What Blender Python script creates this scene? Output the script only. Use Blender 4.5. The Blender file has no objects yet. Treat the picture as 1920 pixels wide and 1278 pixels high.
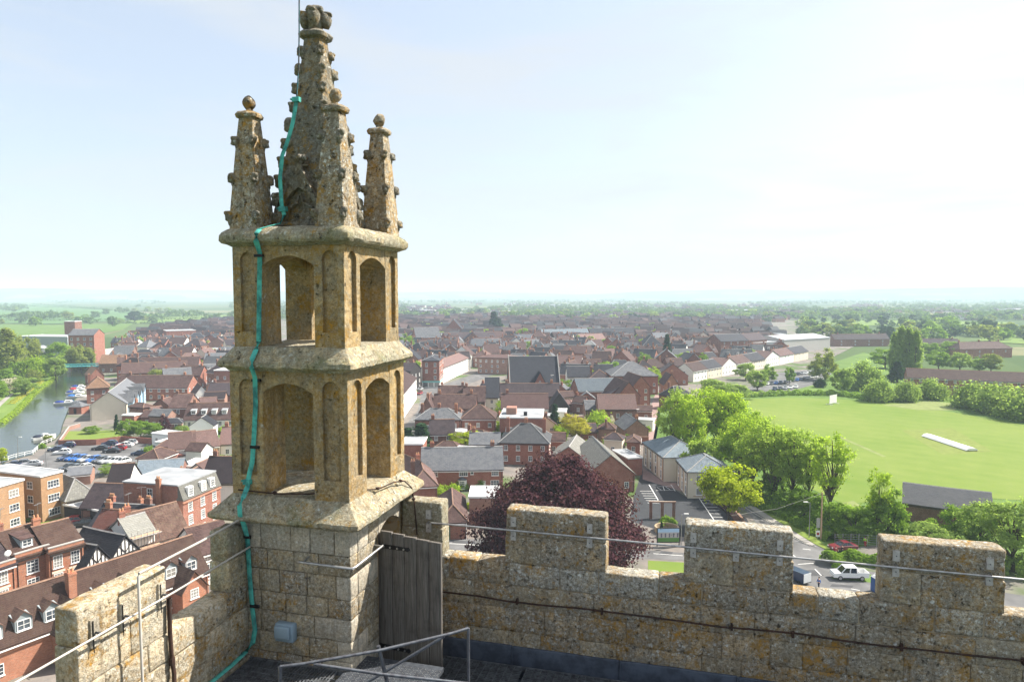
import bpy, math, random
import numpy as np
from mathutils import Vector, Matrix, noise

# ------------------------------------------------------------------ camera, sky, sun, exposure
scene = bpy.context.scene
col = scene.collection
EYE = 43.0
PITCH = math.atan(86 / 1280.0)
YAW = math.radians(14.9)
cam_data = bpy.data.cameras.new('camera')
cam_data.sensor_width = 36.0
cam_data.lens = 24.0
cam_data.clip_start = 0.1
cam_data.clip_end = 40000
camera = bpy.data.objects.new('camera', cam_data)
col.objects.link(camera)
camera.location = (0, 0, EYE)
camera.rotation_euler = (math.pi / 2 - PITCH, 0, YAW)
scene.camera = camera

SUN_AZ = math.radians(56)      # clockwise from +Y
SUN_EL = math.radians(47)
world = bpy.data.worlds.new('World')
scene.world = world
world.use_nodes = True
wn = world.node_tree.nodes
wl = world.node_tree.links
wn.clear()
w_out = wn.new('ShaderNodeOutputWorld')
w_bg = wn.new('ShaderNodeBackground')
w_sky = wn.new('ShaderNodeTexSky')
w_sky.sky_type = 'NISHITA'
w_sky.sun_disc = False
w_sky.sun_elevation = SUN_EL
w_sky.sun_rotation = SUN_AZ
w_sky.altitude = 40
w_sky.air_density = 1.0
w_sky.dust_density = 2.8
w_sky.ozone_density = 1.0
w_bg.inputs['Strength'].default_value = 0.118
# thin high cloud veil: wispy noise mixed over the sky, everywhere alike
w_tc = wn.new('ShaderNodeTexCoord')
w_map = wn.new('ShaderNodeMapping')
w_map.inputs['Scale'].default_value = (1.2, 1.2, 7.0)
w_map.inputs['Rotation'].default_value = (0.12, 0.1, 0.4)
w_no = wn.new('ShaderNodeTexNoise')
w_no.inputs['Scale'].default_value = 2.2
w_no.inputs['Detail'].default_value = 9
w_no.inputs['Roughness'].default_value = 0.55
w_no.inputs['Distortion'].default_value = 0.5
w_rp = wn.new('ShaderNodeValToRGB')
w_rp.color_ramp.elements[0].position = 0.40
w_rp.color_ramp.elements[0].color = (0.50, 0.50, 0.50, 1)
w_rp.color_ramp.elements[1].position = 0.66
w_rp.color_ramp.elements[1].color = (0.86, 0.86, 0.86, 1)
w_mix = wn.new('ShaderNodeMixRGB')
w_mul = wn.new('ShaderNodeMixRGB')
w_mul.blend_type = 'MULTIPLY'
w_mul.inputs[0].default_value = 1.0
w_mul.inputs[2].default_value = (1.14, 1.145, 1.15, 1)
wl.new(w_tc.outputs['Generated'], w_map.inputs['Vector'])
wl.new(w_map.outputs['Vector'], w_no.inputs['Vector'])
wl.new(w_no.outputs['Fac'], w_rp.inputs['Fac'])
w_mul.inputs[1].default_value = (2.55, 2.65, 2.75, 1)
wl.new(w_rp.outputs['Color'], w_mix.inputs[0])
wl.new(w_sky.outputs['Color'], w_mix.inputs[1])
wl.new(w_mul.outputs['Color'], w_mix.inputs[2])
wl.new(w_mix.outputs['Color'], w_bg.inputs['Color'])
wl.new(w_bg.outputs['Background'], w_out.inputs['Surface'])

sun_data = bpy.data.lights.new('sun', 'SUN')
sun_data.energy = 4.9
sun_data.angle = math.radians(0.53)
sun_data.color = (1.0, 0.945, 0.86)
sun = bpy.data.objects.new('sun', sun_data)
col.objects.link(sun)
to_sun = Vector((math.sin(SUN_AZ) * math.cos(SUN_EL), math.cos(SUN_AZ) * math.cos(SUN_EL), math.sin(SUN_EL)))
sun.rotation_euler = to_sun.to_track_quat('Z', 'Y').to_euler()
sun.location = to_sun * 100

scene.view_settings.view_transform = 'Standard'
scene.view_settings.look = 'None'
scene.view_settings.exposure = 1.2
scene.view_settings.gamma = 1.0
scene.view_settings.use_curve_mapping = False
scene.render.engine = 'CYCLES'
cy = scene.cycles
cy.use_denoising = True
cy.max_bounces = 6
cy.diffuse_bounces = 3
cy.glossy_bounces = 2
cy.transmission_bounces = 3
cy.transparent_max_bounces = 6
cy.volume_bounces = 1
cy.caustics_reflective = False
cy.caustics_refractive = False
cy.use_adaptive_sampling = True
cy.adaptive_threshold = 0.02

HAZE_DENSITY = 0.00021

# ------------------------------------------------------------------ surveying helpers
FWD = (-math.sin(YAW), math.cos(YAW))
RGT = (math.cos(YAW), math.sin(YAW))


def spot(px, py, z=0.0):
    """point of the place at height z that the photograph shows at (px, py) of 1920 x 1278"""
    a = (px - 960) / 1280.0
    b = -(py - 639) / 1280.0
    h = math.cos(PITCH) + b * math.sin(PITCH)
    v = -math.sin(PITCH) + b * math.cos(PITCH)
    t = (z - EYE) / v
    return Vector(((a * RGT[0] + h * FWD[0]) * t, (a * RGT[1] + h * FWD[1]) * t, z))


def on_plane(px, py, axis, val):
    a = (px - 960) / 1280.0
    b = -(py - 639) / 1280.0
    h = math.cos(PITCH) + b * math.sin(PITCH)
    v = -math.sin(PITCH) + b * math.cos(PITCH)
    d = (a * RGT[0] + h * FWD[0], a * RGT[1] + h * FWD[1], v)
    t = val / d[axis]
    return Vector((d[0] * t, d[1] * t, EYE + d[2] * t))


def deep(p):
    return p[0] * FWD[0] + p[1] * FWD[1]


# ------------------------------------------------------------------ materials
MAT = {}


class NB:
    def __init__(self, name):
        self.m = bpy.data.materials.new(name)
        self.m.use_nodes = True
        self.nt = self.m.node_tree
        self.b = self.nt.nodes['Principled BSDF']
        self.out = self.nt.nodes['Material Output']
        MAT[name] = self.m

    def n(self, t, **kw):
        nd = self.nt.nodes.new('ShaderNode' + t)
        for k, v in kw.items():
            if k.startswith('i_'):
                key = k[2:]
                key = int(key) if key.isdigit() else key.replace('_', ' ')
                if hasattr(v, 'is_output'):
                    self.nt.links.new(v, nd.inputs[key])
                else:
                    nd.inputs[key].default_value = v
            else:
                setattr(nd, k, v)
        return nd

    def link(self, a, b):
        self.nt.links.new(a, b)

    def noise(self, vec, scale, detail=4, rough=0.55, dist=0.0):
        nd = self.n('TexNoise', i_Scale=scale, i_Detail=detail, i_Roughness=rough, i_Distortion=dist)
        if vec is not None:
            self.link(vec, nd.inputs['Vector'])
        return nd.outputs['Fac']

    def step(self, fac, lo, hi):
        r = self.n('MapRange', i_1=lo, i_2=hi, i_0=fac)
        return r.outputs[0]

    def mix(self, fac, a, b, blend='MIX'):
        nd = self.n('MixRGB', blend_type=blend)
        for i, v in ((0, fac), (1, a), (2, b)):
            if hasattr(v, 'is_output'):
                self.link(v, nd.inputs[i])
            elif i == 0:
                nd.inputs[0].default_value = v
            else:
                nd.inputs[i].default_value = (v[0], v[1], v[2], 1)
        return nd.outputs[0]

    def math(self, op, a, b=0.0):
        nd = self.n('Math', operation=op)
        for i, v in ((0, a), (1, b)):
            if hasattr(v, 'is_output'):
                self.link(v, nd.inputs[i])
            else:
                nd.inputs[i].default_value = v
        return nd.outputs[0]

    def pos(self):
        return self.n('NewGeometry').outputs['Position']

    def obj(self):
        return self.n('TexCoord').outputs['Object']

    def rand(self):
        return self.n('ObjectInfo').outputs['Random']

    def color(self, c):
        if hasattr(c, 'is_output'):
            self.link(c, self.b.inputs['Base Color'])
        else:
            self.b.inputs['Base Color'].default_value = (c[0], c[1], c[2], 1)

    def set(self, rough=0.8, metal=0.0, spec=0.3):
        self.b.inputs['Roughness'].default_value = rough
        self.b.inputs['Metallic'].default_value = metal
        self.b.inputs['Specular IOR Level'].default_value = spec

    def bump(self, h, strength=0.5, dist=0.02):
        bp = self.n('Bump', i_Strength=strength, i_Distance=dist)
        self.link(h, bp.inputs['Height'])
        self.link(bp.outputs[0], self.b.inputs['Normal'])


def plain(name, c, rough=0.7, metal=0.0, spec=0.3, var=0.12, scale=3.0):
    b = NB(name)
    f = b.noise(b.pos(), scale, 5)
    b.color(b.mix(b.step(f, 0.3, 0.7), [v * (1 - var) for v in c], [min(1, v * (1 + var)) for v in c]))
    b.set(rough, metal, spec)
    return b.m


def stone(name, ochre, grey, grey_amt, white_amt, orange_amt, dark_amt, moss=0.0, mottle=0.6):
    b = NB(name)
    p = b.pos()
    r = b.rand()
    big = b.noise(p, 1.5, 4, 0.6)
    mid = b.noise(p, 5.0, 8, 0.7)
    fine = b.noise(p, 21.0, 6, 0.78)
    grit = b.noise(p, 55.0, 3, 0.7)
    c = b.mix(b.step(b.math('ADD', b.math('MULTIPLY', mid, 0.75), b.math('MULTIPLY', r, 0.25)), 0.36, 0.64),
              [v * 0.62 for v in ochre], [v * 1.25 for v in ochre])
    # grey-green crust in ragged patches
    gm = b.math('ADD', b.math('MULTIPLY', b.noise(p, 7.5, 8, 0.75), 0.6), b.math('ADD', b.math('MULTIPLY', big, 0.25), b.math('MULTIPLY', fine, 0.15)))
    c = b.mix(b.math('MULTIPLY', b.step(gm, 0.56 - 0.16 * grey_amt, 0.62 - 0.12 * grey_amt), 0.9), c, grey)
    # mottle of grains, hollows and crumbs
    c = b.mix(b.math('MULTIPLY', b.step(fine, 0.51, 0.62), mottle), c, [v * 1.75 + 0.02 for v in grey])
    c = b.mix(b.math('MULTIPLY', b.step(fine, 0.49, 0.37), mottle), c, [v * 0.30 for v in ochre])
    c = b.mix(b.math('MULTIPLY', b.step(grit, 0.53, 0.62), mottle * 0.8), c, [v * 0.28 for v in ochre])
    # pale crusty lichen: rounded rosettes, clustered
    nz = b.n('TexNoise', i_Scale=22.0, i_Detail=3.0)
    b.link(p, nz.inputs['Vector'])
    sc = b.n('VectorMath', operation='SCALE')
    sc.inputs['Scale'].default_value = 0.09
    b.link(nz.outputs['Color'], sc.inputs[0])
    warp = b.n('VectorMath', operation='ADD')
    b.link(p, warp.inputs[0])
    b.link(sc.outputs[0], warp.inputs[1])
    for scale, th, kp, seedv in ((15.0, 0.36, 0.62, 3.0), (34.0, 0.38, 0.55, 5.5)):
        v1 = b.n('TexVoronoi', feature='F1', i_Scale=scale, i_Randomness=1.0)
        b.link(warp.outputs[0], v1.inputs['Vector'])
        spots = b.step(v1.outputs['Distance'], th, th - 0.09)
        keep = b.math('GREATER_THAN', b.n('SeparateColor', i_0=v1.outputs['Color']).outputs[0], kp)
        clus = b.step(b.noise(p, seedv * 0.8, 7, 0.72), 0.63 - 0.16 * white_amt, 0.68 - 0.14 * white_amt)
        wm = b.math('MULTIPLY', b.math('MULTIPLY', spots, keep), b.math('MULTIPLY', clus, b.step(fine, 0.30, 0.55)))
        c = b.mix(b.math('MULTIPLY', wm, 0.85), c, (0.72, 0.73, 0.68))
    # orange and mustard lichen
    om = b.math('ADD', b.math('MULTIPLY', b.noise(p, 2.6, 6, 0.7, 0.4), 0.5), b.math('MULTIPLY', b.noise(p, 17.0, 6, 0.75), 0.5))
    c = b.mix(b.math('MULTIPLY', b.step(om, 0.62 - 0.13 * orange_amt, 0.67 - 0.11 * orange_amt), 0.75), c, (0.36, 0.20, 0.035))
    c = b.mix(b.math('MULTIPLY', b.step(om, 0.70 - 0.12 * orange_amt, 0.74 - 0.12 * orange_amt), 0.85), c, (0.56, 0.27, 0.03))
    # black pits and sooty crust
    dm = b.step(b.noise(p, 13.0, 8, 0.8), 0.64 - 0.10 * dark_amt, 0.70 - 0.1 * dark_amt)
    c = b.mix(b.math('MULTIPLY', dm, 0.85), c, (0.03, 0.028, 0.022))
    # rain streaks down the faces
    stm = b.n('Mapping', i_Scale=(7.0, 7.0, 0.55))
    b.link(p, stm.inputs['Vector'])
    c = b.mix(b.math('MULTIPLY', b.step(b.noise(stm.outputs[0], 1.0, 6, 0.65), 0.52, 0.70), 0.5), c, [v * 0.32 for v in ochre])
    if moss:
        mm = b.step(b.noise(p, 2.2, 5, 0.6), 0.6 - 0.25 * moss, 0.8 - 0.25 * moss)
        c = b.mix(b.math('MULTIPLY', mm, 0.7), c, (0.10, 0.13, 0.035))
    b.color(c)
    b.set(0.92, 0, 0.2)
    h = b.math('ADD', b.math('ADD', b.math('MULTIPLY', mid, 1.0), b.math('MULTIPLY', fine, 0.8)), b.math('MULTIPLY', grit, 0.3))
    h = b.math('SUBTRACT', h, b.math('MULTIPLY', dm, 0.6))
    b.bump(h, 1.0, 0.04)
    return b.m


stone('stone_ochre', (0.53, 0.375, 0.185), (0.29, 0.245, 0.165), 0.55, 0.35, 0.85, 0.45, 0, 0.6)
stone('stone_ledge', (0.53, 0.42, 0.25), (0.31, 0.29, 0.22), 0.8, 0.7, 0.5, 0.5, 0.2, 0.7)
stone('stone_spire', (0.31, 0.255, 0.165), (0.215, 0.21, 0.18), 0.7, 0.45, 0.75, 0.6, 0, 0.65)  # spire's shading is put into the colour: darker than the lit pinnacles' stone
stone('stone_crust', (0.48, 0.36, 0.21), (0.30, 0.28, 0.23), 0.8, 0.95, 0.85, 0.65, 0, 0.85)
stone('stone_top', (0.47, 0.39, 0.265), (0.36, 0.35, 0.305), 0.85, 1.0, 0.75, 0.6, 0, 0.85)
stone('stone_crust_warm', (0.56, 0.46, 0.31), (0.45, 0.41, 0.32), 0.6, 0.7, 0.85, 0.45, 0, 0.6)
stone('stone_block', (0.50, 0.40, 0.25), (0.33, 0.30, 0.235), 0.7, 0.75, 0.55, 0.5, 0, 0.75)
stone('stone_pale', (0.62, 0.54, 0.41), (0.44, 0.41, 0.34), 0.45, 0.3, 0.15, 0.3, 0, 0.5)
stone('stone_mossy', (0.47, 0.40, 0.24), (0.31, 0.29, 0.21), 0.6, 0.5, 0.5, 0.5, 0.35, 0.6)
plain('mortar', (0.34, 0.28, 0.19), 0.95, 0, 0.1)


def weathered_wood():
    b = NB('old_oak')
    o = b.obj()
    mp = b.n('Mapping', i_Scale=(30, 30, 1.3))
    b.link(o, mp.inputs['Vector'])
    g = b.noise(mp.outputs[0], 1.6, 8, 0.7, 0.6)
    k = b.noise(b.pos(), 5, 4)
    c = b.mix(b.step(g, 0.3, 0.72), (0.05, 0.044, 0.037), (0.215, 0.195, 0.17))
    c = b.mix(b.math('MULTIPLY', b.step(g, 0.66, 0.75), 0.7), c, (0.34, 0.33, 0.31))
    c = b.mix(b.math('MULTIPLY', b.step(k, 0.55, 0.75), 0.5), c, (0.05, 0.045, 0.04))
    b.color(c)
    b.set(0.85, 0, 0.25)
    b.bump(g, 0.9, 0.01)


weathered_wood()


def metal(name, c, rough, metal_amt, c2=None, f=0.5, scale=14):
    b = NB(name)
    m = b.step(b.noise(b.pos(), scale, 6, 0.65), f - 0.08, f + 0.1)
    b.color(b.mix(m, c, c2 or [v * 0.7 for v in c]))
    b.set(rough, metal_amt, 0.4)
    b.bump(b.noise(b.pos(), 60, 4), 0.25, 0.004)
    return b.m


metal('verdigris', (0.085, 0.42, 0.35), 0.95, 0.0, (0.035, 0.16, 0.15), 0.52, 6)
metal('dark_copper', (0.02, 0.11, 0.13), 0.6, 0.2, (0.04, 0.035, 0.03))
metal('galvanised', (0.42, 0.42, 0.41), 0.42, 0.75, (0.30, 0.29, 0.28))
metal('dull_steel', (0.13, 0.14, 0.155), 0.5, 0.6, (0.08, 0.08, 0.09))
metal('rust', (0.06, 0.03, 0.02), 0.9, 0.1, (0.03, 0.02, 0.016))
metal('black_iron', (0.018, 0.018, 0.02), 0.6, 0.3)
metal('grating_steel', (0.17, 0.18, 0.19), 0.55, 0.4, (0.09, 0.095, 0.10))
metal('tread_plate', (0.09, 0.10, 0.115), 0.55, 0.4, (0.05, 0.055, 0.065))
metal('lead_sheet', (0.085, 0.105, 0.14), 0.6, 0.25, (0.05, 0.06, 0.08), 0.5, 5)
metal('zinc_plate', (0.46, 0.44, 0.40), 0.7, 0.1, (0.34, 0.32, 0.29))
plain('grey_plastic', (0.23, 0.31, 0.37), 0.5, 0, 0.4, 0.06)
plain('rope_white', (0.44, 0.41, 0.36), 0.6, 0.1, 0.3)


def wallmat(name, c, var=0.25, stain=0.3, scale=0.9):
    b = NB(name)
    p = b.pos()
    f = b.noise(p, scale, 6, 0.65)
    f2 = b.noise(p, 7.0, 3, 0.7)
    cc = b.mix(b.step(b.math('ADD', b.math('MULTIPLY', f, 0.6), b.math('MULTIPLY', f2, 0.4)), 0.32, 0.68),
               [v * (1 - var) for v in c], [min(0.9, v * (1 + var)) for v in c])
    mp = b.n('Mapping', i_Scale=(1.3, 1.3, 0.16))
    b.link(p, mp.inputs['Vector'])
    st = b.step(b.noise(mp.outputs[0], 1.1, 5, 0.6), 0.55, 0.8)
    cc = b.mix(b.math('MULTIPLY', st, stain), cc, [v * 0.45 for v in c])
    rr = b.rand()
    cc = b.mix(b.math('MULTIPLY', rr, 0.25), cc, [min(0.9, v * 1.35) for v in c])
    b.color(cc)
    b.set(0.9, 0, 0.2)
    return b.m


def brickmat(name, c, mortar=(0.34, 0.28, 0.22)):
    b = NB(name)
    o = b.obj()
    # brick courses run along whichever horizontal axis the wall has
    sx = b.n('SeparateXYZ')
    b.link(o, sx.inputs[0])
    cb = b.n('CombineXYZ')
    b.link(b.math('ADD', sx.outputs[0], sx.outputs[1]), cb.inputs[0])
    b.link(sx.outputs[2], cb.inputs[1])
    bt = b.n('TexBrick', i_Scale=1.0, i_Mortar_Size=0.012, i_Brick_Width=0.24, i_Row_Height=0.08, i_Bias=0.0)
    b.link(cb.outputs[0], bt.inputs['Vector'])
    bt.inputs['Color1'].default_value = (c[0] * 0.72, c[1] * 0.7, c[2] * 0.7, 1)
    bt.inputs['Color2'].default_value = (min(1, c[0] * 1.3), min(1, c[1] * 1.28), min(1, c[2] * 1.25), 1)
    bt.inputs['Mortar'].default_value = (*mortar, 1)
    p = b.pos()
    f = b.noise(p, 0.8, 6, 0.65)
    cc = b.mix(b.math('MULTIPLY', b.step(f, 0.4, 0.75), 0.55), bt.outputs['Color'], [v * 0.55 for v in c])
    cc = b.mix(b.math('MULTIPLY', b.rand(), 0.22), cc, [min(0.9, v * 1.4) for v in c])
    b.color(cc)
    b.set(0.92, 0, 0.15)
    return b.m


def roofmat(name, c, c2, moss=0.25, row=0.32):
    b = NB(name)
    o = b.obj()
    p = b.pos()
    sx = b.n('SeparateXYZ')
    b.link(o, sx.inputs[0])
    # courses follow the slope height; single tiles vary in tone
    cb = b.n('CombineXYZ')
    b.link(b.math('ADD', sx.outputs[0], sx.outputs[1]), cb.inputs[0])
    b.link(sx.outputs[2], cb.inputs[1])
    bt = b.n('TexBrick', i_Scale=1.0, i_Mortar_Size=0.02, i_Brick_Width=0.42, i_Row_Height=row * 0.6, i_Bias=0.0)
    b.link(cb.outputs[0], bt.inputs['Vector'])
    bt.inputs['Color1'].default_value = (c[0] * 0.75, c[1] * 0.75, c[2] * 0.75, 1)
    bt.inputs['Color2'].default_value = (min(1, c[0] * 1.3), min(1, c[1] * 1.3), min(1, c[2] * 1.3), 1)
    bt.inputs['Mortar'].default_value = (c[0] * 0.4, c[1] * 0.4, c[2] * 0.4, 1)
    f = b.noise(p, 0.7, 8, 0.75)
    cc = b.mix(b.math('MULTIPLY', b.step(f, 0.42, 0.62), 0.85), bt.outputs['Color'], c2)
    m = b.step(b.noise(p, 1.9, 6, 0.7), 0.68 - 0.2 * moss, 0.78 - 0.15 * moss)
    cc = b.mix(b.math('MULTIPLY', m, 0.5), cc, (0.17, 0.155, 0.085))
    rr = b.rand()
    cc = b.mix(b.math('MULTIPLY', b.step(rr, 0.4, 0.0), 0.75), cc, [v * 0.42 for v in c])
    cc = b.mix(b.math('MULTIPLY', b.step(rr, 0.7, 1.0), 0.55), cc, [min(0.6, v * 1.7 + 0.01) for v in c])
    b.color(cc)
    b.set(0.85, 0, 0.25)
    h = b.math('ADD', b.math('MULTIPLY', bt.outputs['Fac'], -1.0), b.math('MULTIPLY', b.noise(p, 5, 4), 1.2))
    b.bump(h, 0.6, 0.04)
    return b.m


brickmat('brick_red', (0.27, 0.078, 0.05))
brickmat('brick_brown', (0.18, 0.066, 0.05))
brickmat('brick_orange', (0.38, 0.135, 0.07))
brickmat('brick_yellow', (0.36, 0.20, 0.09))
brickmat('brick_pink', (0.29, 0.145, 0.11))
wallmat('render_white', (0.76, 0.74, 0.68), 0.05, 0.12)
wallmat('render_cream', (0.66, 0.58, 0.46), 0.06, 0.12)
wallmat('render_blue', (0.30, 0.45, 0.58), 0.08, 0.1)
wallmat('stone_rubble', (0.36, 0.27, 0.17), 0.3, 0.3, 3)
wallmat('panel_tan', (0.45, 0.30, 0.20), 0.08, 0.1)
wallmat('concrete', (0.42, 0.40, 0.37), 0.12, 0.25)
wallmat('slate_hung', (0.27, 0.30, 0.31), 0.12, 0.2)
roofmat('tile_brown', (0.072, 0.040, 0.036), (0.115, 0.072, 0.062), 0.3)
roofmat('tile_old', (0.095, 0.052, 0.040), (0.155, 0.10, 0.075), 0.6)
roofmat('tile_dark', (0.042, 0.030, 0.034), (0.065, 0.048, 0.05), 0.12)
roofmat('tile_red', (0.19, 0.075, 0.058), (0.165, 0.09, 0.075), 0.2)
roofmat('tile_pink', (0.165, 0.098, 0.086), (0.135, 0.09, 0.082), 0.15)
roofmat('tile_orange', (0.235, 0.135, 0.08), (0.17, 0.105, 0.07), 0.4)
roofmat('slate_grey', (0.10, 0.105, 0.115), (0.15, 0.15, 0.152), 0.2)
roofmat('slate_dark', (0.026, 0.027, 0.034), (0.042, 0.042, 0.05), 0.08)
roofmat('slate_blue', (0.14, 0.175, 0.205), (0.185, 0.21, 0.225), 0.05)
roofmat('slate_lichen', (0.215, 0.21, 0.185), (0.165, 0.16, 0.145), 0.6)
plain('flat_roof_pale', (0.29, 0.30, 0.31), 0.85, 0, 0.2, 0.22, 0.35)
plain('flat_roof_grey', (0.36, 0.36, 0.36), 0.85, 0, 0.2, 0.15, 0.4)
plain('metal_roof_pale', (0.40, 0.42, 0.44), 0.5, 0.2, 0.4, 0.06, 0.6)
plain('ridge_clay', (0.22, 0.135, 0.095), 0.9, 0, 0.2, 0.25)
plain('ridge_grey', (0.27, 0.265, 0.255), 0.9, 0, 0.2, 0.2)
plain('white_paint', (0.80, 0.79, 0.76), 0.6, 0, 0.3, 0.04)
plain('timber_black', (0.035, 0.03, 0.028), 0.8, 0, 0.2, 0.3)
plain('pot_clay', (0.50, 0.27, 0.15), 0.9, 0, 0.2, 0.2)
plain('teal_paint', (0.20, 0.50, 0.47), 0.6, 0, 0.3, 0.05)
plain('green_paint', (0.03, 0.09, 0.05), 0.5, 0, 0.4, 0.1)
plain('tarmac', (0.13, 0.128, 0.126), 0.95, 0, 0.15, 0.38, 0.22)
plain('tarmac_new', (0.040, 0.042, 0.046), 0.9, 0, 0.2, 0.15, 0.8)
plain('pavement_slab', (0.29, 0.27, 0.245), 0.95, 0, 0.15, 0.15, 0.5)
plain('block_paving', (0.27, 0.185, 0.165), 0.95, 0, 0.15, 0.15, 1.0)
plain('kerb_stone', (0.36, 0.345, 0.32), 0.95, 0, 0.15, 0.1)
plain('road_paint', (0.74, 0.73, 0.69), 0.8, 0, 0.2, 0.08)
plain('bark', (0.085, 0.065, 0.045), 0.95, 0, 0.1, 0.35, 6)
plain('bark_pale', (0.15, 0.125, 0.09), 0.95, 0, 0.1, 0.3, 6)
plain('rubber', (0.02, 0.02, 0.02), 0.8, 0, 0.3, 0.1)
plain('alloy', (0.45, 0.45, 0.46), 0.35, 0.7, 0.5, 0.05)
plain('lamp_glass', (0.75, 0.74, 0.70), 0.2, 0, 0.6, 0.03)
plain('tail_red', (0.35, 0.02, 0.015), 0.3, 0, 0.6, 0.05)
plain('skin', (0.48, 0.29, 0.21), 0.6, 0, 0.3, 0.04)
plain('hair_brown', (0.06, 0.04, 0.025), 0.8, 0, 0.2, 0.2)
plain('cloth_blue', (0.03, 0.14, 0.42), 0.9, 0, 0.1, 0.1)
plain('cloth_navy', (0.025, 0.03, 0.05), 0.9, 0, 0.1, 0.1)
plain('cloth_red', (0.42, 0.03, 0.05), 0.9, 0, 0.1, 0.1)
plain('cloth_lime', (0.35, 0.70, 0.05), 0.9, 0, 0.1, 0.1)
plain('plastic_blue', (0.03, 0.09, 0.26), 0.5, 0, 0.4, 0.08)
plain('bridge_teal', (0.10, 0.46, 0.47), 0.6, 0.1, 0.3, 0.08)
plain('canvas_blue', (0.02, 0.045, 0.22), 0.8, 0, 0.2, 0.1)


def glass():
    b = NB('window_glass')
    f = b.noise(b.pos(), 0.7, 2)
    c = b.mix(b.step(f, 0.35, 0.65), (0.02, 0.025, 0.03), (0.09, 0.11, 0.13))
    # drawn blinds and curtains behind some panes
    b.color(b.mix(b.math('MULTIPLY', b.math('GREATER_THAN', b.rand(), 0.68), 0.7), c, (0.36, 0.34, 0.30)))
    b.set(0.08, 0, 0.8)
    b = NB('car_glass')
    b.color((0.015, 0.02, 0.024))
    b.set(0.06, 0, 0.7)


glass()


def paint(name, c):
    b = NB(name)
    b.color(c)
    b.set(0.28, 0, 0.5)
    b.b.inputs['Coat Weight'].default_value = 0.6
    b.b.inputs['Coat Roughness'].default_value = 0.08


CARCOL = {'white': (0.78, 0.78, 0.76), 'silver': (0.42, 0.43, 0.44), 'black': (0.015, 0.016, 0.018), 'navy': (0.015, 0.03, 0.08),
          'blue': (0.02, 0.13, 0.45), 'red': (0.30, 0.015, 0.02), 'grey': (0.10, 0.105, 0.11), 'maroon': (0.15, 0.012, 0.025)}
for k, v in CARCOL.items():
    paint('paint_' + k, v)


def leafmat(name, c1, c2, c3, trans=0.45):
    b = NB(name)
    isl = b.n('NewGeometry').outputs['Random Per Island']
    nz = b.noise(b.obj(), 0.45, 3, 0.5)
    t = b.math('ADD', b.math('MULTIPLY', isl, 0.55), b.math('MULTIPLY', b.step(nz, 0.3, 0.7), 0.45))
    c = b.mix(b.step(t, 0.1, 0.5), c1, c2)
    c = b.mix(b.step(t, 0.5, 0.95), c, c3)
    b.nt.nodes.remove(b.b)
    d = b.n('BsdfDiffuse')
    tr = b.n('BsdfTranslucent')
    mx = b.n('MixShader', i_0=trans)
    b.link(c, d.inputs['Color'])
    tc = b.mix(1.0, c, (1.15, 1.2, 0.7), 'MULTIPLY')
    b.link(tc, tr.inputs['Color'])
    b.link(d.outputs[0], mx.inputs[1])
    b.link(tr.outputs[0], mx.inputs[2])
    b.link(mx.outputs[0], b.out.inputs['Surface'])


leafmat('leaf_green', (0.12, 0.21, 0.03), (0.21, 0.33, 0.05), (0.30, 0.42, 0.08), 0.58)
leafmat('leaf_bright', (0.22, 0.33, 0.035), (0.34, 0.46, 0.055), (0.44, 0.54, 0.09), 0.68)
leafmat('leaf_fresh', (0.22, 0.31, 0.06), (0.34, 0.45, 0.095), (0.43, 0.53, 0.14), 0.7)
leafmat('leaf_lime', (0.22, 0.29, 0.02), (0.37, 0.44, 0.03), (0.49, 0.54, 0.06), 0.55)
leafmat('leaf_grey', (0.19, 0.28, 0.08), (0.29, 0.39, 0.11), (0.37, 0.46, 0.15), 0.66)
leafmat('leaf_olive', (0.17, 0.21, 0.045), (0.26, 0.305, 0.075), (0.34, 0.38, 0.11), 0.58)
leafmat('leaf_dark', (0.015, 0.04, 0.018), (0.03, 0.065, 0.028), (0.05, 0.09, 0.035), 0.2)
leafmat('leaf_purple', (0.028, 0.012, 0.016), (0.075, 0.030, 0.038), (0.17, 0.085, 0.085), 0.3)
leafmat('leaf_yellow', (0.27, 0.26, 0.03), (0.44, 0.41, 0.05), (0.54, 0.50, 0.09), 0.5)
leafmat('blossom', (0.30, 0.33, 0.20), (0.60, 0.56, 0.48), (0.75, 0.70, 0.64))
leafmat('leaf_far', (0.07, 0.125, 0.045), (0.12, 0.19, 0.07), (0.18, 0.25, 0.10), 0.4)


def grassmat(name, c1, c2, scale=0.08, fine=1.2, mow=0.0):
    b = NB(name)
    p = b.pos()
    f = b.noise(p, scale, 5, 0.6)
    g = b.noise(p, fine, 5, 0.7)
    t = b.math('ADD', b.math('MULTIPLY', f, 0.6), b.math('MULTIPLY', g, 0.4))
    if mow:
        mp = b.n('Mapping', i_Rotation=(0, 0, 0.5))
        b.link(p, mp.inputs['Vector'])
        sx = b.n('SeparateXYZ')
        b.link(mp.outputs[0], sx.inputs[0])
        t = b.math('ADD', t, b.math('MULTIPLY', b.math('SINE', b.math('MULTIPLY', sx.outputs[1], 0.9)), mow * 0.5))
    b.color(b.mix(b.step(t, 0.35, 0.65), c1, c2))
    b.set(0.95, 0, 0.1)
    return b


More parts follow.
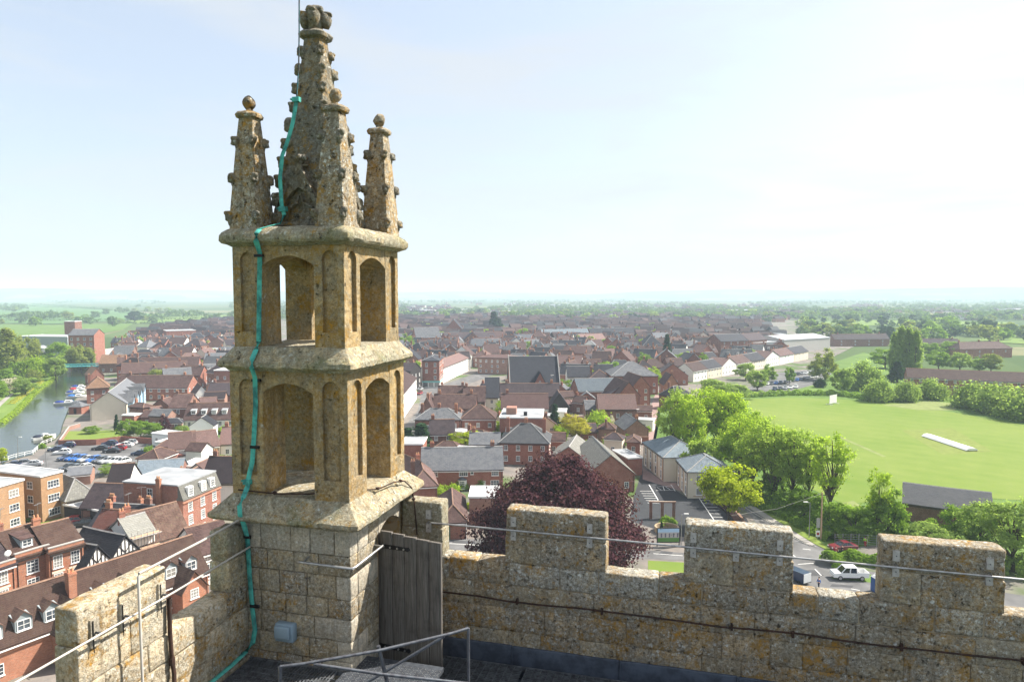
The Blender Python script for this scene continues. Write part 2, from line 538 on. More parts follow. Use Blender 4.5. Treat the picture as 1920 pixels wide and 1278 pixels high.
grassmat('grass_field', (0.112, 0.175, 0.027), (0.172, 0.215, 0.05), 0.022, 0.18, 0.05)
plain('square_turf', (0.165, 0.20, 0.055), 1.0, 0, 0.05, 0.15, 0.5)
plain('tarmac_patch', (0.075, 0.075, 0.078), 0.95, 0, 0.15, 0.2, 0.6)
plain('worn_turf', (0.19, 0.22, 0.085), 1.0, 0, 0.05, 0.2, 0.4)
grassmat('grass_rough', (0.065, 0.12, 0.025), (0.135, 0.205, 0.05), 0.08, 0.9)
grassmat('grass_meadow', (0.085, 0.15, 0.03), (0.18, 0.245, 0.055), 0.10, 0.6)
grassmat('pasture_green', (0.075, 0.145, 0.045), (0.10, 0.18, 0.06), 0.006, 0.1)


def ground_material():
    b = NB('countryside')
    p = b.pos()
    v = b.n('TexVoronoi', feature='F1', i_Scale=0.0042)
    b.link(p, v.inputs['Vector'])
    s = b.n('SeparateColor', i_0=v.outputs['Color']).outputs[0]
    c = b.mix(s, (0.05, 0.085, 0.03), (0.11, 0.15, 0.055))
    c = b.mix(b.math('GREATER_THAN', s, 0.8), c, (0.19, 0.185, 0.10))
    f = b.noise(p, 0.05, 5)
    c = b.mix(b.math('MULTIPLY', b.step(f, 0.4, 0.7), 0.4), c, (0.06, 0.09, 0.03))
    b.color(c)
    b.set(1.0, 0, 0.05)
    b = NB('town_yards')
    p = b.pos()
    f = b.noise(p, 0.045, 5, 0.6)
    g = b.noise(p, 0.3, 5, 0.6)
    c = b.mix(b.step(g, 0.35, 0.65), (0.14, 0.13, 0.12), (0.22, 0.19, 0.165))
    c = b.mix(b.step(f, 0.5, 0.62), c, (0.075, 0.12, 0.035))
    b.color(c)
    b.set(1.0, 0, 0.1)


ground_material()


def watermat():
    b = NB('river_water')
    p = b.pos()
    b.color((0.025, 0.032, 0.022))
    b.set(0.09, 0, 0.5)
    mp = b.n('Mapping', i_Scale=(0.5, 0.5, 1.0), i_Rotation=(0, 0, 0.5))
    b.link(p, mp.inputs['Vector'])
    h = b.math('ADD', b.noise(mp.outputs[0], 1.1, 4, 0.6), b.math('MULTIPLY', b.noise(p, 0.06, 3), 2.0))
    b.bump(h, 0.22, 0.25)


watermat()


def screenprint():
    """printed hoarding: pale sky, a pale building with dark bays, lawn"""
    b = NB('hoarding_print')
    o = b.obj()
    s = b.n('SeparateXYZ')
    b.link(o, s.inputs[0])
    z = s.outputs[2]
    c = b.mix(b.step(z, 1.5, 1.62), (0.10, 0.24, 0.05), (0.46, 0.42, 0.42))
    st = b.math('GREATER_THAN', b.math('SINE', b.math('MULTIPLY', s.outputs[0], 9.0)), 0.35)
    c = b.mix(b.math('MULTIPLY', st, b.math('MULTIPLY', b.math('GREATER_THAN', z, 1.65), b.math('LESS_THAN', z, 2.35))), c, (0.16, 0.15, 0.2))
    c = b.mix(b.step(z, 2.4, 2.6), c, (0.42, 0.60, 0.80))
    c = b.mix(b.math('MULTIPLY', b.step(b.noise(o, 1.2, 4), 0.6, 0.68), 0.8), c, (0.06, 0.12, 0.04))
    b.color(c)
    b.set(0.4, 0, 0.4)


screenprint()

# ------------------------------------------------------------------ mesh helpers


def mesh_from(name, verts, faces, mats, midx=None, smooth=None):
    me = bpy.data.meshes.new(name)
    me.from_pydata([tuple(v) for v in verts], [], faces)
    for m in (mats if isinstance(mats, (list, tuple)) else [mats]):
        me.materials.append(MAT[m] if isinstance(m, str) else m)
    if midx is not None:
        me.polygons.foreach_set('material_index', midx)
    if smooth is not None:
        me.polygons.foreach_set('use_smooth', [True] * len(me.polygons))
        if smooth < 3.1:
            me.set_sharp_from_angle(angle=smooth)
    me.update()
    return me


def link(name, me, parent=None, loc=None, rz=None, scale=None):
    o = bpy.data.objects.new(name, me)
    col.objects.link(o)
    if parent is not None:
        o.parent = parent
    if loc is not None:
        o.location = loc
    if rz is not None:
        o.rotation_euler = (0, 0, rz)
    if scale is not None:
        o.scale = scale
    return o


def tag(o, label, cat, group=None, kind=None):
    o['label'] = label
    if cat:
        o['category'] = cat
    if group:
        o['group'] = group
    if kind:
        o['kind'] = kind
    return o


def thing(name, label, cat, loc=(0, 0, 0), rz=0.0, group=None, scale=None):
    o = link(name, None, None, loc, rz, scale)
    o.empty_display_size = 0.2
    return tag(o, label, cat, group)


def struct(name, me, label=None):
    o = link(name, me)
    o['kind'] = 'structure'
    if label:
        o['label'] = label
    return o


def copy_tree(o, parent=None):
    c = o.copy()
    col.objects.link(c)
    c.parent = parent
    for ch in o.children:
        copy_tree(ch, c)
    return c


class MB:
    """collects faces for one mesh"""

    def __init__(self):
        self.v, self.f, self.mi = [], [], []

    def add(self, vs, fs, mi=0):
        k = len(self.v)
        self.v += [tuple(v) for v in vs]
        self.f += [tuple(i + k for i in f) for f in fs]
        self.mi += [mi] * len(fs)
        return self

    def box(self, x0, x1, y0, y1, z0, z1, mi=0):
        return self.add([(x0, y0, z0), (x1, y0, z0), (x1, y1, z0), (x0, y1, z0), (x0, y0, z1), (x1, y0, z1), (x1, y1, z1), (x0, y1, z1)],
                        [(0, 3, 2, 1), (4, 5, 6, 7), (0, 1, 5, 4), (1, 2, 6, 5), (2, 3, 7, 6), (3, 0, 4, 7)], mi)

    def prism(self, poly, z0, z1, mi=0):
        n = len(poly)
        vs = [(p[0], p[1], z0) for p in poly] + [(p[0], p[1], z1) for p in poly]
        fs = [tuple(reversed(range(n))), tuple(range(n, 2 * n))] + [(i, (i + 1) % n, n + (i + 1) % n, n + i) for i in range(n)]
        return self.add(vs, fs, mi)

    def extrude(self, pts, d, mi=0):
        """closed 3-D polygon pts swept by vector d"""
        n = len(pts)
        vs = [tuple(p) for p in pts] + [(p[0] + d[0], p[1] + d[1], p[2] + d[2]) for p in pts]
        fs = [tuple(reversed(range(n))), tuple(range(n, 2 * n))] + [(i, (i + 1) % n, n + (i + 1) % n, n + i) for i in range(n)]
        return self.add(vs, fs, mi)

    def tube(self, pts, r, n=8, mi=0, radii=None, flat=None):
        pts = [Vector(p) for p in pts]
        vs, fs = [], []
        for i, p in enumerate(pts):
            a = pts[max(0, i - 1)]
            c = pts[min(len(pts) - 1, i + 1)]
            t = (c - a).normalized()
            ref = Vector((0, 0, 1)) if abs(t.z) < 0.9 else Vector((0, 1, 0))
            s = t.cross(ref).normalized()
            u = s.cross(t).normalized()
            rr = radii[i] if radii else r
            for k in range(n):
                an = 2 * math.pi * k / n
                w, h = (rr, rr) if flat is None else flat
                vs.append(p + s * math.cos(an) * w + u * math.sin(an) * h)
        for i in range(len(pts) - 1):
            for k in range(n):
                fs.append((i * n + k, i * n + (k + 1) % n, (i + 1) * n + (k + 1) % n, (i + 1) * n + k))
        fs.append(tuple(reversed(range(n))))
        fs.append(tuple((len(pts) - 1) * n + k for k in range(n)))
        return self.add(vs, fs, mi)

    def mesh(self, name, mats, smooth=None):
        return mesh_from(name, self.v, self.f, mats, self.mi, smooth)


def wob(p, amp, freq, seed=0.0):
    q = Vector((p[0] * freq + seed, p[1] * freq + seed * 1.7, p[2] * freq - seed))
    n1 = noise.noise_vector(q)
    n2 = noise.noise_vector(q * 2.7)
    return Vector(p) + (n1 + n2 * 0.5) * amp


def block_mesh(name, x0, x1, y0, y1, z0, z1, mat, cell=0.14, bev=0.02, amp=0.008, freq=6.0, seed=0.0):
    """a hewn stone: box of grid cells with worn arrises and an uneven face"""
    def cuts(a, b):
        n = max(1, int(round((b - a - 2 * bev) / cell)))
        return [a, a + bev] + [a + bev + (b - a - 2 * bev) * i / n for i in range(1, n)] + [b - bev, b]
    X, Y, Z = cuts(x0, x1), cuts(y0, y1), cuts(z0, z1)
    idx, vs, fs = {}, [], []

    def vert(i, j, k):
        key = (i, j, k)
        if key not in idx:
            p = [X[i], Y[j], Z[k]]
            ext = [i in (0, len(X) - 1), j in (0, len(Y) - 1), k in (0, len(Z) - 1)]
            if sum(ext) >= 2:
                pull = bev * (0.30 if sum(ext) == 2 else 0.42)
                mid = ((x0 + x1) / 2, (y0 + y1) / 2, (z0 + z1) / 2)
                for a in range(3):
                    if ext[a]:
                        p[a] += pull if p[a] < mid[a] else -pull
            idx[key] = len(vs)
            vs.append(wob(p, amp, freq, seed))
        return idx[key]
    nx, ny, nz = len(X) - 1, len(Y) - 1, len(Z) - 1
    for i in range(nx):
        for j in range(ny):
            fs.append((vert(i, j, 0), vert(i, j + 1, 0), vert(i + 1, j + 1, 0), vert(i + 1, j, 0)))
            fs.append((vert(i, j, nz), vert(i + 1, j, nz), vert(i + 1, j + 1, nz), vert(i, j + 1, nz)))
    for i in range(nx):
        for k in range(nz):
            fs.append((vert(i, 0, k), vert(i + 1, 0, k), vert(i + 1, 0, k + 1), vert(i, 0, k + 1)))
            fs.append((vert(i, ny, k), vert(i, ny, k + 1), vert(i + 1, ny, k + 1), vert(i + 1, ny, k)))
    for j in range(ny):
        for k in range(nz):
            fs.append((vert(0, j, k), vert(0, j, k + 1), vert(0, j + 1, k + 1), vert(0, j + 1, k)))
            fs.append((vert(nx, j, k), vert(nx, j + 1, k), vert(nx, j + 1, k + 1), vert(nx, j, k + 1)))
    return mesh_from(name, vs, fs, mat, None, math.radians(50))


def square_loft(name, cx, cy, rings, mat, nseg=10, amp=0.008, freq=5.0, seed=0.0, rnd=0.03, smooth=50):
    """rings of (half width, z) round a square plan, uneven like old mouldings"""
    vs, fs = [], []
    m = 4 * nseg
    for (h, z) in rings:
        for s in range(4):
            for k in range(nseg):
                t = -1 + 2 * k / nseg
                x, y = [(t, -1), (1, t), (-t, 1), (-1, -t)][s]
                x *= h
                y *= h
                r = min(rnd, h * 0.3)
                if k == 0:
                    x -= math.copysign(r * 0.5, x)
                    y -= math.copysign(r * 0.5, y)
                vs.append(wob((cx + x, cy + y, z), amp, freq, seed))
    for i in range(len(rings) - 1):
        for k in range(m):
            fs.append((i * m + k, i * m + (k + 1) % m, (i + 1) * m + (k + 1) % m, (i + 1) * m + k))
    fs.append(tuple(reversed(range(m))))
    fs.append(tuple((len(rings) - 1) * m + k for k in range(m)))
    return mesh_from(name, vs, fs, mat, None, math.radians(smooth))


def lump_mesh(name, parts, mat, amp=0.02, freq=9.0, seed=0.0, seg=10, ring=7):
    """weathered carved knob: overlapping lobes in one mesh"""
    b = MB()
    for (c, r) in parts:
        vs, fs = [], []
        for i in range(ring + 1):
            th = math.pi * i / ring
            for k in range(seg):
                ph = 2 * math.pi * k / seg
                p = (c[0] + r[0] * math.sin(th) * math.cos(ph), c[1] + r[1] * math.sin(th) * math.sin(ph), c[2] + r[2] * math.cos(th))
                vs.append(wob(p, amp, freq, seed))
        for i in range(ring):
            for k in range(seg):
                fs.append((i * seg + k, (i + 1) * seg + k, (i + 1) * seg + (k + 1) % seg, i * seg + (k + 1) % seg))
        b.add(vs, fs)
    return b.mesh(name, mat, math.radians(70))


def sheet(name, pts, z, mat, kind='structure', label=None):
    me = mesh_from(name, [(p[0], p[1], z) for p in pts], [tuple(range(len(pts)))], mat)
    o = link(name, me)
    o['kind'] = kind
    if label:
        o['label'] = label
    return o


def sheet_px(name, px, z, mat, label=None):
    return sheet(name, [spot(a, b, z) for a, b in px], z, mat, 'structure', label)
# ================================================================== the tower top
rnd = random.Random(7)
CX, CY = -5.0, 8.48
HL, HU, HB = 0.85, 0.80, 0.86          # half widths: lower stage, upper stage, base
Z_BASE, Z_L0, Z_L1, Z_M0, Z_M1, Z_T0, Z_T1 = 37.6, 40.03, 40.40, 42.02, 42.34, 43.63, 43.87

tower = thing('abbey_tower', 'broad stone tower shaft carrying the roof walkway and battlements', 'tower')
link('shaft', MB().box(-5.93, 5.95, -2.4, 9.42, -0.5, 37.4).mesh('shaft', 'stone_block'), tower)
rb = MB()
rb.add([(-4.4, -0.9, 37.75), (4.4, -0.9, 37.75), (4.4, 7.6, 37.75), (-4.4, 7.6, 37.75), (0, 3.4, 40.1)],
       [(0, 1, 4), (1, 2, 4), (2, 3, 4), (3, 0, 4), (3, 2, 1, 0)])
link('lead_roof', rb.mesh('lead_roof', 'lead_sheet'), tower)
link('gutter_floor', MB().box(-5.7, 5.7, -2.2, 9.2, 37.4, 37.55).mesh('gutter_floor', 'lead_sheet'), tower)


def recess_face(b, o, u, n, outer, inner, depth, amp=0.004, close=True):
    """wall face between matching loops outer and inner (2-D pairs), the inner loop sunk by depth"""
    o, u, n = Vector(o), Vector(u), Vector(n)
    P = lambda q, d=0.0: wob(o + u * q[0] + Vector((0, 0, q[1])) - n * d, amp, 7.0)
    m = len(outer)
    vs = [P(q) for q in outer] + [P(q) for q in inner] + [P(q, depth) for q in inner]
    fs = []
    for i in range(m):
        j = (i + 1) % m
        fs.append((i, j, m + j, m + i))
        fs.append((m + i, m + j, 2 * m + j, 2 * m + i))
    if close:
        fs.append(tuple(range(2 * m, 3 * m)))
    b.add(vs, fs)


def arch_loops(w, h, ix0, ix1, iz0, izs, rise, k=6, arc=9):
    """rectangle w x h and, inside it, a round-headed panel"""
    outer, inner = [], []
    for i in range(k):
        t = i / k
        outer.append((0, h * t * izs / h))
        inner.append((ix0, iz0 + (izs - iz0) * t))
    for i in range(arc):
        t = i / (arc - 1)
        an = math.pi * (1 - t)
        inner.append(((ix0 + ix1) / 2 + (ix1 - ix0) / 2 * math.cos(an), izs + rise * math.sin(an)))
        outer.append((w * t, h) if 0 < i < arc - 1 else (w * t, h if 0 < t < 1 else izs + (h - izs) * 0.5))
    for i in range(k):
        t = 1 - (i + 1) / k
        outer.append((w, izs * t))
        inner.append((ix1, iz0 + (izs - iz0) * t))
    # top corners
    outer[k] = (0, h)
    outer[k + arc - 1] = (w, h)
    return outer, inner


def pier_mesh(name, x0, x1, y0, y1, z0, z1, faces, mat):
    b = MB()
    b.box(x0 + 0.055, x1 - 0.055, y0 + 0.055, y1 - 0.055, z0, z1)
    wx, wy, h = x1 - x0, y1 - y0, z1 - z0
    for f, o, u, n, w in (('-y', (x0, y0, z0), (1, 0, 0), (0, -1, 0), wx), ('+x', (x1, y0, z0), (0, 1, 0), (1, 0, 0), wy),
                          ('+y', (x1, y1, z0), (-1, 0, 0), (0, 1, 0), wx), ('-x', (x0, y1, z0), (0, -1, 0), (-1, 0, 0), wy)):
        if f in faces:
            a, c = w * 0.27, w * 0.77
            out, inn = arch_loops(w, h, a, c, h * 0.17, h * 0.86, (c - a) / 2)
            recess_face(b, o, u, n, out, inn, 0.05)
        else:
            k = 6
            vs = []
            for i in range(k + 1):
                for j in range(3):
                    vs.append(wob(Vector(o) + Vector(u) * (w * j / 2) + Vector((0, 0, h * i / k)), 0.004, 7.0))
            b.add(vs, [(i * 3 + j, i * 3 + j + 1, i * 3 + 3 + j + 1, i * 3 + 3 + j) for i in range(k) for j in range(2)])
    return b.mesh(name, mat, math.radians(35))


def arch_mesh(name, horiz, a0, a1, d0, d1, zs, rise, z1, mat):
    """depressed arch spanning a0..a1 along x (horiz) or y, d0..d1 thick"""
    n = 14
    pts = []
    for i in range(n + 1):
        t = i / n
        pts.append((a0 + (a1 - a0) * t, zs + rise * (1 - (2 * t - 1) ** 2)))
    b = MB()
    vs = []
    for d in (d0, d1):
        for (a, z) in pts:
            vs.append((a, d, z) if horiz else (d, a, z))
        for (a, z) in pts:
            vs.append((a, d, z1) if horiz else (d, a, z1))
    m = n + 1
    fs = []
    for i in range(n):
        fs.append((i, i + 1, m + i + 1, m + i))
        fs.append((2 * m + i, 3 * m + i, 3 * m + i + 1, 2 * m + i + 1))
        fs.append((i, 2 * m + i, 2 * m + i + 1, i + 1))
        fs.append((m + i, m + i + 1, 3 * m + i + 1, 3 * m + i))
    fs.append((0, m, 3 * m, 2 * m))
    fs.append((n, 2 * m + n, 3 * m + n, m + n))
    b.add([wob(v, 0.004, 7.0) for v in vs], fs)
    return b.mesh(name, mat, math.radians(35))


turret = thing('stone_turret', 'tall lichen-covered stone turret with two open arched stages and crocketed spire', 'turret', (CX, CY, Z_BASE))
toff = Vector((-CX, -CY, -Z_BASE))


def tpart(name, me, parent=None):
    """part of the turret whose mesh is written in place coordinates"""
    o = link(name, me, parent or turret)
    if parent is None:
        o.location = toff
    return o


# base with doorway towards the walkway
core = MB()
x0, x1, y0, y1 = CX - HB, CX + HB, CY - HB, CY + HB
core.box(x0 + 0.03, x1 - 0.03, y0 + 0.03, 8.40, Z_BASE, Z_L0)
core.box(x0 + 0.03, -4.95, 8.40, y1 - 0.03, Z_BASE, Z_L0)
core.box(-4.95, x1 - 0.03, 9.10, y1 - 0.03, Z_BASE, Z_L0)
core.box(-4.95, x1 - 0.03, 8.40, 9.10, 39.86, Z_L0)
base = tpart('base', core.mesh('base', 'mortar'))
zz = 38.0
ci = 0
while zz < Z_L0 - 0.02:
    hgt = [0.30, 0.27, 0.29, 0.26, 0.30, 0.27, 0.26, 0.1][ci % 8]
    z2 = min(zz + hgt, Z_L0 - 0.005)
    if Z_L0 - z2 < 0.12:
        z2 = Z_L0 - 0.005
    # front face
    xx = x0
    while xx < x1 - 0.01:
        w = rnd.uniform(0.26, 0.52)
        x2 = min(xx + w, x1)
        if x1 - x2 < 0.2:
            x2 = x1
        top = z2 > Z_L0 - 0.05
        mt = 'stone_pale' if (top or rnd.random() < 0.12) else rnd.choice(['stone_block', 'stone_block', 'stone_crust'])
        j = rnd.uniform(-0.006, 0.006)
        link('stone', block_mesh('stone', xx + 0.004, x2 - 0.004, y0 + j, y0 + 0.2, zz + 0.004, z2 - 0.004, mt, 0.15, 0.014, 0.006, 8, rnd.random() * 9), base)
        xx = x2
    # right face, near jamb
    yy = y0 + 0.2
    while yy < 8.39:
        w = rnd.uniform(0.24, 0.4)
        y2 = min(yy + w, 8.40)
        if 8.40 - y2 < 0.14:
            y2 = 8.40
        link('stone', block_mesh('stone', x1 - 0.2, x1 + rnd.uniform(-0.005, 0.005), yy + 0.004, y2 - 0.004, zz + 0.004, z2 - 0.004,
                                 rnd.choice(['stone_pale', 'stone_block']), 0.15, 0.014, 0.006, 8, rnd.random() * 9), base)
        yy = y2
    link('stone', block_mesh('stone', x1 - 0.24, x1 - 0.002, 9.10, y1 - 0.004, zz + 0.004, z2 - 0.004, 'stone_ochre', 0.15, 0.014, 0.006, 8, rnd.random() * 9), base)
    zz = z2
    ci += 1
tpart('door_arch', arch_mesh('door_arch', False, 8.40, 9.10, x1 - 0.3, x1 + 0.012, 39.72, 0.14, Z_L0 - 0.01, 'stone_pale'))


def ledge(name, prof, mat, seed):
    return tpart(name, square_loft(name, CX, CY, prof, mat, 26, 0.011, 7.0, seed, 0.03, 32))


ledge('base_ledge', [(0.80, 40.03), (0.90, 40.032), (0.955, 40.05), (0.985, 40.085), (1.065, 40.10), (1.092, 40.13), (1.088, 40.175), (1.055, 40.205), (0.95, 40.30), (0.865, 40.395), (0.5, 40.42)], 'stone_ledge', 3.1)
ledge('middle_ledge', [(0.80, 42.02), (0.875, 42.022), (0.90, 42.05), (0.945, 42.065), (0.97, 42.09), (0.968, 42.145), (0.945, 42.175), (0.88, 42.25), (0.815, 42.335), (0.5, 42.35)], 'stone_ledge', 5.3)
ledge('cornice', [(0.74, 43.62), (0.82, 43.625), (0.855, 43.65), (0.905, 43.665), (0.93, 43.70), (0.93, 43.76), (0.905, 43.80), (0.85, 43.845), (0.80, 43.87), (0.3, 43.89)], 'stone_ledge', 7.7)

for (H, z0, z1, zs, rise, mt, wf) in ((HL, Z_L1 - 0.03, Z_M0 + 0.01, 41.74, 0.13, 'stone_ochre', 0.285), (HU, Z_M1 - 0.04, Z_T0 + 0.01, 43.36, 0.14, 'stone_ochre', 0.262)):
    w = 2 * H * wf
    for sx in (-1, 1):
        for sy in (-1, 1):
            ax0, ax1 = (CX - H, CX - H + w) if sx < 0 else (CX + H - w, CX + H)
            ay0, ay1 = (CY - H, CY - H + w) if sy < 0 else (CY + H - w, CY + H)
            tpart('pier', pier_mesh('pier', ax0, ax1, ay0, ay1, z0, z1, ['-x' if sx < 0 else '+x', '-y' if sy < 0 else '+y'], mt))
    a0, a1 = CX - H + w - 0.01, CX + H - w + 0.01
    b0, b1 = CY - H + w - 0.01, CY + H - w + 0.01
    t = 0.36
    for d0, d1 in ((CY - H + 0.006, CY - H + t), (CY + H - t, CY + H - 0.006)):
        tpart('arch', arch_mesh('arch', True, a0, a1, d0, d1, zs, rise, z1, mt))
    for d0, d1 in ((CX - H + 0.006, CX - H + t), (CX + H - t, CX + H - 0.006)):
        tpart('arch', arch_mesh('arch', False, b0, b1, d0, d1, zs, rise, z1, mt))

# crockets: curled leaf knobs, pointing +x
CROCK = [lump_mesh('crocket', [((0.02, 0, 0.0), (0.075, 0.06, 0.085)), ((0.07, 0.015, 0.03), (0.042, 0.045, 0.045)), ((0.055, -0.02, -0.03), (0.045, 0.04, 0.05)), ((-0.01, 0, -0.08), (0.06, 0.04, 0.07))],
                   'stone_spire', 0.02, 14, s * 3.3, 9, 6) for s in range(3)]


def crocket(parent, x, y, z, ang, s=1.0):
    o = link('crocket', rnd.choice(CROCK), parent, (x, y, z), ang, (s, s, s * rnd.uniform(0.9, 1.15)))
    return o


SP = [(0.43, 43.84), (0.41, 44.1), (0.35, 44.6), (0.268, 45.2), (0.20, 45.7), (0.148, 46.15), (0.12, 46.44)]


def half_at(prof, z):
    for (h0, z0), (h1, z1) in zip(prof, prof[1:]):
        if z0 <= z <= z1:
            return h0 + (h1 - h0) * (z - z0) / (z1 - z0)
    return prof[-1][0]


spire = tpart('spire', square_loft('spire', CX, CY, SP, 'stone_spire', 6, 0.008, 7, 2.2, 0.02, 30))
for i in range(10):
    z = 44.02 + i * 0.248
    h = half_at(SP, z)
    for k, (sx, sy) in enumerate(((-1, -1), (1, -1), (1, 1), (-1, 1))):
        crocket(spire, CX + sx * (h - 0.022), CY + sy * (h - 0.022), z, math.atan2(sy, sx), 1.05 if i < 6 else 0.9)
# gablet with a cusped niche on each spire face
for ang in (0, 1, 2, 3):
    b = MB()
    k = 8
    outer, inner = [], []
    hw, ht = 0.33, 0.82
    for i in range(2 * k + 1):
        t = i / (2 * k)
        if t <= 0.5:
            q = t / 0.5
            outer.append((-hw * (1 - max(0, q - 0.3) / 0.7), 0.05 + (0.18 * q / 0.3 if q < 0.3 else 0.18 + (ht - 0.18) * (q - 0.3) / 0.7)))
            inner.append((-0.24 * (1 - max(0, q - 0.45) / 0.55) ** 0.6, 0.09 + 0.45 * q))
        else:
            q = (1 - t) / 0.5
            outer.append((hw * (1 - max(0, q - 0.3) / 0.7), 0.05 + (0.18 * q / 0.3 if q < 0.3 else 0.18 + (ht - 0.18) * (q - 0.3) / 0.7)))
            inner.append((0.24 * (1 - max(0, q - 0.45) / 0.55) ** 0.6, 0.09 + 0.45 * q))
    recess_face(b, (0, -0.50, 0), (1, 0, 0), (0, -1, 0), outer, inner, 0.09, 0.006)
    m = len(outer)
    b.add([(q[0], -0.50, q[1]) for q in outer] + [(q[0], -0.25, q[1]) for q in outer], [(i, (i + 1) % m, m + (i + 1) % m, m + i) for i in range(m)])
    # cusped tracery ribs standing in the niche
    for sgn in (-1, 1):
        b.tube([(sgn * 0.21, -0.46, 0.12), (sgn * 0.17, -0.46, 0.28), (sgn * 0.05, -0.46, 0.34), (0.0, -0.46, 0.47)], 0.02, 6)
    b.box(-0.24, 0.24, -0.48, -0.42, 0.05, 0.11)
    g = link('gablet', b.mesh('gablet', 'stone_spire', math.radians(40)), spire, (CX, CY, 43.86), ang * math.pi / 2)
    c, s = math.cos(ang * math.pi / 2), math.sin(ang * math.pi / 2)
    gx, gy = 0.0, -0.47
    link('gablet_finial', lump_mesh('gablet_finial', [((0, -0.03, 0.06), (0.05, 0.05, 0.08)), ((-0.06, -0.04, 0.08), (0.045, 0.04, 0.045)), ((0.06, -0.04, 0.08), (0.045, 0.04, 0.045)), ((0, -0.08, 0.09), (0.04, 0.04, 0.04)), ((0, 0, -0.01), (0.10, 0.06, 0.025))],
         'stone_spire', 0.012, 14, ang * 2.0), spire, (CX - gy * s * 0.86, CY + gy * c * 0.86, 43.86 + 0.84), ang * math.pi / 2)
link('collar', square_loft('collar', CX, CY, [(0.12, 46.42), (0.18, 46.45), (0.19, 46.49), (0.15, 46.53)], 'stone_spire', 6, 0.006, 8, 1, 0.08), spire)
fl = [((0, 0, 0.14), (0.11, 0.11, 0.17)), ((0, 0, 0.31), (0.07, 0.07, 0.06))]
for k in range(4):
    a = math.radians(20 + 90 * k)
    fl.append(((0.13 * math.cos(a), 0.13 * math.sin(a), 0.17), (0.085, 0.085, 0.12)))
    fl.append(((0.17 * math.cos(a), 0.17 * math.sin(a), 0.255), (0.055, 0.055, 0.035)))
    a += math.radians(45)
    fl.append(((0.08 * math.cos(a), 0.08 * math.sin(a), 0.29), (0.06, 0.06, 0.055)))
link('finial', lump_mesh('finial', fl, 'stone_spire', 0.022, 12, 4.4), spire, (CX, CY, 46.52))

PN = [(0.208, 43.85), (0.195, 44.1), (0.158, 44.6), (0.127, 45.0), (0.10, 45.29)]
OFF = 0.62
for k, (sx, sy) in enumerate(((-1, -1), (1, -1), (1, 1), (-1, 1))):
    px, py = CX + sx * OFF, CY + sy * OFF
    pin = tpart('pinnacle', square_loft('pinnacle', px, py, PN, 'stone_crust', 4, 0.006, 8, k * 2.0, 0.015, 30))
    for z in (44.02, 44.50, 44.98):
        h = half_at(PN, z)
        for (ax, ay) in ((-1, -1), (1, -1), (1, 1), (-1, 1)):
            crocket(pin, px + ax * (h - 0.018), py + ay * (h - 0.018), z, math.atan2(ay, ax), 0.78)
    link('collar', square_loft('collar', px, py, [(0.10, 45.27), (0.14, 45.285), (0.15, 45.32), (0.13, 45.35), (0.07, 45.37)], 'stone_crust', 5, 0.008, 10, k, 0.07), pin)
    link('ball_finial', lump_mesh('ball_finial', [((0, 0, 0.10), (0.078, 0.078, 0.092)), ((0, 0, 0.0), (0.045, 0.045, 0.06))], 'stone_crust', 0.016, 10, k * 3.1, 12, 9), pin, (px, py, 45.38))

# ------------------------------------------------------------------ battlements
Z_PB, Z_CR, Z_ME = 37.55, 39.21, 39.99
COURSE = [0.30, 0.36, 0.34, 0.33, 0.33]


def stones_run(parent, a0, a1, d0, d1, z0, z1, along_x, mat, wmin, wmax, r, cell=0.13, bev=0.02, amp=0.009):
    a = a0
    while a < a1 - 0.01:
        w = r.uniform(wmin, wmax)
        e = min(a + w, a1)
        if a1 - e < wmin * 0.6:
            e = a1
        m = mat if isinstance(mat, str) else r.choice(mat)
        j = r.uniform(-0.004, 0.004)
        g = 0.002
        if along_x:
            me = block_mesh('stone', a + g, e - g, d0 + j, d1 + j, z0 + g, z1 - g, m, cell, bev, amp, 6, r.random() * 20)
        else:
            me = block_mesh('stone', d0 + j, d1 + j, a + g, e - g, z0 + g, z1 - g, m, cell, bev, amp, 6, r.random() * 20)
        link('stone', me, parent)
        a = e


def battlement(name, label, along_x, a0, a1, d0, d1, merlons, mat, seed, topmat=None):
    r = random.Random(seed)
    t = thing(name, label, 'battlement')
    b = MB()
    ins = 0.02
    bx = (lambda p, q, z0, z1: b.box(p, q, d0 + ins, d1 - ins, z0, z1)) if along_x else (lambda p, q, z0, z1: b.box(d0 + ins, d1 - ins, p, q, z0, z1))
    bx(a0, a1, Z_PB, Z_CR - 0.03)
    for (m0, m1, zt, mm) in merlons:
        bx(m0 + 0.03, m1 - 0.03, Z_CR - 0.03, zt - 0.03)
    link('mortar_core', b.mesh('mortar_core', 'mortar'), t)
    z = Z_PB
    for i, h in enumerate(COURSE):
        top = i == len(COURSE) - 1
        stones_run(t, a0, a1, d0, d1, z, z + h, along_x, (topmat or mat) if top else mat, 0.38, 0.85, r, 0.12, 0.03 if top else 0.008, 0.012 if top else 0.007)
        z += h
    for (m0, m1, zt, mm) in merlons:
        zm = Z_CR + (zt - Z_CR) * 0.5
        stones_run(t, m0, m1, d0 + 0.002, d1 - 0.002, Z_CR, zm, along_x, mm or mat, 0.42, 0.8, r, 0.12, 0.008, 0.007)
        stones_run(t, m0 + 0.004, m1 - 0.004, d0 + 0.002, d1 - 0.002, zm, zt, along_x, mm or topmat or mat, 0.9, 1.5, r, 0.10, 0.03, 0.011)
    return t


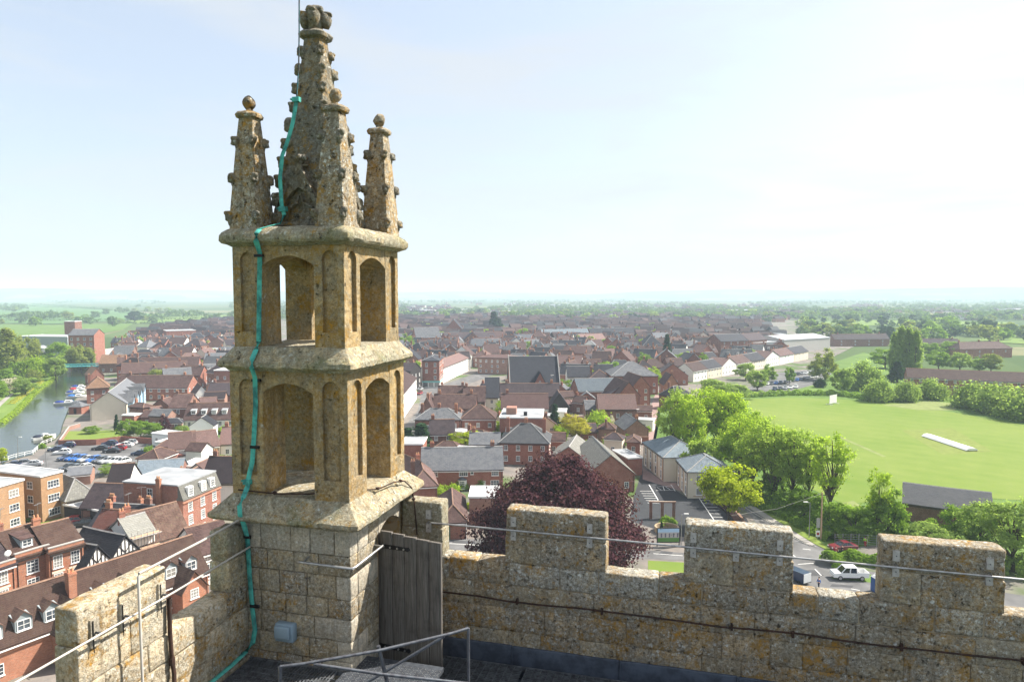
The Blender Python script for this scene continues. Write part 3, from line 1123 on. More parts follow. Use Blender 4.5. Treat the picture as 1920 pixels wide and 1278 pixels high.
YR = 9.14
XLW = -5.66
battlement('battlement', 'crenellated stone parapet speckled with white lichen, running off beside the plank door', True, -4.13, 6.3, YR, YR + 0.29,
           [(-4.13, -3.48, 39.99, 'stone_ledge'), (-2.53, -1.10, Z_ME, None), (-0.07, 1.29, Z_ME, None), (2.30, 3.64, Z_ME, None), (4.70, 6.05, Z_ME, None)],
           ['stone_crust', 'stone_crust', 'stone_block'], 11, ['stone_top', 'stone_crust'])
battlement('battlement', 'sunlit stone parapet with orange lichen and iron rails, overlooking the brick street houses', False, 2.0, 7.62, XLW - 0.29, XLW,
           [(5.06, 6.21, Z_ME, None), (7.26, 7.62, 40.0, 'stone_ledge')], ['stone_crust_warm', 'stone_crust_warm', 'stone_crust'], 23)

# ------------------------------------------------------------------ plank door
door = thing('plank_door', 'old grey oak plank door standing open beside the turret', 'door', (-4.10, 8.40, 37.92))
dvec = Vector((-3.17, 8.30, 0)) - Vector((-4.10, 8.40, 0))
door.rotation_euler = (0, 0, math.atan2(dvec.y, dvec.x))
DW, DH = dvec.length, 1.86
pw = DW / 5
for i in range(5):
    s = rnd.uniform(-0.006, 0.006)
    zt = DH + s - 0.012 * i
    me = block_mesh('plank', i * pw + 0.003, (i + 1) * pw - 0.003, -0.022 + rnd.uniform(-0.003, 0.003), 0.022, rnd.uniform(0, 0.02), zt, 'old_oak', 0.3, 0.006, 0.004, 3, i * 3.0)
    link('plank', me, door)
for z in (1.66, 0.25):
    b = MB()
    b.extrude([(-0.02, -0.034, z - 0.03), (0.40, -0.034, z - 0.022), (0.44, -0.034, z - 0.03), (0.47, -0.034, z), (0.44, -0.034, z + 0.03), (0.40, -0.034, z + 0.022), (-0.02, -0.034, z + 0.03)], (0, 0.012, 0))
    hg = link('strap_hinge', b.mesh('strap_hinge', 'black_iron'), door)
    for x in (0.07, 0.17, 0.28, 0.38):
        link('bolt', MB().tube([(x, -0.05, z), (x, -0.03, z)], 0.012, 8).mesh('bolt', 'galvanised'), hg)
for z in (0.4, 1.5):
    link('ledge_board', MB().box(0.05, DW - 0.05, 0.024, 0.055, z - 0.07, z + 0.07).mesh('ledge_board', 'old_oak'), door)
frame = thing('door_jamb', 'thin timber strip in the doorway between turret and open door', 'jamb')
link('post', block_mesh('post', -4.15, -4.10, 8.405, 8.45, 37.95, 39.75, 'old_oak', 0.4, 0.008, 0.004), frame)

# ------------------------------------------------------------------ copper lightning tape
P = on_plane
yb = CY - HB - 0.025
tape = [tuple(P(q[0], q[1], 1, q[2])) for q in ((561, -40, 8.16), (561, 60, 8.14), (560, 130, 8.10), (556, 187, 8.04), (549, 230, 8.0), (540, 262, 7.97), (529, 292, 7.94),
        (525, 335, 7.91), (528, 385, 7.89), (533, 403, 7.86), (525, 419, 7.78), (506, 424, 7.70), (487, 429, 7.62))]
ct = thing('lightning_conductor', 'turquoise copper lightning tape running down the front of the turret', 'cable')
b = MB()
b.tube(tape[:4], 0.010, 6)
link('rod', b.mesh('rod', 'dark_copper', 1.2), ct)
b = MB()
b.tube(tape[3:], 0.02, 8, flat=(0.030, 0.010))
link('upper_tape', b.mesh('upper_tape', 'verdigris', 1.0), ct)
low = [tape[-1]]
for q in ((481, 437, 7.52), (480, 452, 7.53), (487, 474, CY - HU - 0.02), (486, 560, CY - HU - 0.02), (485, 640, CY - HU - 0.02), (480, 655, 7.60), (473, 672, 7.50), (472, 690, 7.485),
          (478, 708, 7.58), (479, 760, CY - HL - 0.02), (476, 820, CY - HL - 0.02), (473, 865, CY - HL - 0.02), (466, 895, CY - HL - 0.02), (464, 912, 7.58)):
    low.append(tuple(P(q[0], q[1], 1, q[2])))
b = MB()
b.tube(low, 0.02, 8, flat=(0.036, 0.009))
link('tape', b.mesh('tape', 'verdigris', 1.0), ct)
low2 = [low[-1]]
for q in ((456, 932, 7.47), (449, 948, 7.40), (450, 966, 7.385), (458, 985, 7.50), (464, 1010, yb), (468, 1080, yb), (473, 1140, yb), (478, 1180, yb), (474, 1203, yb - 0.03)):
    low2.append(tuple(P(q[0], q[1], 1, q[2])))
e = Vector(low2[-1])
low2 += [(-5.62, 7.50, 38.32), (-5.61, 7.2, 38.30), (-5.61, 6.6, 38.29), (-5.61, 5.8, 38.29), (-5.61, 4.5, 38.29)]
b = MB()
b.tube(low2, 0.02, 8, flat=(0.036, 0.010))
link('tape', b.mesh('tape', 'verdigris', 1.0), ct)
for (px, py, y) in ((485, 479, CY - HU - 0.035), (480, 713, CY - HL - 0.035), (477, 838, CY - HL - 0.035), (461, 1006, yb - 0.02), (477, 1136, yb - 0.01)):
    c = P(px, py, 1, y)
    link('clip', MB().box(c.x - 0.065, c.x + 0.065, c.y - 0.012, c.y + 0.02, c.z - 0.018, c.z + 0.018).mesh('clip', 'black_iron'), ct)
for (x, y, z) in (tuple(P(556, 187, 1, 8.03)), tuple(P(531, 392, 1, 7.875)), tuple(P(464, 903, 1, 7.585))):
    link('clamp', MB().box(x - 0.05, x + 0.05, y - 0.03, y + 0.03, z - 0.03, z + 0.03).box(x - 0.09, x + 0.03, y - 0.01, y + 0.02, z + 0.0, z + 0.02).mesh('clamp', 'verdigris'), ct)

# iron cramp rod lying on the base ledge
rod = thing('iron_tie_rod', 'rusty iron tie rod lying along the ledge under the lower arches', 'rod')
pts = [(-5.72, 7.57, 40.46), (-5.2, 7.60, 40.44), (-4.75, 7.66, 40.45), (-4.3, 7.95, 40.45), (-4.06, 8.25, 40.40), (-4.03, 8.7, 40.38), (-3.98, 8.95, 40.33), (-3.93, 9.08, 40.2), (-3.90, 9.11, 39.95), (-3.87, 9.12, 39.5)]
link('bar', MB().tube(pts, 0.010, 7).mesh('bar', 'rust', 1.2), rod)
for q in ((-5.2, 7.60, 40.45), (-4.06, 8.25, 40.41), (-4.0, 8.85, 40.36), (-3.91, 9.10, 40.03)):
    link('clip', lump_mesh('clip', [(q, (0.03, 0.03, 0.022))], 'rust', 0.004), rod)

# ------------------------------------------------------------------ rails and fittings
rail = thing('wall_rail', 'galvanised steel rail bracketed along the shaded battlement', 'rail')
b = MB().tube([(-3.62, YR - 0.10, 39.72), (-1.0, YR - 0.10, 39.715), (1.2, YR - 0.10, 39.70), (3.6, YR - 0.10, 39.69), (6.2, YR - 0.10, 39.68)], 0.013, 10)
link('tube', b.mesh('tube', 'galvanised', 1.2), rail)
for px in (803, 963, 1107, 1303, 1384, 1467, 1687, 1865):
    c = P(px, 553 + 300, 1, YR)
    x = c.x
    for (za, zb) in ((39.745, 39.875), (39.55, 39.675)):
        if px == 1384 and za > 39.7:
            continue
        pl = link('bracket_plate', MB().box(x - 0.037, x + 0.037, YR - 0.026, YR + 0.008, za, zb).mesh('bracket_plate', 'zinc_plate'), rail)
        link('screw', MB().tube([(x, YR - 0.034, (za + zb) / 2), (x, YR - 0.02, (za + zb) / 2)], 0.008, 6).mesh('screw', 'dull_steel'), pl)
    link('bracket_arm', MB().tube([(x, YR, 39.70), (x, YR - 0.10, 39.70)], 0.01, 6).mesh('bracket_arm', 'galvanised'), rail)

cab = thing('rusty_cable', 'rusty iron pipe clipped low along the shaded battlement', 'pipe')
pts = []
for i in range(22):
    x = -3.9 + i * 0.48
    pts.append((x, YR - 0.03, 38.665 + 0.012 * math.sin(i * 1.3) + 0.006 * (i % 3)))
link('pipe', MB().tube(pts, 0.012, 8).mesh('pipe', 'rust', 1.2), cab)
for x in (-2.35, -1.15, 0.55, 1.30, 2.55, 3.85):
    link('pipe_clip', MB().box(x - 0.014, x + 0.014, YR - 0.05, YR + 0.01, 38.63, 38.71).mesh('pipe_clip', 'rust'), cab)

lr = thing('wall_rail', 'pale steel rail strung in front of the sunlit parapet', 'rail')
link('tube', MB().tube([(XLW + 0.10, 2.2, 39.66), (XLW + 0.10, 4.3, 39.69), (XLW + 0.10, 6.2, 39.69), (XLW + 0.07, 7.6, 39.70)], 0.012, 10).mesh('tube', 'rope_white', 1.2), lr)
for y in (5.24, 5.60, 6.12):
    link('bracket_plate', MB().box(XLW - 0.006, XLW + 0.022, y - 0.05, y + 0.05, 39.55, 39.83).mesh('bracket_plate', 'stone_pale'), lr)
    link('bracket_arm', MB().tube([(XLW, y, 39.69), (XLW + 0.10, y, 39.69)], 0.012, 6).mesh('bracket_arm', 'dull_steel'), lr)
    link('stud', MB().tube([(XLW + 0.03, y - 0.03, 39.50), (XLW + 0.03, y - 0.03, 39.82)], 0.005, 6).mesh('stud', 'black_iron'), lr)
hr = thing('corner_handrail', 'bent steel handrail rising above the sunlit parapet to the turret', 'rail')
link('tube', MB().tube([(XLW + 0.16, 5.66, 38.2), (XLW + 0.16, 5.65, 40.10), (XLW + 0.16, 5.66, 40.13), (XLW + 0.14, 6.6, 40.13), (XLW + 0.05, 7.50, 40.12), (XLW + 0.02, 7.62, 40.12)], 0.014, 10).mesh('tube', 'rope_white', 1.2), hr)
link('flange', MB().tube([(XLW + 0.16, 5.66, 38.2), (XLW + 0.16, 5.66, 38.23)], 0.05, 10).mesh('flange', 'dull_steel'), hr)
rp = thing('rusty_downpipe', 'crooked rusty pipe against the end of the sunlit merlon', 'pipe')
link('pipe', MB().tube([(XLW + 0.035, 6.20, 39.62), (XLW + 0.04, 6.19, 39.2), (XLW + 0.035, 6.21, 38.9), (XLW + 0.05, 6.22, 38.75), (XLW + 0.10, 6.16, 38.5), (XLW + 0.10, 6.15, 38.25)], 0.024, 8).mesh('pipe', 'rust', 1.2), rp)
link('collar', MB().tube([(XLW + 0.035, 6.21, 38.92), (XLW + 0.037, 6.21, 38.84)], 0.034, 8).mesh('collar', 'rust'), rp)

br = thing('grab_rail', 'short steel grab rail wrapping the corner of the turret base', 'rail')
a = P(561, 1053, 1, y0 - 0.12)
c = Vector((x1 + 0.10, y0 - 0.12, a.z - 0.01))
link('tube', MB().tube([a, c - Vector((0.03, 0, 0)), c + Vector((0, 0.04, 0)), (x1 + 0.12, 8.30, a.z)], 0.017, 10).mesh('tube', 'galvanised', 1.2), br)
link('stay', MB().tube([a + Vector((0.06, 0, 0)), a + Vector((0.06, 0.14, 0.03))], 0.013, 8).mesh('stay', 'galvanised'), br)
link('stay', MB().tube([c, (x1 - 0.02, y0 + 0.06, a.z - 0.12)], 0.013, 8).mesh('stay', 'galvanised'), br)
link('stay', MB().tube([(x1 + 0.12, 8.28, a.z), (x1 - 0.02, 8.28, a.z)], 0.013, 8).mesh('stay', 'galvanised'), br)

jb = thing('junction_box', 'blue-grey plastic junction box on the turret base', 'box')
q = P(540, 1181, 1, y0)
b1 = block_mesh('box_body', q.x - 0.135, q.x + 0.135, y0 - 0.10, y0 + 0.01, q.z - 0.115, q.z + 0.125, 'grey_plastic', 0.3, 0.02, 0.0)
link('box_body', b1, jb)
link('box_lid', block_mesh('box_lid', q.x - 0.12, q.x + 0.10, y0 - 0.145, y0 - 0.095, q.z - 0.06, q.z + 0.11, 'grey_plastic', 0.3, 0.02, 0.0), jb)

# gratings and walkway
def grating(name, label, x0, x1, y0, y1, z, along='x', label_cat='grating'):
    t = thing(name, label, label_cat)
    b = MB()
    if along == 'x':
        n = int((y1 - y0) / 0.042)
        for i in range(n):
            y = y0 + i * 0.042
            b.box(x0, x1, y, y + 0.009, z - 0.03, z)
        m = int((x1 - x0) / 0.105)
        for i in range(m):
            x = x0 + i * 0.105
            b.box(x, x + 0.009, y0, y1, z - 0.018, z - 0.002)
    else:
        n = int((x1 - x0) / 0.042)
        for i in range(n):
            x = x0 + i * 0.042
            b.box(x, x + 0.009, y0, y1, z - 0.03, z)
        m = int((y1 - y0) / 0.105)
        for i in range(m):
            y = y0 + i * 0.105
            b.box(x0, x1, y, y + 0.009, z - 0.018, z - 0.002)
    o = link('grating_bars', b.mesh('grating_bars', 'grating_steel'), t)
    o['kind'] = 'stuff'
    f = MB()
    f.box(x0 - 0.03, x1 + 0.03, y0 - 0.03, y0 - 0.003, z - 0.06, z + 0.003).box(x0 - 0.03, x1 + 0.03, y1 + 0.003, y1 + 0.03, z - 0.06, z + 0.003)
    link('edge_frame', f.mesh('edge_frame', 'grating_steel'), t)
    return t


grating('walkway_grating', 'dark steel grating in front of the turret base', -5.60, -4.28, 5.2, 7.58, 38.20, 'y')
grating('walkway_grating', 'dark steel grating panel between door and joint in the lower walkway', -3.95, -2.25, 7.7, 9.06, 37.74, 'x')
grating('walkway_grating', 'long dark steel grating panel along the foot of the shaded battlement', -2.20, 5.5, 7.7, 9.06, 37.74, 'x')
tp = thing('tread_plate', 'grey patterned steel tread plate below the crossed handrails', 'plate')
tb = MB().box(-4.24, -3.05, 5.6, 8.02, 38.14, 38.20)
link('sheet', tb.mesh('sheet', 'tread_plate'), tp)
sb = MB()
for i in range(24):
    for j in range(46):
        x, y = -4.20 + i * 0.05, 5.65 + j * 0.05
        s = 1 if (i + j) % 2 else -1
        sb.add([(x - 0.014, y - 0.014 * s - 0.004, 38.2045), (x + 0.014, y + 0.014 * s - 0.004, 38.2045), (x + 0.014, y + 0.014 * s + 0.004, 38.2045), (x - 0.014, y - 0.014 * s + 0.004, 38.2045)], [(0, 1, 2, 3)])
so = link('tread_studs', sb.mesh('tread_studs', 'galvanised'), tp)
so['kind'] = 'stuff'
fl = thing('lead_flashing', 'dark lead upstand along the foot of the shaded battlement', 'flashing')
xx = -3.95
while xx < 6.0:
    link('lead_sheet', block_mesh('lead_sheet', xx + 0.004, xx + 1.52, YR - 0.035, YR + 0.004, 37.56, 38.01 + rnd.uniform(-0.008, 0.008), 'lead_sheet', 0.2, 0.01, 0.006, 4, xx), fl)
    link('lead_roll', MB().tube([(xx, YR - 0.04, 37.56), (xx, YR - 0.04, 38.015)], 0.013, 6).mesh('lead_roll', 'lead_sheet'), fl)
    xx += 1.53

sr = thing('stair_handrail', 'crossed dull steel handrail tubes around the walkway stair', 'handrail')
T = [spot(525, 1249, 39.22), spot(572, 1243, 39.22), spot(709, 1219, 39.22), spot(845, 1187, 39.24), spot(878, 1177, 39.26)]
link('top_tube', MB().tube(T, 0.017, 10).mesh('top_tube', 'dull_steel', 1.2), sr)
link('post', MB().tube([T[0], (T[0].x, T[0].y, 38.2)], 0.019, 10).mesh('post', 'dull_steel', 1.2), sr)
link('post', MB().tube([T[-1], (T[-1].x, T[-1].y, 37.74)], 0.019, 10).mesh('post', 'dull_steel', 1.2), sr)
link('post', MB().tube([spot(709, 1210, 39.26), spot(729, 1290, 38.75)], 0.021, 10).mesh('post', 'dull_steel', 1.2), sr)
link('brace', MB().tube([spot(588, 1244, 39.2), spot(715, 1263, 39.05), spot(900, 1283, 38.9)], 0.017, 10).mesh('brace', 'dull_steel', 1.2), sr)
link('brace', MB().tube([spot(833, 1192, 39.2), spot(685, 1280, 38.75)], 0.017, 10).mesh('brace', 'dull_steel', 1.2), sr)
# ================================================================== the land
disc = [(9000 * math.cos(2 * math.pi * i / 96), 9000 * math.sin(2 * math.pi * i / 96)) for i in range(96)]
sheet('ground', disc, -0.30, 'countryside')


def hills():
    r = random.Random(5)
    vs, fs = [], []
    n = 140
    for row in range(4):
        for i in range(n + 1):
            a = math.radians(-75 + 150 * i / n)
            d = 6500 + row * 600
            h = [0, 55, 105, 70][row]
            q = noise.noise(Vector((a * 3.0, row * 0.2, 2.2))) * 0.6 + noise.noise(Vector((a * 9.0, row * 0.3, 5.2))) * 0.3
            left = max(0.0, min(1.0, (-a - 0.15) * 1.5))
            z = -0.3 + h * (0.75 + q * 0.8 + 0.1 * left)
            dx, dy = math.sin(a), math.cos(a)
            x = d * (dx * RGT[0] + dy * FWD[0])
            y = d * (dx * RGT[1] + dy * FWD[1])
            vs.append((x, y, max(z, -0.3)))
    for row in range(3):
        for i in range(n):
            k = row * (n + 1) + i
            fs.append((k, k + 1, k + n + 2, k + n + 1))
    o = struct('hills', mesh_from('hills', vs, fs, 'countryside', None, 3.2))


hills()
# gently rising pasture beyond the river
def pasture():
    for nm, px, z, mat in (('pasture_field', [(-140, 603), (100, 607), (238, 600), (330, 592), (210, 581), (60, 570), (-140, 566)], 0.6, 'pasture_green'),
                           ('pasture_field', [(255, 606), (430, 600), (440, 590), (330, 593), (240, 601)], 0.5, 'grass_meadow'),
                           ('pasture_field', [(-140, 640), (100, 640), (230, 618), (250, 606), (100, 609), (-140, 605)], 0.3, 'grass_rough'),
                           ('pasture_field', [(1830, 640), (2100, 652), (2100, 625), (1860, 622)], 0.3, 'grass_meadow'),
                           ('pasture_field', [(1500, 606), (1640, 610), (1900, 612), (1900, 604), (1600, 599)], 0.2, 'grass_meadow')):
        sheet_px(nm, px, z, mat)


pasture()
# the river bed and bank levels
WATER_Z = -0.10
sheet_px('river', [(-160, 900), (0, 868), (21, 861), (61, 851), (78, 835), (103, 823), (113, 811), (117, 795), (130, 762), (164, 716), (186, 700), (192, 688), (205, 668), (215, 660),
                   (200, 657), (180, 668), (150, 682), (131, 689), (124, 694), (103, 710), (70, 732), (30, 773), (0, 797), (-160, 870)], WATER_Z, 'river_water')
bank_l = [(-160, 868), (0, 795), (30, 771), (70, 730), (103, 708), (124, 692), (150, 680), (165, 670), (120, 655), (0, 655), (-160, 690)]
sheet_px('river_bank', bank_l, 0.02, 'grass_meadow')
sheet_px('bank_path', [(-80, 830), (0, 752), (20, 738), (26, 738), (4, 758), (-70, 838)], 0.06, 'pavement_slab')
# banks with a real edge down to the water
def bank_edge(px, name):
    pts = [spot(a, b, 0.02) for a, b in px]
    vs, fs = [], []
    for i, p in enumerate(pts):
        vs += [(p.x, p.y, 0.02), (p.x, p.y, -0.6)]
    for i in range(len(pts) - 1):
        fs.append((2 * i, 2 * i + 2, 2 * i + 3, 2 * i + 1))
    struct(name, mesh_from(name, vs, fs, 'grass_rough'))


bank_edge(bank_l[:7], 'river_bank_edge')
right_bank = [(-160, 901), (0, 869), (21, 862), (61, 852), (78, 836), (104, 824), (114, 812), (118, 796), (131, 763), (165, 717), (187, 701), (193, 688), (206, 668), (216, 660)]
town_px = right_bank + [(245, 628), (300, 606), (440, 600), (760, 592), (1100, 590), (1500, 598), (1620, 640), (1500, 700), (1400, 735), (1240, 760), (1225, 840), (1330, 935), (1400, 950),
                        (1500, 1030), (1640, 1020), (1900, 1060), (2300, 1150), (2300, 1500), (1000, 2200), (-400, 1500), (-400, 1000)]
sheet_px('town_ground', town_px, 0.0, 'town_yards')
bank_edge(right_bank, 'quay_edge')
# cricket field and rough grass round it
sheet_px('rough_grass', [(1220, 850), (1235, 765), (1400, 735), (1500, 700), (1620, 660), (1700, 690), (2150, 735), (2300, 1120), (1900, 1062), (1640, 1022), (1500, 1032), (1400, 952), (1330, 937)], 0.02, 'grass_rough')
sheet_px('cricket_field', [(1398, 748), (1480, 745), (1560, 747), (1700, 757), (1800, 775), (1990, 808), (2150, 900), (1960, 940), (1800, 930), (1680, 935), (1580, 945), (1500, 905), (1440, 830)], 0.06, 'grass_field')
sheet_px('worn_path', [(1572, 819), (1577, 818), (1662, 855), (1655, 856)], 0.07, 'worn_turf')
sheet_px('worn_path', [(1580, 942), (1600, 938), (1622, 952), (1598, 960)], 0.08, 'worn_turf')
sheet_px('nets_mat', [(1655, 759), (1740, 751), (1800, 757), (1790, 769), (1720, 768)], 0.08, 'worn_turf')
sheet_px('pitch_square', [(1690, 806), (1785, 802), (1862, 846), (1768, 852)], 0.066, 'square_turf')
# roads
sheet_px('road', [(700, 1000), (835, 1007), (960, 1014), (1290, 1036), (1500, 1050), (1660, 1075), (2200, 1160), (2200, 1260), (1650, 1130), (1480, 1118), (1280, 1050), (960, 1034), (830, 1030), (700, 1024)], 0.02, 'tarmac')
sheet_px('side_road', [(1392, 950), (1412, 948), (1470, 985), (1525, 1018), (1580, 1040), (1640, 1052), (1600, 1068), (1500, 1060), (1440, 1005)], 0.024, 'tarmac')
sheet_px('street', [(740, 820), (783, 770), (793, 729), (846, 716), (905, 694), (930, 700), (868, 724), (823, 735), (812, 760), (795, 800), (770, 840)], 0.02, 'tarmac')
sheet_px('lane', [(1198, 800), (1218, 770), (1228, 740), (1240, 740), (1236, 790), (1228, 835), (1206, 838)], 0.02, 'block_paving')
sheet_px('riverside_car_park', [(60, 868), (118, 822), (285, 822), (300, 850), (262, 874), (150, 905), (0, 905), (-60, 900)], 0.02, 'tarmac')
sheet_px('forecourt', [(1205, 880), (1246, 905), (1290, 933), (1340, 930), (1400, 972), (1420, 1015), (1270, 1005), (1180, 975), (1190, 925)], 0.02, 'tarmac_new')
sheet_px('paved_strip', [(1205, 876), (1246, 903), (1272, 905), (1283, 922), (1205, 898)], 0.026, 'block_paving')
sheet_px('town_car_park', [(1385, 735), (1410, 722), (1440, 700), (1535, 692), (1560, 700), (1530, 720), (1480, 733), (1400, 742)], 0.04, 'tarmac')
sheet_px('lawn', [(128, 808), (225, 806), (228, 822), (118, 824)], 0.03, 'grass_field')
sheet_px('lawn', [(60, 985), (124, 962), (128, 972), (75, 998)], 0.03, 'grass_field')
sheet_px('lawn', [(1215, 1050), (1290, 1054), (1290, 1075), (1215, 1070)], 0.03, 'grass_field')
sheet_px('verge', [(1570, 1062), (1640, 1078), (1640, 1092), (1560, 1084)], 0.03, 'grass_rough')
sheet_px('verge', [(1412, 946), (1440, 944), (1500, 980), (1560, 1035), (1530, 1020), (1470, 984)], 0.10, 'grass_field')
sheet_px('footpath', [(1400, 949), (1412, 947), (1472, 985), (1528, 1020), (1518, 1022), (1460, 988)], 0.13, 'pavement_slab')
kb = MB()
ks = [spot(a, b, 0) for a, b in ((1394, 950), (1440, 978), (1480, 1004), (1510, 1020), (1530, 1025))]
for p, q in zip(ks, ks[1:]):
    d = (q - p).normalized()
    n = Vector((-d.y, d.x, 0)) * 0.075
    kb.add([p - n, q - n, q + n, p + n] + [v + Vector((0, 0, 0.13)) for v in (p - n, q - n, q + n, p + n)], [(4, 5, 6, 7), (0, 1, 5, 4), (1, 2, 6, 5), (2, 3, 7, 6), (3, 0, 4, 7)])
struct('kerb', kb.mesh('kerb', 'kerb_stone'))


for q in ([(1500, 1068), (1530, 1068), (1545, 1078), (1510, 1079)], [(1560, 1094), (1600, 1097), (1598, 1101), (1556, 1099)], [(850, 1012), (890, 1014), (892, 1019), (848, 1017)], [(1240, 1032), (1262, 1034), (1258, 1041), (1234, 1039)]):
    sheet_px('road_patch', q, 0.032, 'tarmac_patch')


def stripe(a, b, w, z=0.045, name='road_marking', mat='road_paint'):
    p, q = spot(a[0], a[1], z), spot(b[0], b[1], z)
    d = (q - p).normalized()
    n = Vector((-d.y, d.x, 0)) * w / 2
    struct(name, mesh_from(name, [p - n, q - n, q + n, p + n], [(0, 1, 2, 3)], mat))


for a, b in (((1528, 1066), (1540, 1078)), ((1496, 1057), (1526, 1055)), ((1552, 1106), (1572, 1109)), ((1596, 1103), (1612, 1106)), ((1505, 1028), (1520, 1030)), ((1440, 1003), (1495, 1046)),
             ((840, 1018), (945, 1024)), ((1225, 1037), (1280, 1041))):
    stripe(a, b, 0.14)
stripe((1217, 908), (1234, 937), 0.18)
stripe((1310, 932), (1346, 985), 0.15)
for i in range(8):
    t = i / 7
    a = (1313 + 30 * t, 937 + 44 * t)
    stripe(a, (a[0] + 24 - 3 * t, a[1] + 0.5), 0.13)
for i in range(6):
    t = i / 5
    a = (1200 + 14 * t, 920 + 22 * t)
    stripe(a, (a[0] + 22, a[1] + 0.2), 0.15)
for a, b in (((1228, 912), (1262, 910)), ((1230, 919), (1266, 918)), ((1243, 911), (1246, 919)), ((1258, 908), (1266, 920)), ((1232, 913), (1240, 918)), ((1248, 912), (1256, 917))):
    stripe(a, b, 0.14)

# ================================================================== buildings
WIN = {}


def window_meshes(w, h, nx, ny):
    key = (round(w, 2), round(h, 2), nx, ny)
    if key not in WIN:
        b = MB()
        f, d = 0.085, 0.05
        b.box(-w / 2, w / 2, -d, 0.02, 0, f).box(-w / 2, w / 2, -d, 0.02, h - f, h).box(-w / 2, -w / 2 + f, -d, 0.02, f, h - f).box(w / 2 - f, w / 2, -d, 0.02, f, h - f)
        for i in range(1, nx):
            x = -w / 2 + w * i / nx
            b.box(x - 0.025, x + 0.025, -d + 0.015, 0.02, f, h - f)
        for i in range(1, ny):
            z = h * i / ny
            b.box(-w / 2 + f, w / 2 - f, -d + 0.018, 0.02, z - 0.025, z + 0.025)
        b.box(-w / 2 - 0.08, w / 2 + 0.08, -0.12, 0.02, -0.09, -0.001)
        p = MB().box(-w / 2 + 0.04, w / 2 - 0.04, -0.012, 0.016, 0.04, h - 0.04)
        q = MB()
        q.v, q.f, q.mi = list(b.v), list(b.f), list(b.mi)
        q.add(p.v, p.f, 1)
        WIN[key] = (b.mesh('window', 'white_paint'), p.mesh('pane', 'window_glass'), q.mesh('window_small', ['white_paint', 'window_glass']))
    return WIN[key]


def window(parent, x, y, z, rz, w=1.0, h=1.4, nx=2, ny=2, near=True):
    f, p, s = window_meshes(w, h, nx, ny)
    if near:
        o = link('window', f, parent, (x, y, z), rz)
        link('pane', p, o)
    else:
        o = link('window', s, parent, (x, y, z), rz)
    return o


CHIM = {}
ab = MB().tube([(0, 0, -0.3), (0, 0, 2.0)], 0.025, 5).tube([(-0.7, 0, 1.9), (0.7, 0, 1.9)], 0.018, 4)
for i_ in range(7):
    ab.tube([(-0.6 + i_ * 0.2, -0.3, 1.9), (-0.6 + i_ * 0.2, 0.3, 1.9)], 0.012, 4)
AERIAL = ab.mesh('aerial', 'galvanised')


def chimney(parent, x, y, z0, z1, mat='brick_red', w=0.9, d=0.55, near=True, pots=2):
    key = (mat, round(z1 - z0, 1), w, d, pots, near)
    if key not in CHIM:
        b = MB()
        h = z1 - z0
        b.box(-w / 2, w / 2, -d / 2, d / 2, 0, h).box(-w / 2 - 0.06, w / 2 + 0.06, -d / 2 - 0.06, d / 2 + 0.06, h - 0.3, h - 0.12)
        p = MB()
        for i in range(pots):
            cx = -w / 2 + w * (i + 0.5) / pots
            p.tube([(cx, 0, h - 0.01), (cx, 0, h + 0.45)], 0.13, 7, 0, [0.15, 0.11])
        if near:
            CHIM[key] = (b.mesh('chimney', mat), p.mesh('chimney_pot', 'pot_clay'))
        else:
            k = MB()
            k.v, k.f, k.mi = list(b.v), list(b.f), list(b.mi)
            k.add(p.v, p.f, 1)
            CHIM[key] = (k.mesh('chimney', [mat, 'pot_clay']), None)
    a, p = CHIM[key]
    o = link('chimney', a, parent, (x, y, z0))
    if p:
        link('chimney_pots', p, o)
        if int(abs(x * 7 + z1 * 3)) % 3 == 0:
            link('aerial', AERIAL, o, (0.3, 0.0, z1 - z0), 0.6)
    return o


OCC = []          # occupied circles (x, y, r)


def swap(vs, on):
    return [(v[1], v[0], v[2]) for v in vs] if on else vs


def wall_mesh(L, D, eave, rise, ridge, mat):
    b = MB()
    b.box(0, L, 0, D, -0.5, eave)
    if ridge in ('u', 'v'):
        LL, DD = (L, D) if ridge == 'u' else (D, L)
        for x in (0.0, LL):
            b.add(swap([(x, 0, eave), (x, DD, eave), (x, DD / 2, eave + rise - 0.05)], ridge == 'v'), [(0, 1, 2)])
    return b.mesh('wall', mat)


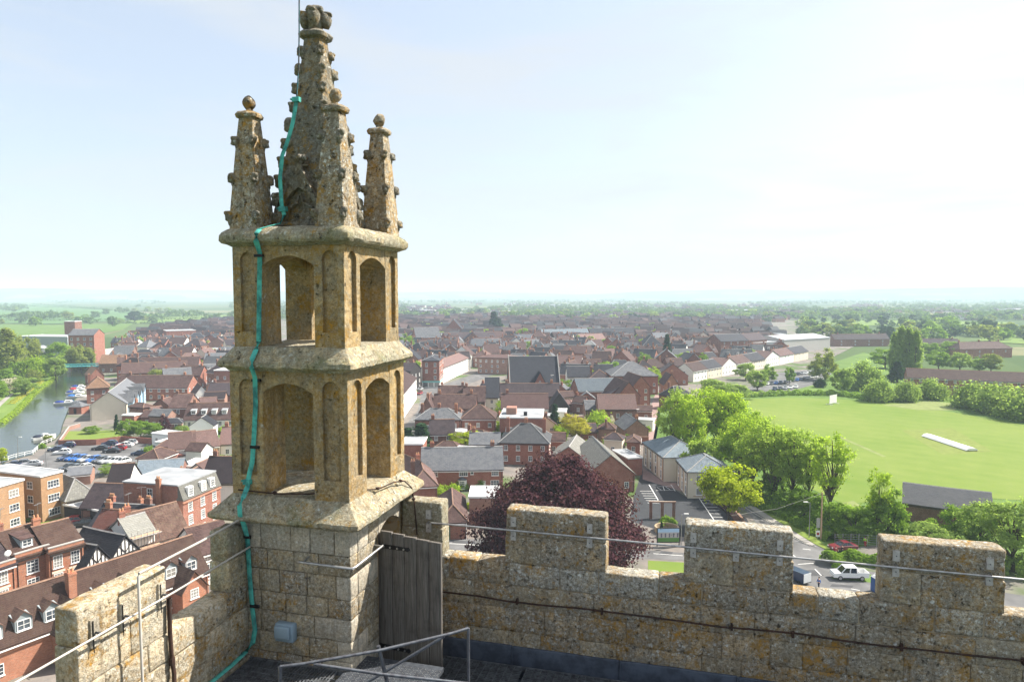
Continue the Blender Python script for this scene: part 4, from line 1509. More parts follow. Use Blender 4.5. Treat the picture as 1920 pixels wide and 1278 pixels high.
def roof_mesh(L, D, eave, rise, ridge, mat, over=0.35):
    b = MB()
    th = 0.16
    if ridge in ('u', 'v'):
        LL, DD = (L, D) if ridge == 'u' else (D, L)
        sl = rise / (DD / 2)
        g = 0.22
        for s in (0, 1):
            ya, yb = (-over, DD / 2) if s == 0 else (DD + over, DD / 2)
            za, zb = eave - over * sl, eave + rise
            n = 6
            # slightly sagging old roof
            vs, fs = [], []
            for i in range(n + 1):
                t = i / n
                x = -g + (LL + 2 * g) * t
                sag = -0.09 * math.sin(math.pi * t) * min(1, LL / 10)
                for (y, z) in ((ya, za), (yb, zb)):
                    for dz in (0.0, th):
                        vs.append((x, y, z + dz + 0.02 + sag * (1 if y == yb else 0.5)))
            for i in range(n):
                k = i * 4
                fs += [(k + 1, k + 3, k + 7, k + 5), (k, k + 4, k + 6, k + 2), (k, k + 1, k + 5, k + 4), (k + 2, k + 6, k + 7, k + 3)]
            fs += [(0, 2, 3, 1), (4 * n, 4 * n + 1, 4 * n + 3, 4 * n + 2)]
            b.add(swap(vs, ridge == 'v'), fs)
    elif ridge == 'hip':
        o = over
        z = eave
        LL, DD, sw = (L, D, False) if L >= D else (D, L, True)
        r = DD / 2 * 0.9
        vs = [(-o, -o, z), (LL + o, -o, z), (LL + o, DD + o, z), (-o, DD + o, z), (-o, -o, z + 0.14), (LL + o, -o, z + 0.14), (LL + o, DD + o, z + 0.14), (-o, DD + o, z + 0.14),
              (r, DD / 2, z + rise), (LL - r, DD / 2, z + rise)]
        b.add(swap(vs, sw), [(0, 3, 2, 1), (0, 1, 5, 4), (1, 2, 6, 5), (2, 3, 7, 6), (3, 0, 4, 7), (4, 5, 9, 8), (5, 6, 9), (6, 7, 8, 9), (7, 4, 8)])
    else:
        b.box(-0.12, L + 0.12, -0.12, D + 0.12, eave + 0.002, eave + 0.30)
    return b.mesh('roof', mat)


def ridge_mesh(L, D, eave, rise, ridge, mat):
    b = MB()
    if ridge in ('u', 'v'):
        LL, DD = (L, D) if ridge == 'u' else (D, L)
        n = 6
        top = eave + rise + 0.17
        for i in range(n):
            t0, t1 = i / n, (i + 1) / n
            z0, z1 = (top - 0.09 * math.sin(math.pi * t) * min(1, LL / 10) for t in (t0, t1))
            x0, x1 = -0.24 + (LL + 0.48) * t0, -0.24 + (LL + 0.48) * t1
            b.add(swap([(x0, DD / 2 - 0.17, z0 - 0.06), (x0, DD / 2, z0 + 0.10), (x0, DD / 2 + 0.17, z0 - 0.06), (x1, DD / 2 - 0.17, z1 - 0.06), (x1, DD / 2, z1 + 0.10), (x1, DD / 2 + 0.17, z1 - 0.06)], ridge == 'v'),
                  [(0, 3, 4, 1), (1, 4, 5, 2), (0, 2, 5, 3)])
    elif ridge == 'hip':
        LL, DD, sw = (L, D, False) if L >= D else (D, L, True)
        r = DD / 2 * 0.9
        o = 0.35
        pts = [(r, DD / 2, eave + rise), (LL - r, DD / 2, eave + rise)]
        seg = [(pts[0], pts[1]), (pts[0], (-o, -o, eave + 0.14)), (pts[0], (-o, DD + o, eave + 0.14)), (pts[1], (LL + o, -o, eave + 0.14)), (pts[1], (LL + o, DD + o, eave + 0.14))]
        for a, c in seg:
            a, c = swap([a, c], sw)
            b.tube([a, c], 0.13, 6)
    else:
        return None
    return b.mesh('ridge_tiles', mat)


def side_visible(o, u, v, L, D):
    """which walls face the camera: left gable, right gable"""
    out = []
    c = o + v * (D / 2)
    if (-u).dot(Vector((0, 0, 0)) - Vector((c.x, c.y, 0))) > 0:
        out.append('l')
    c = o + u * L + v * (D / 2)
    if u.dot(Vector((0, 0, 0)) - Vector((c.x, c.y, 0))) > 0:
        out.append('r')
    return out


def building(name, label, A, B, D, eave, rise, ridge, wall='brick_red', roof='tile_brown', cat='house', group=None, chim=1, win='auto', near=None, ridge_mat=None, wsize=(1.0, 1.35), rows=None, storey=2.7, wall2=None):
    """A, B: left and right end of the side facing the camera, as (px, py, height)"""
    a = spot(*A)
    c = spot(*B)
    a.z = c.z = 0
    u = (c - a)
    L = u.length
    u.normalize()
    return building_at(name, label, a, u, L, D, eave, rise, ridge, wall, roof, cat, group, chim, win, near, ridge_mat, wsize, rows, storey)


def building_at(name, label, a, u, L, D, eave, rise, ridge, wall='brick_red', roof='tile_brown', cat='house', group=None, chim=1, win='auto', near=None, ridge_mat=None, wsize=(1.0, 1.35), rows=None, storey=2.7):
    v = Vector((-u.y, u.x, 0))
    rz = math.atan2(u.y, u.x)
    t = thing(name, label, cat, a, rz, group)
    t['L'], t['D'] = L, D
    dist = deep(a)
    if near is None:
        near = dist < 260
    link('wall', wall_mesh(L, D, eave, rise, ridge, wall), t)
    ro = link('roof', roof_mesh(L, D, eave, rise, ridge, roof), t)
    rm = ridge_mesh(L, D, eave, rise, ridge, ridge_mat or ('ridge_grey' if 'slate' in roof else 'ridge_clay'))
    if rm:
        link('ridge_tiles', rm, ro)
    if ridge == 'flat':
        link('parapet_edge', MB().box(-0.16, L + 0.16, -0.16, 0.02, eave + 0.1, eave + 0.42).box(-0.16, L + 0.16, D - 0.02, D + 0.16, eave + 0.1, eave + 0.42).box(-0.16, 0.02, 0.02, D - 0.02, eave + 0.1, eave + 0.42).box(L - 0.02, L + 0.16, 0.02, D - 0.02, eave + 0.1, eave + 0.42).mesh('parapet_edge', 'white_paint'), ro)
    rr = random.Random(int(abs(a.x) * 31 + abs(a.y) * 17))
    if ridge != 'flat' and (near or dist < 420):
        gm = MB().box(0.0, L, -0.42, -0.30, eave - 0.25 - 0.35 * (rise / (D / 2) if ridge == 'u' else 0), eave - 0.12 - 0.35 * (rise / (D / 2) if ridge == 'u' else 0))
        if ridge != 'v':
            link('gutter', gm.mesh('gutter', 'white_paint' if rr.random() < 0.4 else 'timber_black'), t)
    if near and ridge != 'flat' and eave > 2.8:
        for x_ in (0.25, L - 0.25):
            link('downpipe', MB().tube([(x_, -0.07, 0), (x_, -0.07, eave - 0.3)], 0.045, 6).mesh('downpipe', 'timber_black'), t)
    # windows on the walls one can see
    w, h = wsize
    if win == 'auto' and eave > 2.2:
        nr = rows or max(1, int(eave / storey))
        walls = [('f', L)] + [(s, D) for s in side_visible(a, u, v, L, D)]
        for face, ln in walls:
            nc = max(1, int(ln / 3.1))
            if dist > 420:
                nc = max(1, min(nc, 4))
                if face != 'f':
                    continue
            for r in range(nr):
                z = 0.95 + r * storey
                if z + h > eave - 0.2 and not (face in 'lr' and ridge == 'u'):
                    z = eave - 0.3 - h
                if z + h > eave + (rise * 0.3 if ridge == ('u' if face in 'lr' else 'v') else 0) or z < 0.2:
                    continue
                for c in range(nc):
                    if rr.random() < 0.10:
                        continue
                    s = ln * (c + 0.5) / nc
                    if face == 'f':
                        window(t, s, 0, z, 0, w, h, 2, 3 if near else 2, near)
                    elif face == 'r':
                        window(t, L, s, z, math.pi / 2, w, h, 2, 3 if near else 2, near)
                    else:
                        window(t, 0, D - s, z, -math.pi / 2, w, h, 2, 3 if near else 2, near)
    # chimneys near the ridge
    if ridge != 'flat':
        for k in range(chim):
            f = [0.12, 0.88, 0.5, 0.3][k % 4]
            if ridge == 'v':
                x, y = L / 2 + 0.3, D * f
            else:
                x, y = L * f, D / 2 + 0.2
            zr = eave + rise * (0.6 if ridge == 'hip' else 0.9)
            chimney(t, x, y, zr - 0.8, eave + rise + 1.15, rr.choice(['brick_red', 'brick_brown', 'brick_orange']), 0.9, 0.6, near, rr.choice([2, 2, 3]))
    ctr = a + u * (L / 2) + v * (D / 2)
    OCC.append((ctr.x, ctr.y, 0.46 * math.hypot(L, D)))
    # extra circles for long houses
    if L > 2 * D:
        n = int(L / D)
        for i in range(n):
            q = a + u * (L * (i + 0.5) / n) + v * (D / 2)
            OCC.append((q.x, q.y, D * 0.6))
    return t


def win_row(t, face, xs, z, w, h, nx, ny, L=None, D=None):
    for s in xs:
        if face == 'f':
            window(t, s, 0, z, 0, w, h, nx, ny)
        elif face == 'r':
            window(t, t['L'], s, z, math.pi / 2, w, h, nx, ny)
        else:
            window(t, 0, t['D'] - s, z, -math.pi / 2, w, h, nx, ny)


def dormer(t, x, eave, rise, D, w=1.5, up=0.32, h=1.25, wall='slate_hung', roof='tile_brown', pitched=False):
    """dormer standing on the front slope; face towards the camera side"""
    sl = rise / (D / 2)
    y = up * D / 2
    zb = eave + y * sl + 0.12
    zt = zb + h
    yb = min(D / 2 - 0.15, (zt + 0.45 - eave) / sl)
    b = MB()
    b.add([(x - w / 2, y, zb - 0.4), (x + w / 2, y, zb - 0.4), (x + w / 2, y, zt), (x - w / 2, y, zt), (x - w / 2, yb, zt + 0.35), (x + w / 2, yb, zt + 0.35), (x - w / 2, yb, zb - 0.4), (x + w / 2, yb, zb - 0.4)],
          [(0, 1, 2, 3), (0, 3, 4, 6), (1, 7, 5, 2), (3, 2, 5, 4)])
    d = link('dormer', b.mesh('dormer', wall), t)
    r = MB()
    e = 0.14
    if pitched:
        ap = zt + w * 0.45
        yb2 = min(D / 2 + 0.05, (ap - eave) / sl)
        yl = min(D / 2 - 0.05, (zt - eave) / sl)
        for s in (-1, 1):
            r.extrude([(x + s * (w / 2 + e), y - 0.2, zt - 0.12), (x, y - 0.2, ap), (x, yb2, ap), (x + s * (w / 2 + e), yl, zt - 0.12)], (0, 0, 0.10))
        b2 = MB().add([(x - w / 2, y, zt - 0.01), (x + w / 2, y, zt - 0.01), (x, y, ap - 0.05)], [(0, 1, 2)])
        link('gable', b2.mesh('gable', 'white_paint' if wall == 'render_white' else wall), d)
    else:
        r.extrude([(x - w / 2 - e, y - 0.22, zt + 0.0), (x + w / 2 + e, y - 0.22, zt + 0.0), (x + w / 2 + e, yb + 0.3, zt + 0.45), (x - w / 2 - e, yb + 0.3, zt + 0.45)], (0, 0, 0.12))
    link('dormer_roof', r.mesh('dormer_roof', roof), d)
    window(d, x, y - 0.02, zb + 0.08, 0, w * 0.78, h - 0.2, 2, 2, False)
    return d


def timbers(t, pts_list):
    for pts, wd in pts_list:
        b = MB()
        p, q = Vector(pts[0]), Vector(pts[1])
        d = (q - p).normalized()
        n = Vector((0, 1, 0)).cross(d).normalized() * wd / 2
        b.add([p - n, q - n, q + n, p + n] + [v + Vector((0, -0.06, 0)) for v in (p - n, q - n, q + n, p + n)], [(4, 5, 6, 7), (0, 1, 5, 4), (1, 2, 6, 5), (2, 3, 7, 6), (3, 0, 4, 7)])
        link('beam', b.mesh('beam', 'timber_black'), t)


BD = building
# ---- riverside and left of the turret
t = BD('terrace', 'cream gabled terrace with grey roof and blue fronts beside the moored boats', (170, 789, 0), (238, 785, 0), 42, 5.4, 4.2, 'v', 'render_cream', 'slate_grey', 'houses', chim=0, win=None)
L, D = t['L'], t['D']
for k in range(4):
    y = 3 + k * 10
    b = MB()
    b.box(L - 0.5, L + 1.6, y, y + 5, -0.4, 5.4).add([(L + 1.6, y, 5.4), (L + 1.6, y + 5, 5.4), (L + 1.6, y + 2.5, 8.0)], [(0, 1, 2)])
    bay = link('bay', b.mesh('bay', 'render_blue'), t)
    r = MB()
    for s in (0, 1):
        yy = y - 0.3 if s == 0 else y + 5.3
        r.extrude([(L + 1.9, yy, 5.15), (L + 1.9, y + 2.5, 8.05), (L / 2 + 1.2, y + 2.5, 8.05), (L - 1.5, yy, 5.15)], (0, 0, 0.14))
    link('bay_roof', r.mesh('bay_roof', 'slate_grey'), bay)
    for z in (0.9, 3.4):
        window(bay, L + 1.6, y + 2.5, z, math.pi / 2, 1.8, 1.4, 3, 2, False)
    for z in (0.9, 3.4):
        window(t, L, y + 7.4, z, math.pi / 2, 1.2, 1.4, 2, 2, False)
BD('terrace', 'long red brick riverside terrace behind the cream gabled houses', (215, 751, 0), (352, 751, 0), 11, 5.4, 4.4, 'u', 'brick_red', 'tile_brown', 'houses', chim=2)
BD('brick_house', 'red brick house with hipped roof at the river edge by the boats', (163, 757, 0), (206, 754, 0), 11, 6.0, 4.0, 'hip', 'brick_red', 'tile_orange', chim=1)
BD('brick_house', 'long low riverside house with orange tiled roof below the footbridge', (186, 699, 0), (232, 698, 0), 11, 5.2, 4.2, 'u', 'brick_brown', 'tile_orange', chim=0)
BD('brick_house', 'gabled brick house with orange tiles just beyond the moored boats', (170, 722, 0), (196, 720, 0), 12, 4.5, 3.6, 'v', 'brick_red', 'tile_orange', chim=0)
BD('terrace', 'brown roofed terrace with gabled porch north of the riverside flats', (228, 722, 0), (352, 716, 0), 11, 5.6, 4.4, 'u', 'brick_red', 'tile_brown', 'houses', chim=2)
BD('terrace', 'brown roofed terrace standing in front of the turquoise shed', (262, 705, 0), (372, 702, 0), 10, 5.2, 4.2, 'u', 'brick_red', 'tile_brown', 'houses', chim=2)
BD('industrial_shed', 'long low shed with turquoise roof left of the turret', (362, 712, 0), (402, 711, 0), 9, 4.4, 1.6, 'u', 'brick_red', 'slate_blue', 'shed', chim=0)
BD('brick_hall', 'plain red brick cube with pale flat roof among far riverside houses', (313, 647, 0), (368, 645, 0), 22, 12.0, 0, 'flat', 'brick_red', 'flat_roof_pale', 'hall', win=None)
BD('brick_hall', 'low brick hall with pink tiled roof beside the white retail strip', (278, 678, 0), (328, 677, 0), 13, 4.6, 3.4, 'u', 'brick_red', 'tile_pink', 'hall', chim=0)
BD('retail_unit', 'long white flat-roofed retail strip with brick piers', (326, 674, 0), (432, 672, 0), 16, 6.0, 0, 'flat', 'render_white', 'flat_roof_pale', 'shop')
BD('retail_unit', 'pale flat-roofed shed beyond the white retail strip', (272, 656, 0), (315, 655, 0), 20, 5.0, 2.0, 'u', 'concrete', 'metal_roof_pale', 'shed', chim=0, win=None)
t = BD('brick_house', 'brown roofed house with four white dormers and a white ground floor', (345, 804, 0), (442, 802, 0), 9.5, 3.0, 4.6, 'u', 'render_white', 'tile_brown', chim=1)
for k in range(4):
    dormer(t, t['L'] * (0.16 + 0.2 * k), 3.0, 4.6, 9.5, 1.6, 0.3, 1.1, 'render_white', 'flat_roof_pale')
BD('brick_house', 'plain dark brick house joined to the white dormered row', (317, 796, 0), (352, 795, 0), 14, 5.6, 3.6, 'u', 'brick_brown', 'tile_brown', chim=1)
BD('cottage', 'white gabled cottage facing the lane near the far brick offices', (366, 762, 0), (392, 760, 0), 12, 4.4, 3.4, 'v', 'render_white', 'tile_brown', chim=0)
BD('brick_house', 'dark roofed house half hidden behind the turret shaft', (388, 762, 0), (452, 761, 0), 10, 4.6, 4.0, 'u', 'brick_red', 'tile_dark', chim=2)
BD('brick_office', 'three storey dark red brick block left of the turret ledge', (402, 738, 0), (470, 738, 0), 14, 10.0, 0, 'flat', 'brick_red', 'flat_roof_grey', 'office')
t = BD('cottage', 'pink tiled house with white rendered end beside the riverside car park', (318, 873, 0), (368, 868, 0), 8.5, 4.2, 3.4, 'u', 'render_white', 'tile_pink', chim=0, win=None)
window(t, t['L'] * 0.78, 0, 1.0, 0, 1.1, 1.9, 1, 1)
t = BD('cottage', 'rubble stone cottage with pink tiled roof and white dormer window', (368, 868, 0), (412, 862, 0), 8.0, 4.0, 3.4, 'u', 'stone_rubble', 'tile_pink', chim=0, win=None)
window(t, t['L'] * 0.55, 0, 0.8, 0, 1.2, 1.2, 2, 2)
dormer(t, t['L'] * 0.5, 3.2, 3.4, 8.0, 1.4, 0.05, 1.2, 'render_white', 'tile_pink')
BD('cottage', 'white house with pink roof at the turret edge above the rubble cottage', (412, 858, 0), (470, 856, 0), 8.0, 3.8, 3.6, 'u', 'render_white', 'tile_pink', chim=1)
BD('outbuilding', 'small hipped outbuilding with reddish tiles beside the white wall', (287, 874, 0), (330, 876, 0), 6.5, 2.3, 1.9, 'hip', 'render_white', 'tile_red', 'outbuilding', chim=0, win=None)
# flats
FL = [(80, 979, 0), (121, 966, 0)]
t = BD('block_of_flats', 'yellow brick three storey flats with white flat roof, nearer wing', (-60, 1024, 0), (48, 986, 0), 13, 8.6, 0, 'flat', 'brick_yellow', 'flat_roof_pale', 'flats', win=None)
for z in (0.8, 3.5, 6.2):
    win_row(t, 'f', [t['L'] - 2.0, t['L'] - 6.0], z, 1.9, 1.35, 3, 2)
t2 = BD('block_of_flats', 'yellow brick three storey flats with white windows, wing above the small lawn', (80, 979, 0), (121, 966, 0), 15, 8.6, 0, 'flat', 'brick_yellow', 'flat_roof_pale', 'flats', win=None)
for z in (0.8, 3.5, 6.2):
    win_row(t2, 'f', [t2['L'] * 0.55], z, 2.3, 1.4, 4, 2)
    window(t2, 0, 3.0, z, -math.pi / 2, 1.5, 1.4, 2, 2)
    window(t2, 0, 7.0, z, -math.pi / 2, 1.1, 1.4, 2, 2)
t = BD('brick_house', 'three storey red brick house with pale mansard roof and white dormers', (231, 903, 10.5), (342, 911, 10.5), 10, 10.4, 0, 'flat', 'brick_red', 'flat_roof_pale', win=None, chim=0)
L, D = t['L'], t['D']
mz = MB().add([(L + 0.15, -0.05, 7.9), (L + 0.15, D + 0.05, 7.9), (L - 0.9, D - 0.05, 10.42), (L - 0.9, 0.05, 10.42), (L - 1.4, 0.0, 7.9), (L - 1.4, D, 7.9)], [(0, 1, 2, 3), (0, 3, 4), (1, 5, 2)])
# the front slope is set on the wall, which steps back behind it
for o in t.children:
    if o.name.startswith('wall'):
        o.data = MB().box(0, L, 0, D, -0.5, 7.9).box(0, L - 1.0, 0.002, D - 0.002, 7.9, 10.4).mesh('wall', 'brick_red')
    if o.name.startswith('roof'):
        o.data = MB().box(-0.15, L - 0.85, -0.12, D + 0.12, 10.402, 10.65).mesh('roof', 'flat_roof_pale')
        for g in list(o.children):
            bpy.data.objects.remove(g)
ms = link('mansard', mz.mesh('mansard', 'slate_lichen'), t)
for y in (2.0, 5.4, 7.8):
    b = MB().box(L - 0.9, L + 0.05, y - 0.65, y + 0.65, 8.2, 9.9)
    dm = link('dormer', b.mesh('dormer', 'white_paint'), t)
    window(dm, L + 0.05, y, 8.35, math.pi / 2, 1.1, 1.35, 3, 3)
link('cornice', MB().box(L - 0.02, L + 0.22, -0.1, D + 0.1, 7.4, 7.6).mesh('cornice', 'brick_orange'), t)
for z in (0.9, 3.4, 5.7):
    win_row(t, 'r', [1.8, 5.0, 8.2], z, 1.1, 1.6, 3, 4)
window(t, L * 0.45, 0, 8.3, 0, 1.1, 1.4, 2, 2)
window(t, L * 0.68, 0, 5.0, 0, 1.1, 1.5, 2, 2)
chimney(t, L * 0.62, -0.25, 6.0, 11.6, 'brick_orange', 0.8, 0.5)
chimney(t, L * 0.45, -2.2, 0, 8.6, 'brick_orange', 0.7, 0.7)
# backs and yards behind
BD('outbuilding', 'brown roofed house with two skylights behind the mansard house', (152, 956, 2.6), (238, 958, 2.6), 8.5, 3.2, 3.4, 'u', 'brick_brown', 'tile_dark', 'house', chim=0, win=None)
BD('outbuilding', 'lichened grey hipped roof behind the yellow flats', (124, 948, 2.6), (178, 936, 2.6), 14, 3.4, 3.6, 'hip', 'stone_rubble', 'slate_lichen', 'outbuilding', chim=0, win=None)
BD('outbuilding', 'dark tiled roof with white wall strip behind the skylight house', (200, 924, 2.6), (240, 922, 2.6), 8, 4.2, 3.4, 'u', 'render_white', 'tile_dark', 'outbuilding', chim=0, win=None)
BD('outbuilding', 'small slate roofed shed by the grey bushes', (127, 911, 0), (170, 907, 0), 6, 2.4, 1.2, 'u', 'brick_pink', 'slate_grey', 'shed', chim=0, win=None)
BD('outbuilding', 'blue slate roofed range behind the mansard house roof', (255, 893, 2.6), (340, 888, 2.6), 6.5, 3.2, 2.2, 'u', 'brick_brown', 'slate_blue', 'outbuilding', chim=0, win=None)
BD('brick_house', 'plum tiled house with white gabled dormer next to the turret', (378, 925, 2.6), (455, 925, 2.6), 9, 5.0, 4.2, 'u', 'render_white', 'tile_dark', chim=1)
BD('carport', 'open carport with pale felt roof behind the black gabled roof', (120, 950, 2.4), (190, 962, 2.4), 5.5, 2.6, 0, 'flat', 'timber_black', 'flat_roof_grey', 'carport', win=None)
BD('brick_house', 'dark slate roofed house with chimneys between carport and white render', (165, 992, 5), (258, 998, 5), 8, 5.2, 3.0, 'u', 'brick_brown', 'slate_dark', chim=2, win=None)
BD('brick_house', 'deep red tiled roof squeezed behind the timbered gables', (168, 1008, 5), (232, 1012, 5), 6.5, 5.6, 3.0, 'u', 'brick_brown', 'tile_red', chim=1, win=None)
# georgian street row facing the sun
for (lab, A, B, ev, rf, nw, wl_) in (('orange brick town house with parapet and two tall sash windows', (91, 1036, 8.2), (156, 1018, 8.2), 8.2, 'tile_old', 2, 'brick_orange'),
                                     ('orange brick town house with brown dormered roof and big sash window', (28, 1047, 8.4), (91, 1028, 8.4), 8.4, 'tile_old', 1, 'brick_orange'),
                                     ('orange brick town house with satellite dish at the frame edge', (-70, 1087, 8.0), (28, 1055, 8.0), 8.0, 'tile_dark', 2, 'brick_orange')):
    t = BD('town_house', lab, A, B, 9.5, ev, 2.6, 'u', wl_, rf, chim=1, win=None)
    L, D = t['L'], t['D']
    link('parapet', MB().box(-0.05, L + 0.05, -0.14, 0.16, ev - 0.35, ev + 0.55).mesh('parapet', wl_), t)
    link('coping', MB().box(-0.08, L + 0.08, -0.2, 0.22, ev + 0.553, ev + 0.68).mesh('coping', 'kerb_stone'), t)
    for r, z in enumerate((0.8, 3.3, 5.8)):
        xs = [L * (k + 0.5) / nw for k in range(nw)]
        win_row(t, 'f', xs, z, 1.15 if nw == 2 else 1.5, 1.75 if r else 1.6, 3, 4)
        for x in xs:
            link('lintel', MB().box(x - 0.85, x + 0.85, -0.04, 0.02, z + 1.83, z + 2.1).mesh('lintel', 'render_cream' if nw == 2 else 'brick_red'), t)
    if nw == 1:
        dormer(t, L * 0.5, ev, 2.6, 9.5, 1.5, 0.25, 1.1, 'slate_hung', 'tile_brown')
    if 'satellite' in lab:
        sd = link('satellite_dish', lump_mesh('satellite_dish', [((0, 0, 0), (0.42, 0.10, 0.42))], 'white_paint', 0.0), t, (L * 0.86, -0.1, ev + 1.6))
        link('dish_pole', MB().tube([(0, 0.1, -1.2), (0, 0.1, 0)], 0.03, 6).mesh('dish_pole', 'galvanised'), sd)
for k, (lab, A, B) in enumerate((('black tiled house with timbered white gable, nearer of the pair', (157, 1068, 5), (208, 1048, 5)), ('black tiled house with timbered white gable, farther of the pair', (209, 1047, 5), (260, 1028, 5)))):
    t = BD('timbered_house', lab, A, B, 9, 5.0, 2.7, 'v', 'render_white', 'slate_dark', chim=0, win=None)
    L = t['L']
    bm = [(((0, -0.02, 5.0), (L, -0.02, 5.0)), 0.22), (((0, -0.02, 2.6), (L, -0.02, 2.6)), 0.2), (((0.02, -0.02, 5.0), (L / 2, -0.02, 7.6)), 0.24), (((L, -0.02, 5.0), (L / 2, -0.02, 7.6)), 0.24)]
    for f in (0.22, 0.36, 0.5, 0.64, 0.78):
        top = 5.0 + 2.5 * (1 - abs(f - 0.5) * 2)
        bm.append((((L * f, -0.02, 5.1), (L * f, -0.02, top)), 0.13))
    bm += [(((L * 0.5, -0.02, 5.2), (L * 0.3, -0.02, 6.3)), 0.12), (((L * 0.5, -0.02, 5.2), (L * 0.7, -0.02, 6.3)), 0.12)]
    for f in (0.02, 0.25, 0.5, 0.75, 0.98):
        bm.append((((L * f, -0.02, 2.6), (L * f, -0.02, 5.0)), 0.16))
    timbers(t, bm)
    window(t, L * 0.5, -0.02, 3.2, 0, 1.1, 1.2, 3, 2)
t = BD('cottage', 'white rendered house with mottled brown roof next to the scaffold', (250, 1026, 4.4), (353, 998, 4.4), 8.5, 4.6, 4.0, 'u', 'render_white', 'tile_old', chim=1)
t = BD('cottage', 'white rendered wall with grey slate roof wrapped in scaffold', (244, 1010, 6), (290, 997, 6), 6.5, 6.2, 2.2, 'u', 'render_white', 'slate_lichen', chim=1, win=None)
sc = thing('scaffolding', 'light steel scaffold with boards against the white rendered wall', 'scaffold', t.location, t.rotation_euler[2])
L = t['L']
for i in range(5):
    x = L * i / 4
    for y in (-0.5, -1.5):
        link('upright', MB().tube([(x, y, 0), (x, y, 7.0)], 0.035, 6).mesh('upright', 'galvanised'), sc)
for z in (2.2, 4.3, 6.3):
    for y in (-0.5, -1.5):
        link('ledger', MB().tube([(-0.4, y, z), (L + 0.4, y, z)], 0.035, 6).mesh('ledger', 'galvanised'), sc)
    for j in range(4):
        link('board', MB().box(-0.3, L + 0.3, -1.45 + j * 0.23, -1.25 + j * 0.23, z + 0.04, z + 0.08).mesh('board', 'panel_tan'), sc)
link('sheeting', MB().box(L * 0.72, L * 0.95, -1.56, -1.54, 3.0, 4.2).mesh('sheeting', 'cloth_blue'), sc)
# long tiled almshouse row in front
t = BD('almshouse_row', 'long brown tiled row with many dormers just beyond the sunlit parapet', (-39, 1225, 4.3), (390, 1068, 4.3), 8.0, 4.3, 4.2, 'u', 'brick_orange', 'tile_old', 'houses', chim=0, near=True)
L = t['L']
for k in range(9):
    x = L - 2.2 - k * 2.9
    if k == 5:
        chimney(t, x, 2.2, 5.0, 9.3, 'brick_orange', 0.9, 1.0)
        continue
    dormer(t, x, 4.3, 4.2, 8.0, 1.75, 0.12, 1.4, 'slate_hung', 'tile_old', True)
cw = MB().box(L * 0.80, L * 0.80 + 3.4, -2.6, 0.5, -0.4, 3.6).add([(L * 0.80, -2.6, 3.6), (L * 0.80 + 3.4, -2.6, 3.6), (L * 0.80 + 1.7, -2.6, 5.9)], [(0, 1, 2)])
wing = link('wing', cw.mesh('wing', 'brick_orange'), t)
r = MB()
for s in (0, 1):
    xx = L * 0.80 - 0.3 if s == 0 else L * 0.80 + 3.7
    r.extrude([(xx, -2.9, 3.3), (L * 0.80 + 1.7, -2.9, 6.0), (L * 0.80 + 1.7, 1.8, 6.0), (xx, 0.3, 3.3)], (0, 0, 0.14))
link('wing_roof', r.mesh('wing_roof', 'tile_old'), wing)
window(wing, L * 0.80 + 1.7, -2.6, 2.3, 0, 1.2, 1.3, 3, 3)
cw = MB().box(L * 0.26, L * 0.26 + 4.2, -3.6, 0.5, -0.4, 4.0).add([(L * 0.26, -3.6, 4.0), (L * 0.26 + 4.2, -3.6, 4.0), (L * 0.26 + 2.1, -3.6, 6.8)], [(0, 1, 2)])
wing = link('wing', cw.mesh('wing', 'brick_orange'), t)
r = MB()
for s in (0, 1):
    xx = L * 0.26 - 0.3 if s == 0 else L * 0.26 + 4.5
    r.extrude([(xx, -3.9, 3.7), (L * 0.26 + 2.1, -3.9, 6.9), (L * 0.26 + 2.1, 2.6, 6.9), (xx, 0.3, 3.7)], (0, 0, 0.14))
link('wing_roof', r.mesh('wing_roof', 'tile_old'), wing)
window(wing, L * 0.26 + 2.1, -3.6, 2.0, 0, 1.5, 1.3, 3, 3)
t = BD('cottage', 'white shop with large window at the end of the almshouse row', (372, 1052, 4), (440, 1032, 4), 8, 5.0, 3.0, 'u', 'render_white', 'tile_brown', 'shop', chim=0, win=None)
win_row(t, 'f', [1.6, 4.4], 1.0, 2.0, 2.2, 2, 2)
win_row(t, 'f', [1.6, 4.4], 3.6, 1.4, 1.1, 3, 3)

# ---- the mill
BD('mill', 'tall red brick riverside mill with grey roof beyond the willow', (130, 679.6, 0), (178, 679, 0), 15, 17.5, 3.5, 'u', 'brick_red', 'slate_grey', 'mill', rows=5, storey=3.3, chim=0, wsize=(1.3, 1.7))
BD('mill', 'lower long wing of the brick mill with pale flat roof', (36, 672, 0), (128, 674, 0), 20, 15, 0, 'flat', 'slate_hung', 'metal_roof_pale', 'mill', win=None)
building_at('mill_tower', 'square brick hoist tower rising above the mill roof', spot(123, 666), Vector((RGT[0], RGT[1], 0)), 7.5, 8, 24, 0, 'flat', 'brick_brown', 'flat_roof_pale', 'tower', win=None)
b = MB().tube([(0, 0, 0), (0, 0, 12)], 3.2, 20)
b.tube([(0, 0, 12), (0, 0, 13.5)], 3.2, 20, 0, [3.3, 0.6])
si = thing('silo', 'pale metal silo half hidden between the mill trees', 'silo', spot(82, 690))
link('shell', b.mesh('shell', 'metal_roof_pale', 0.6), si)

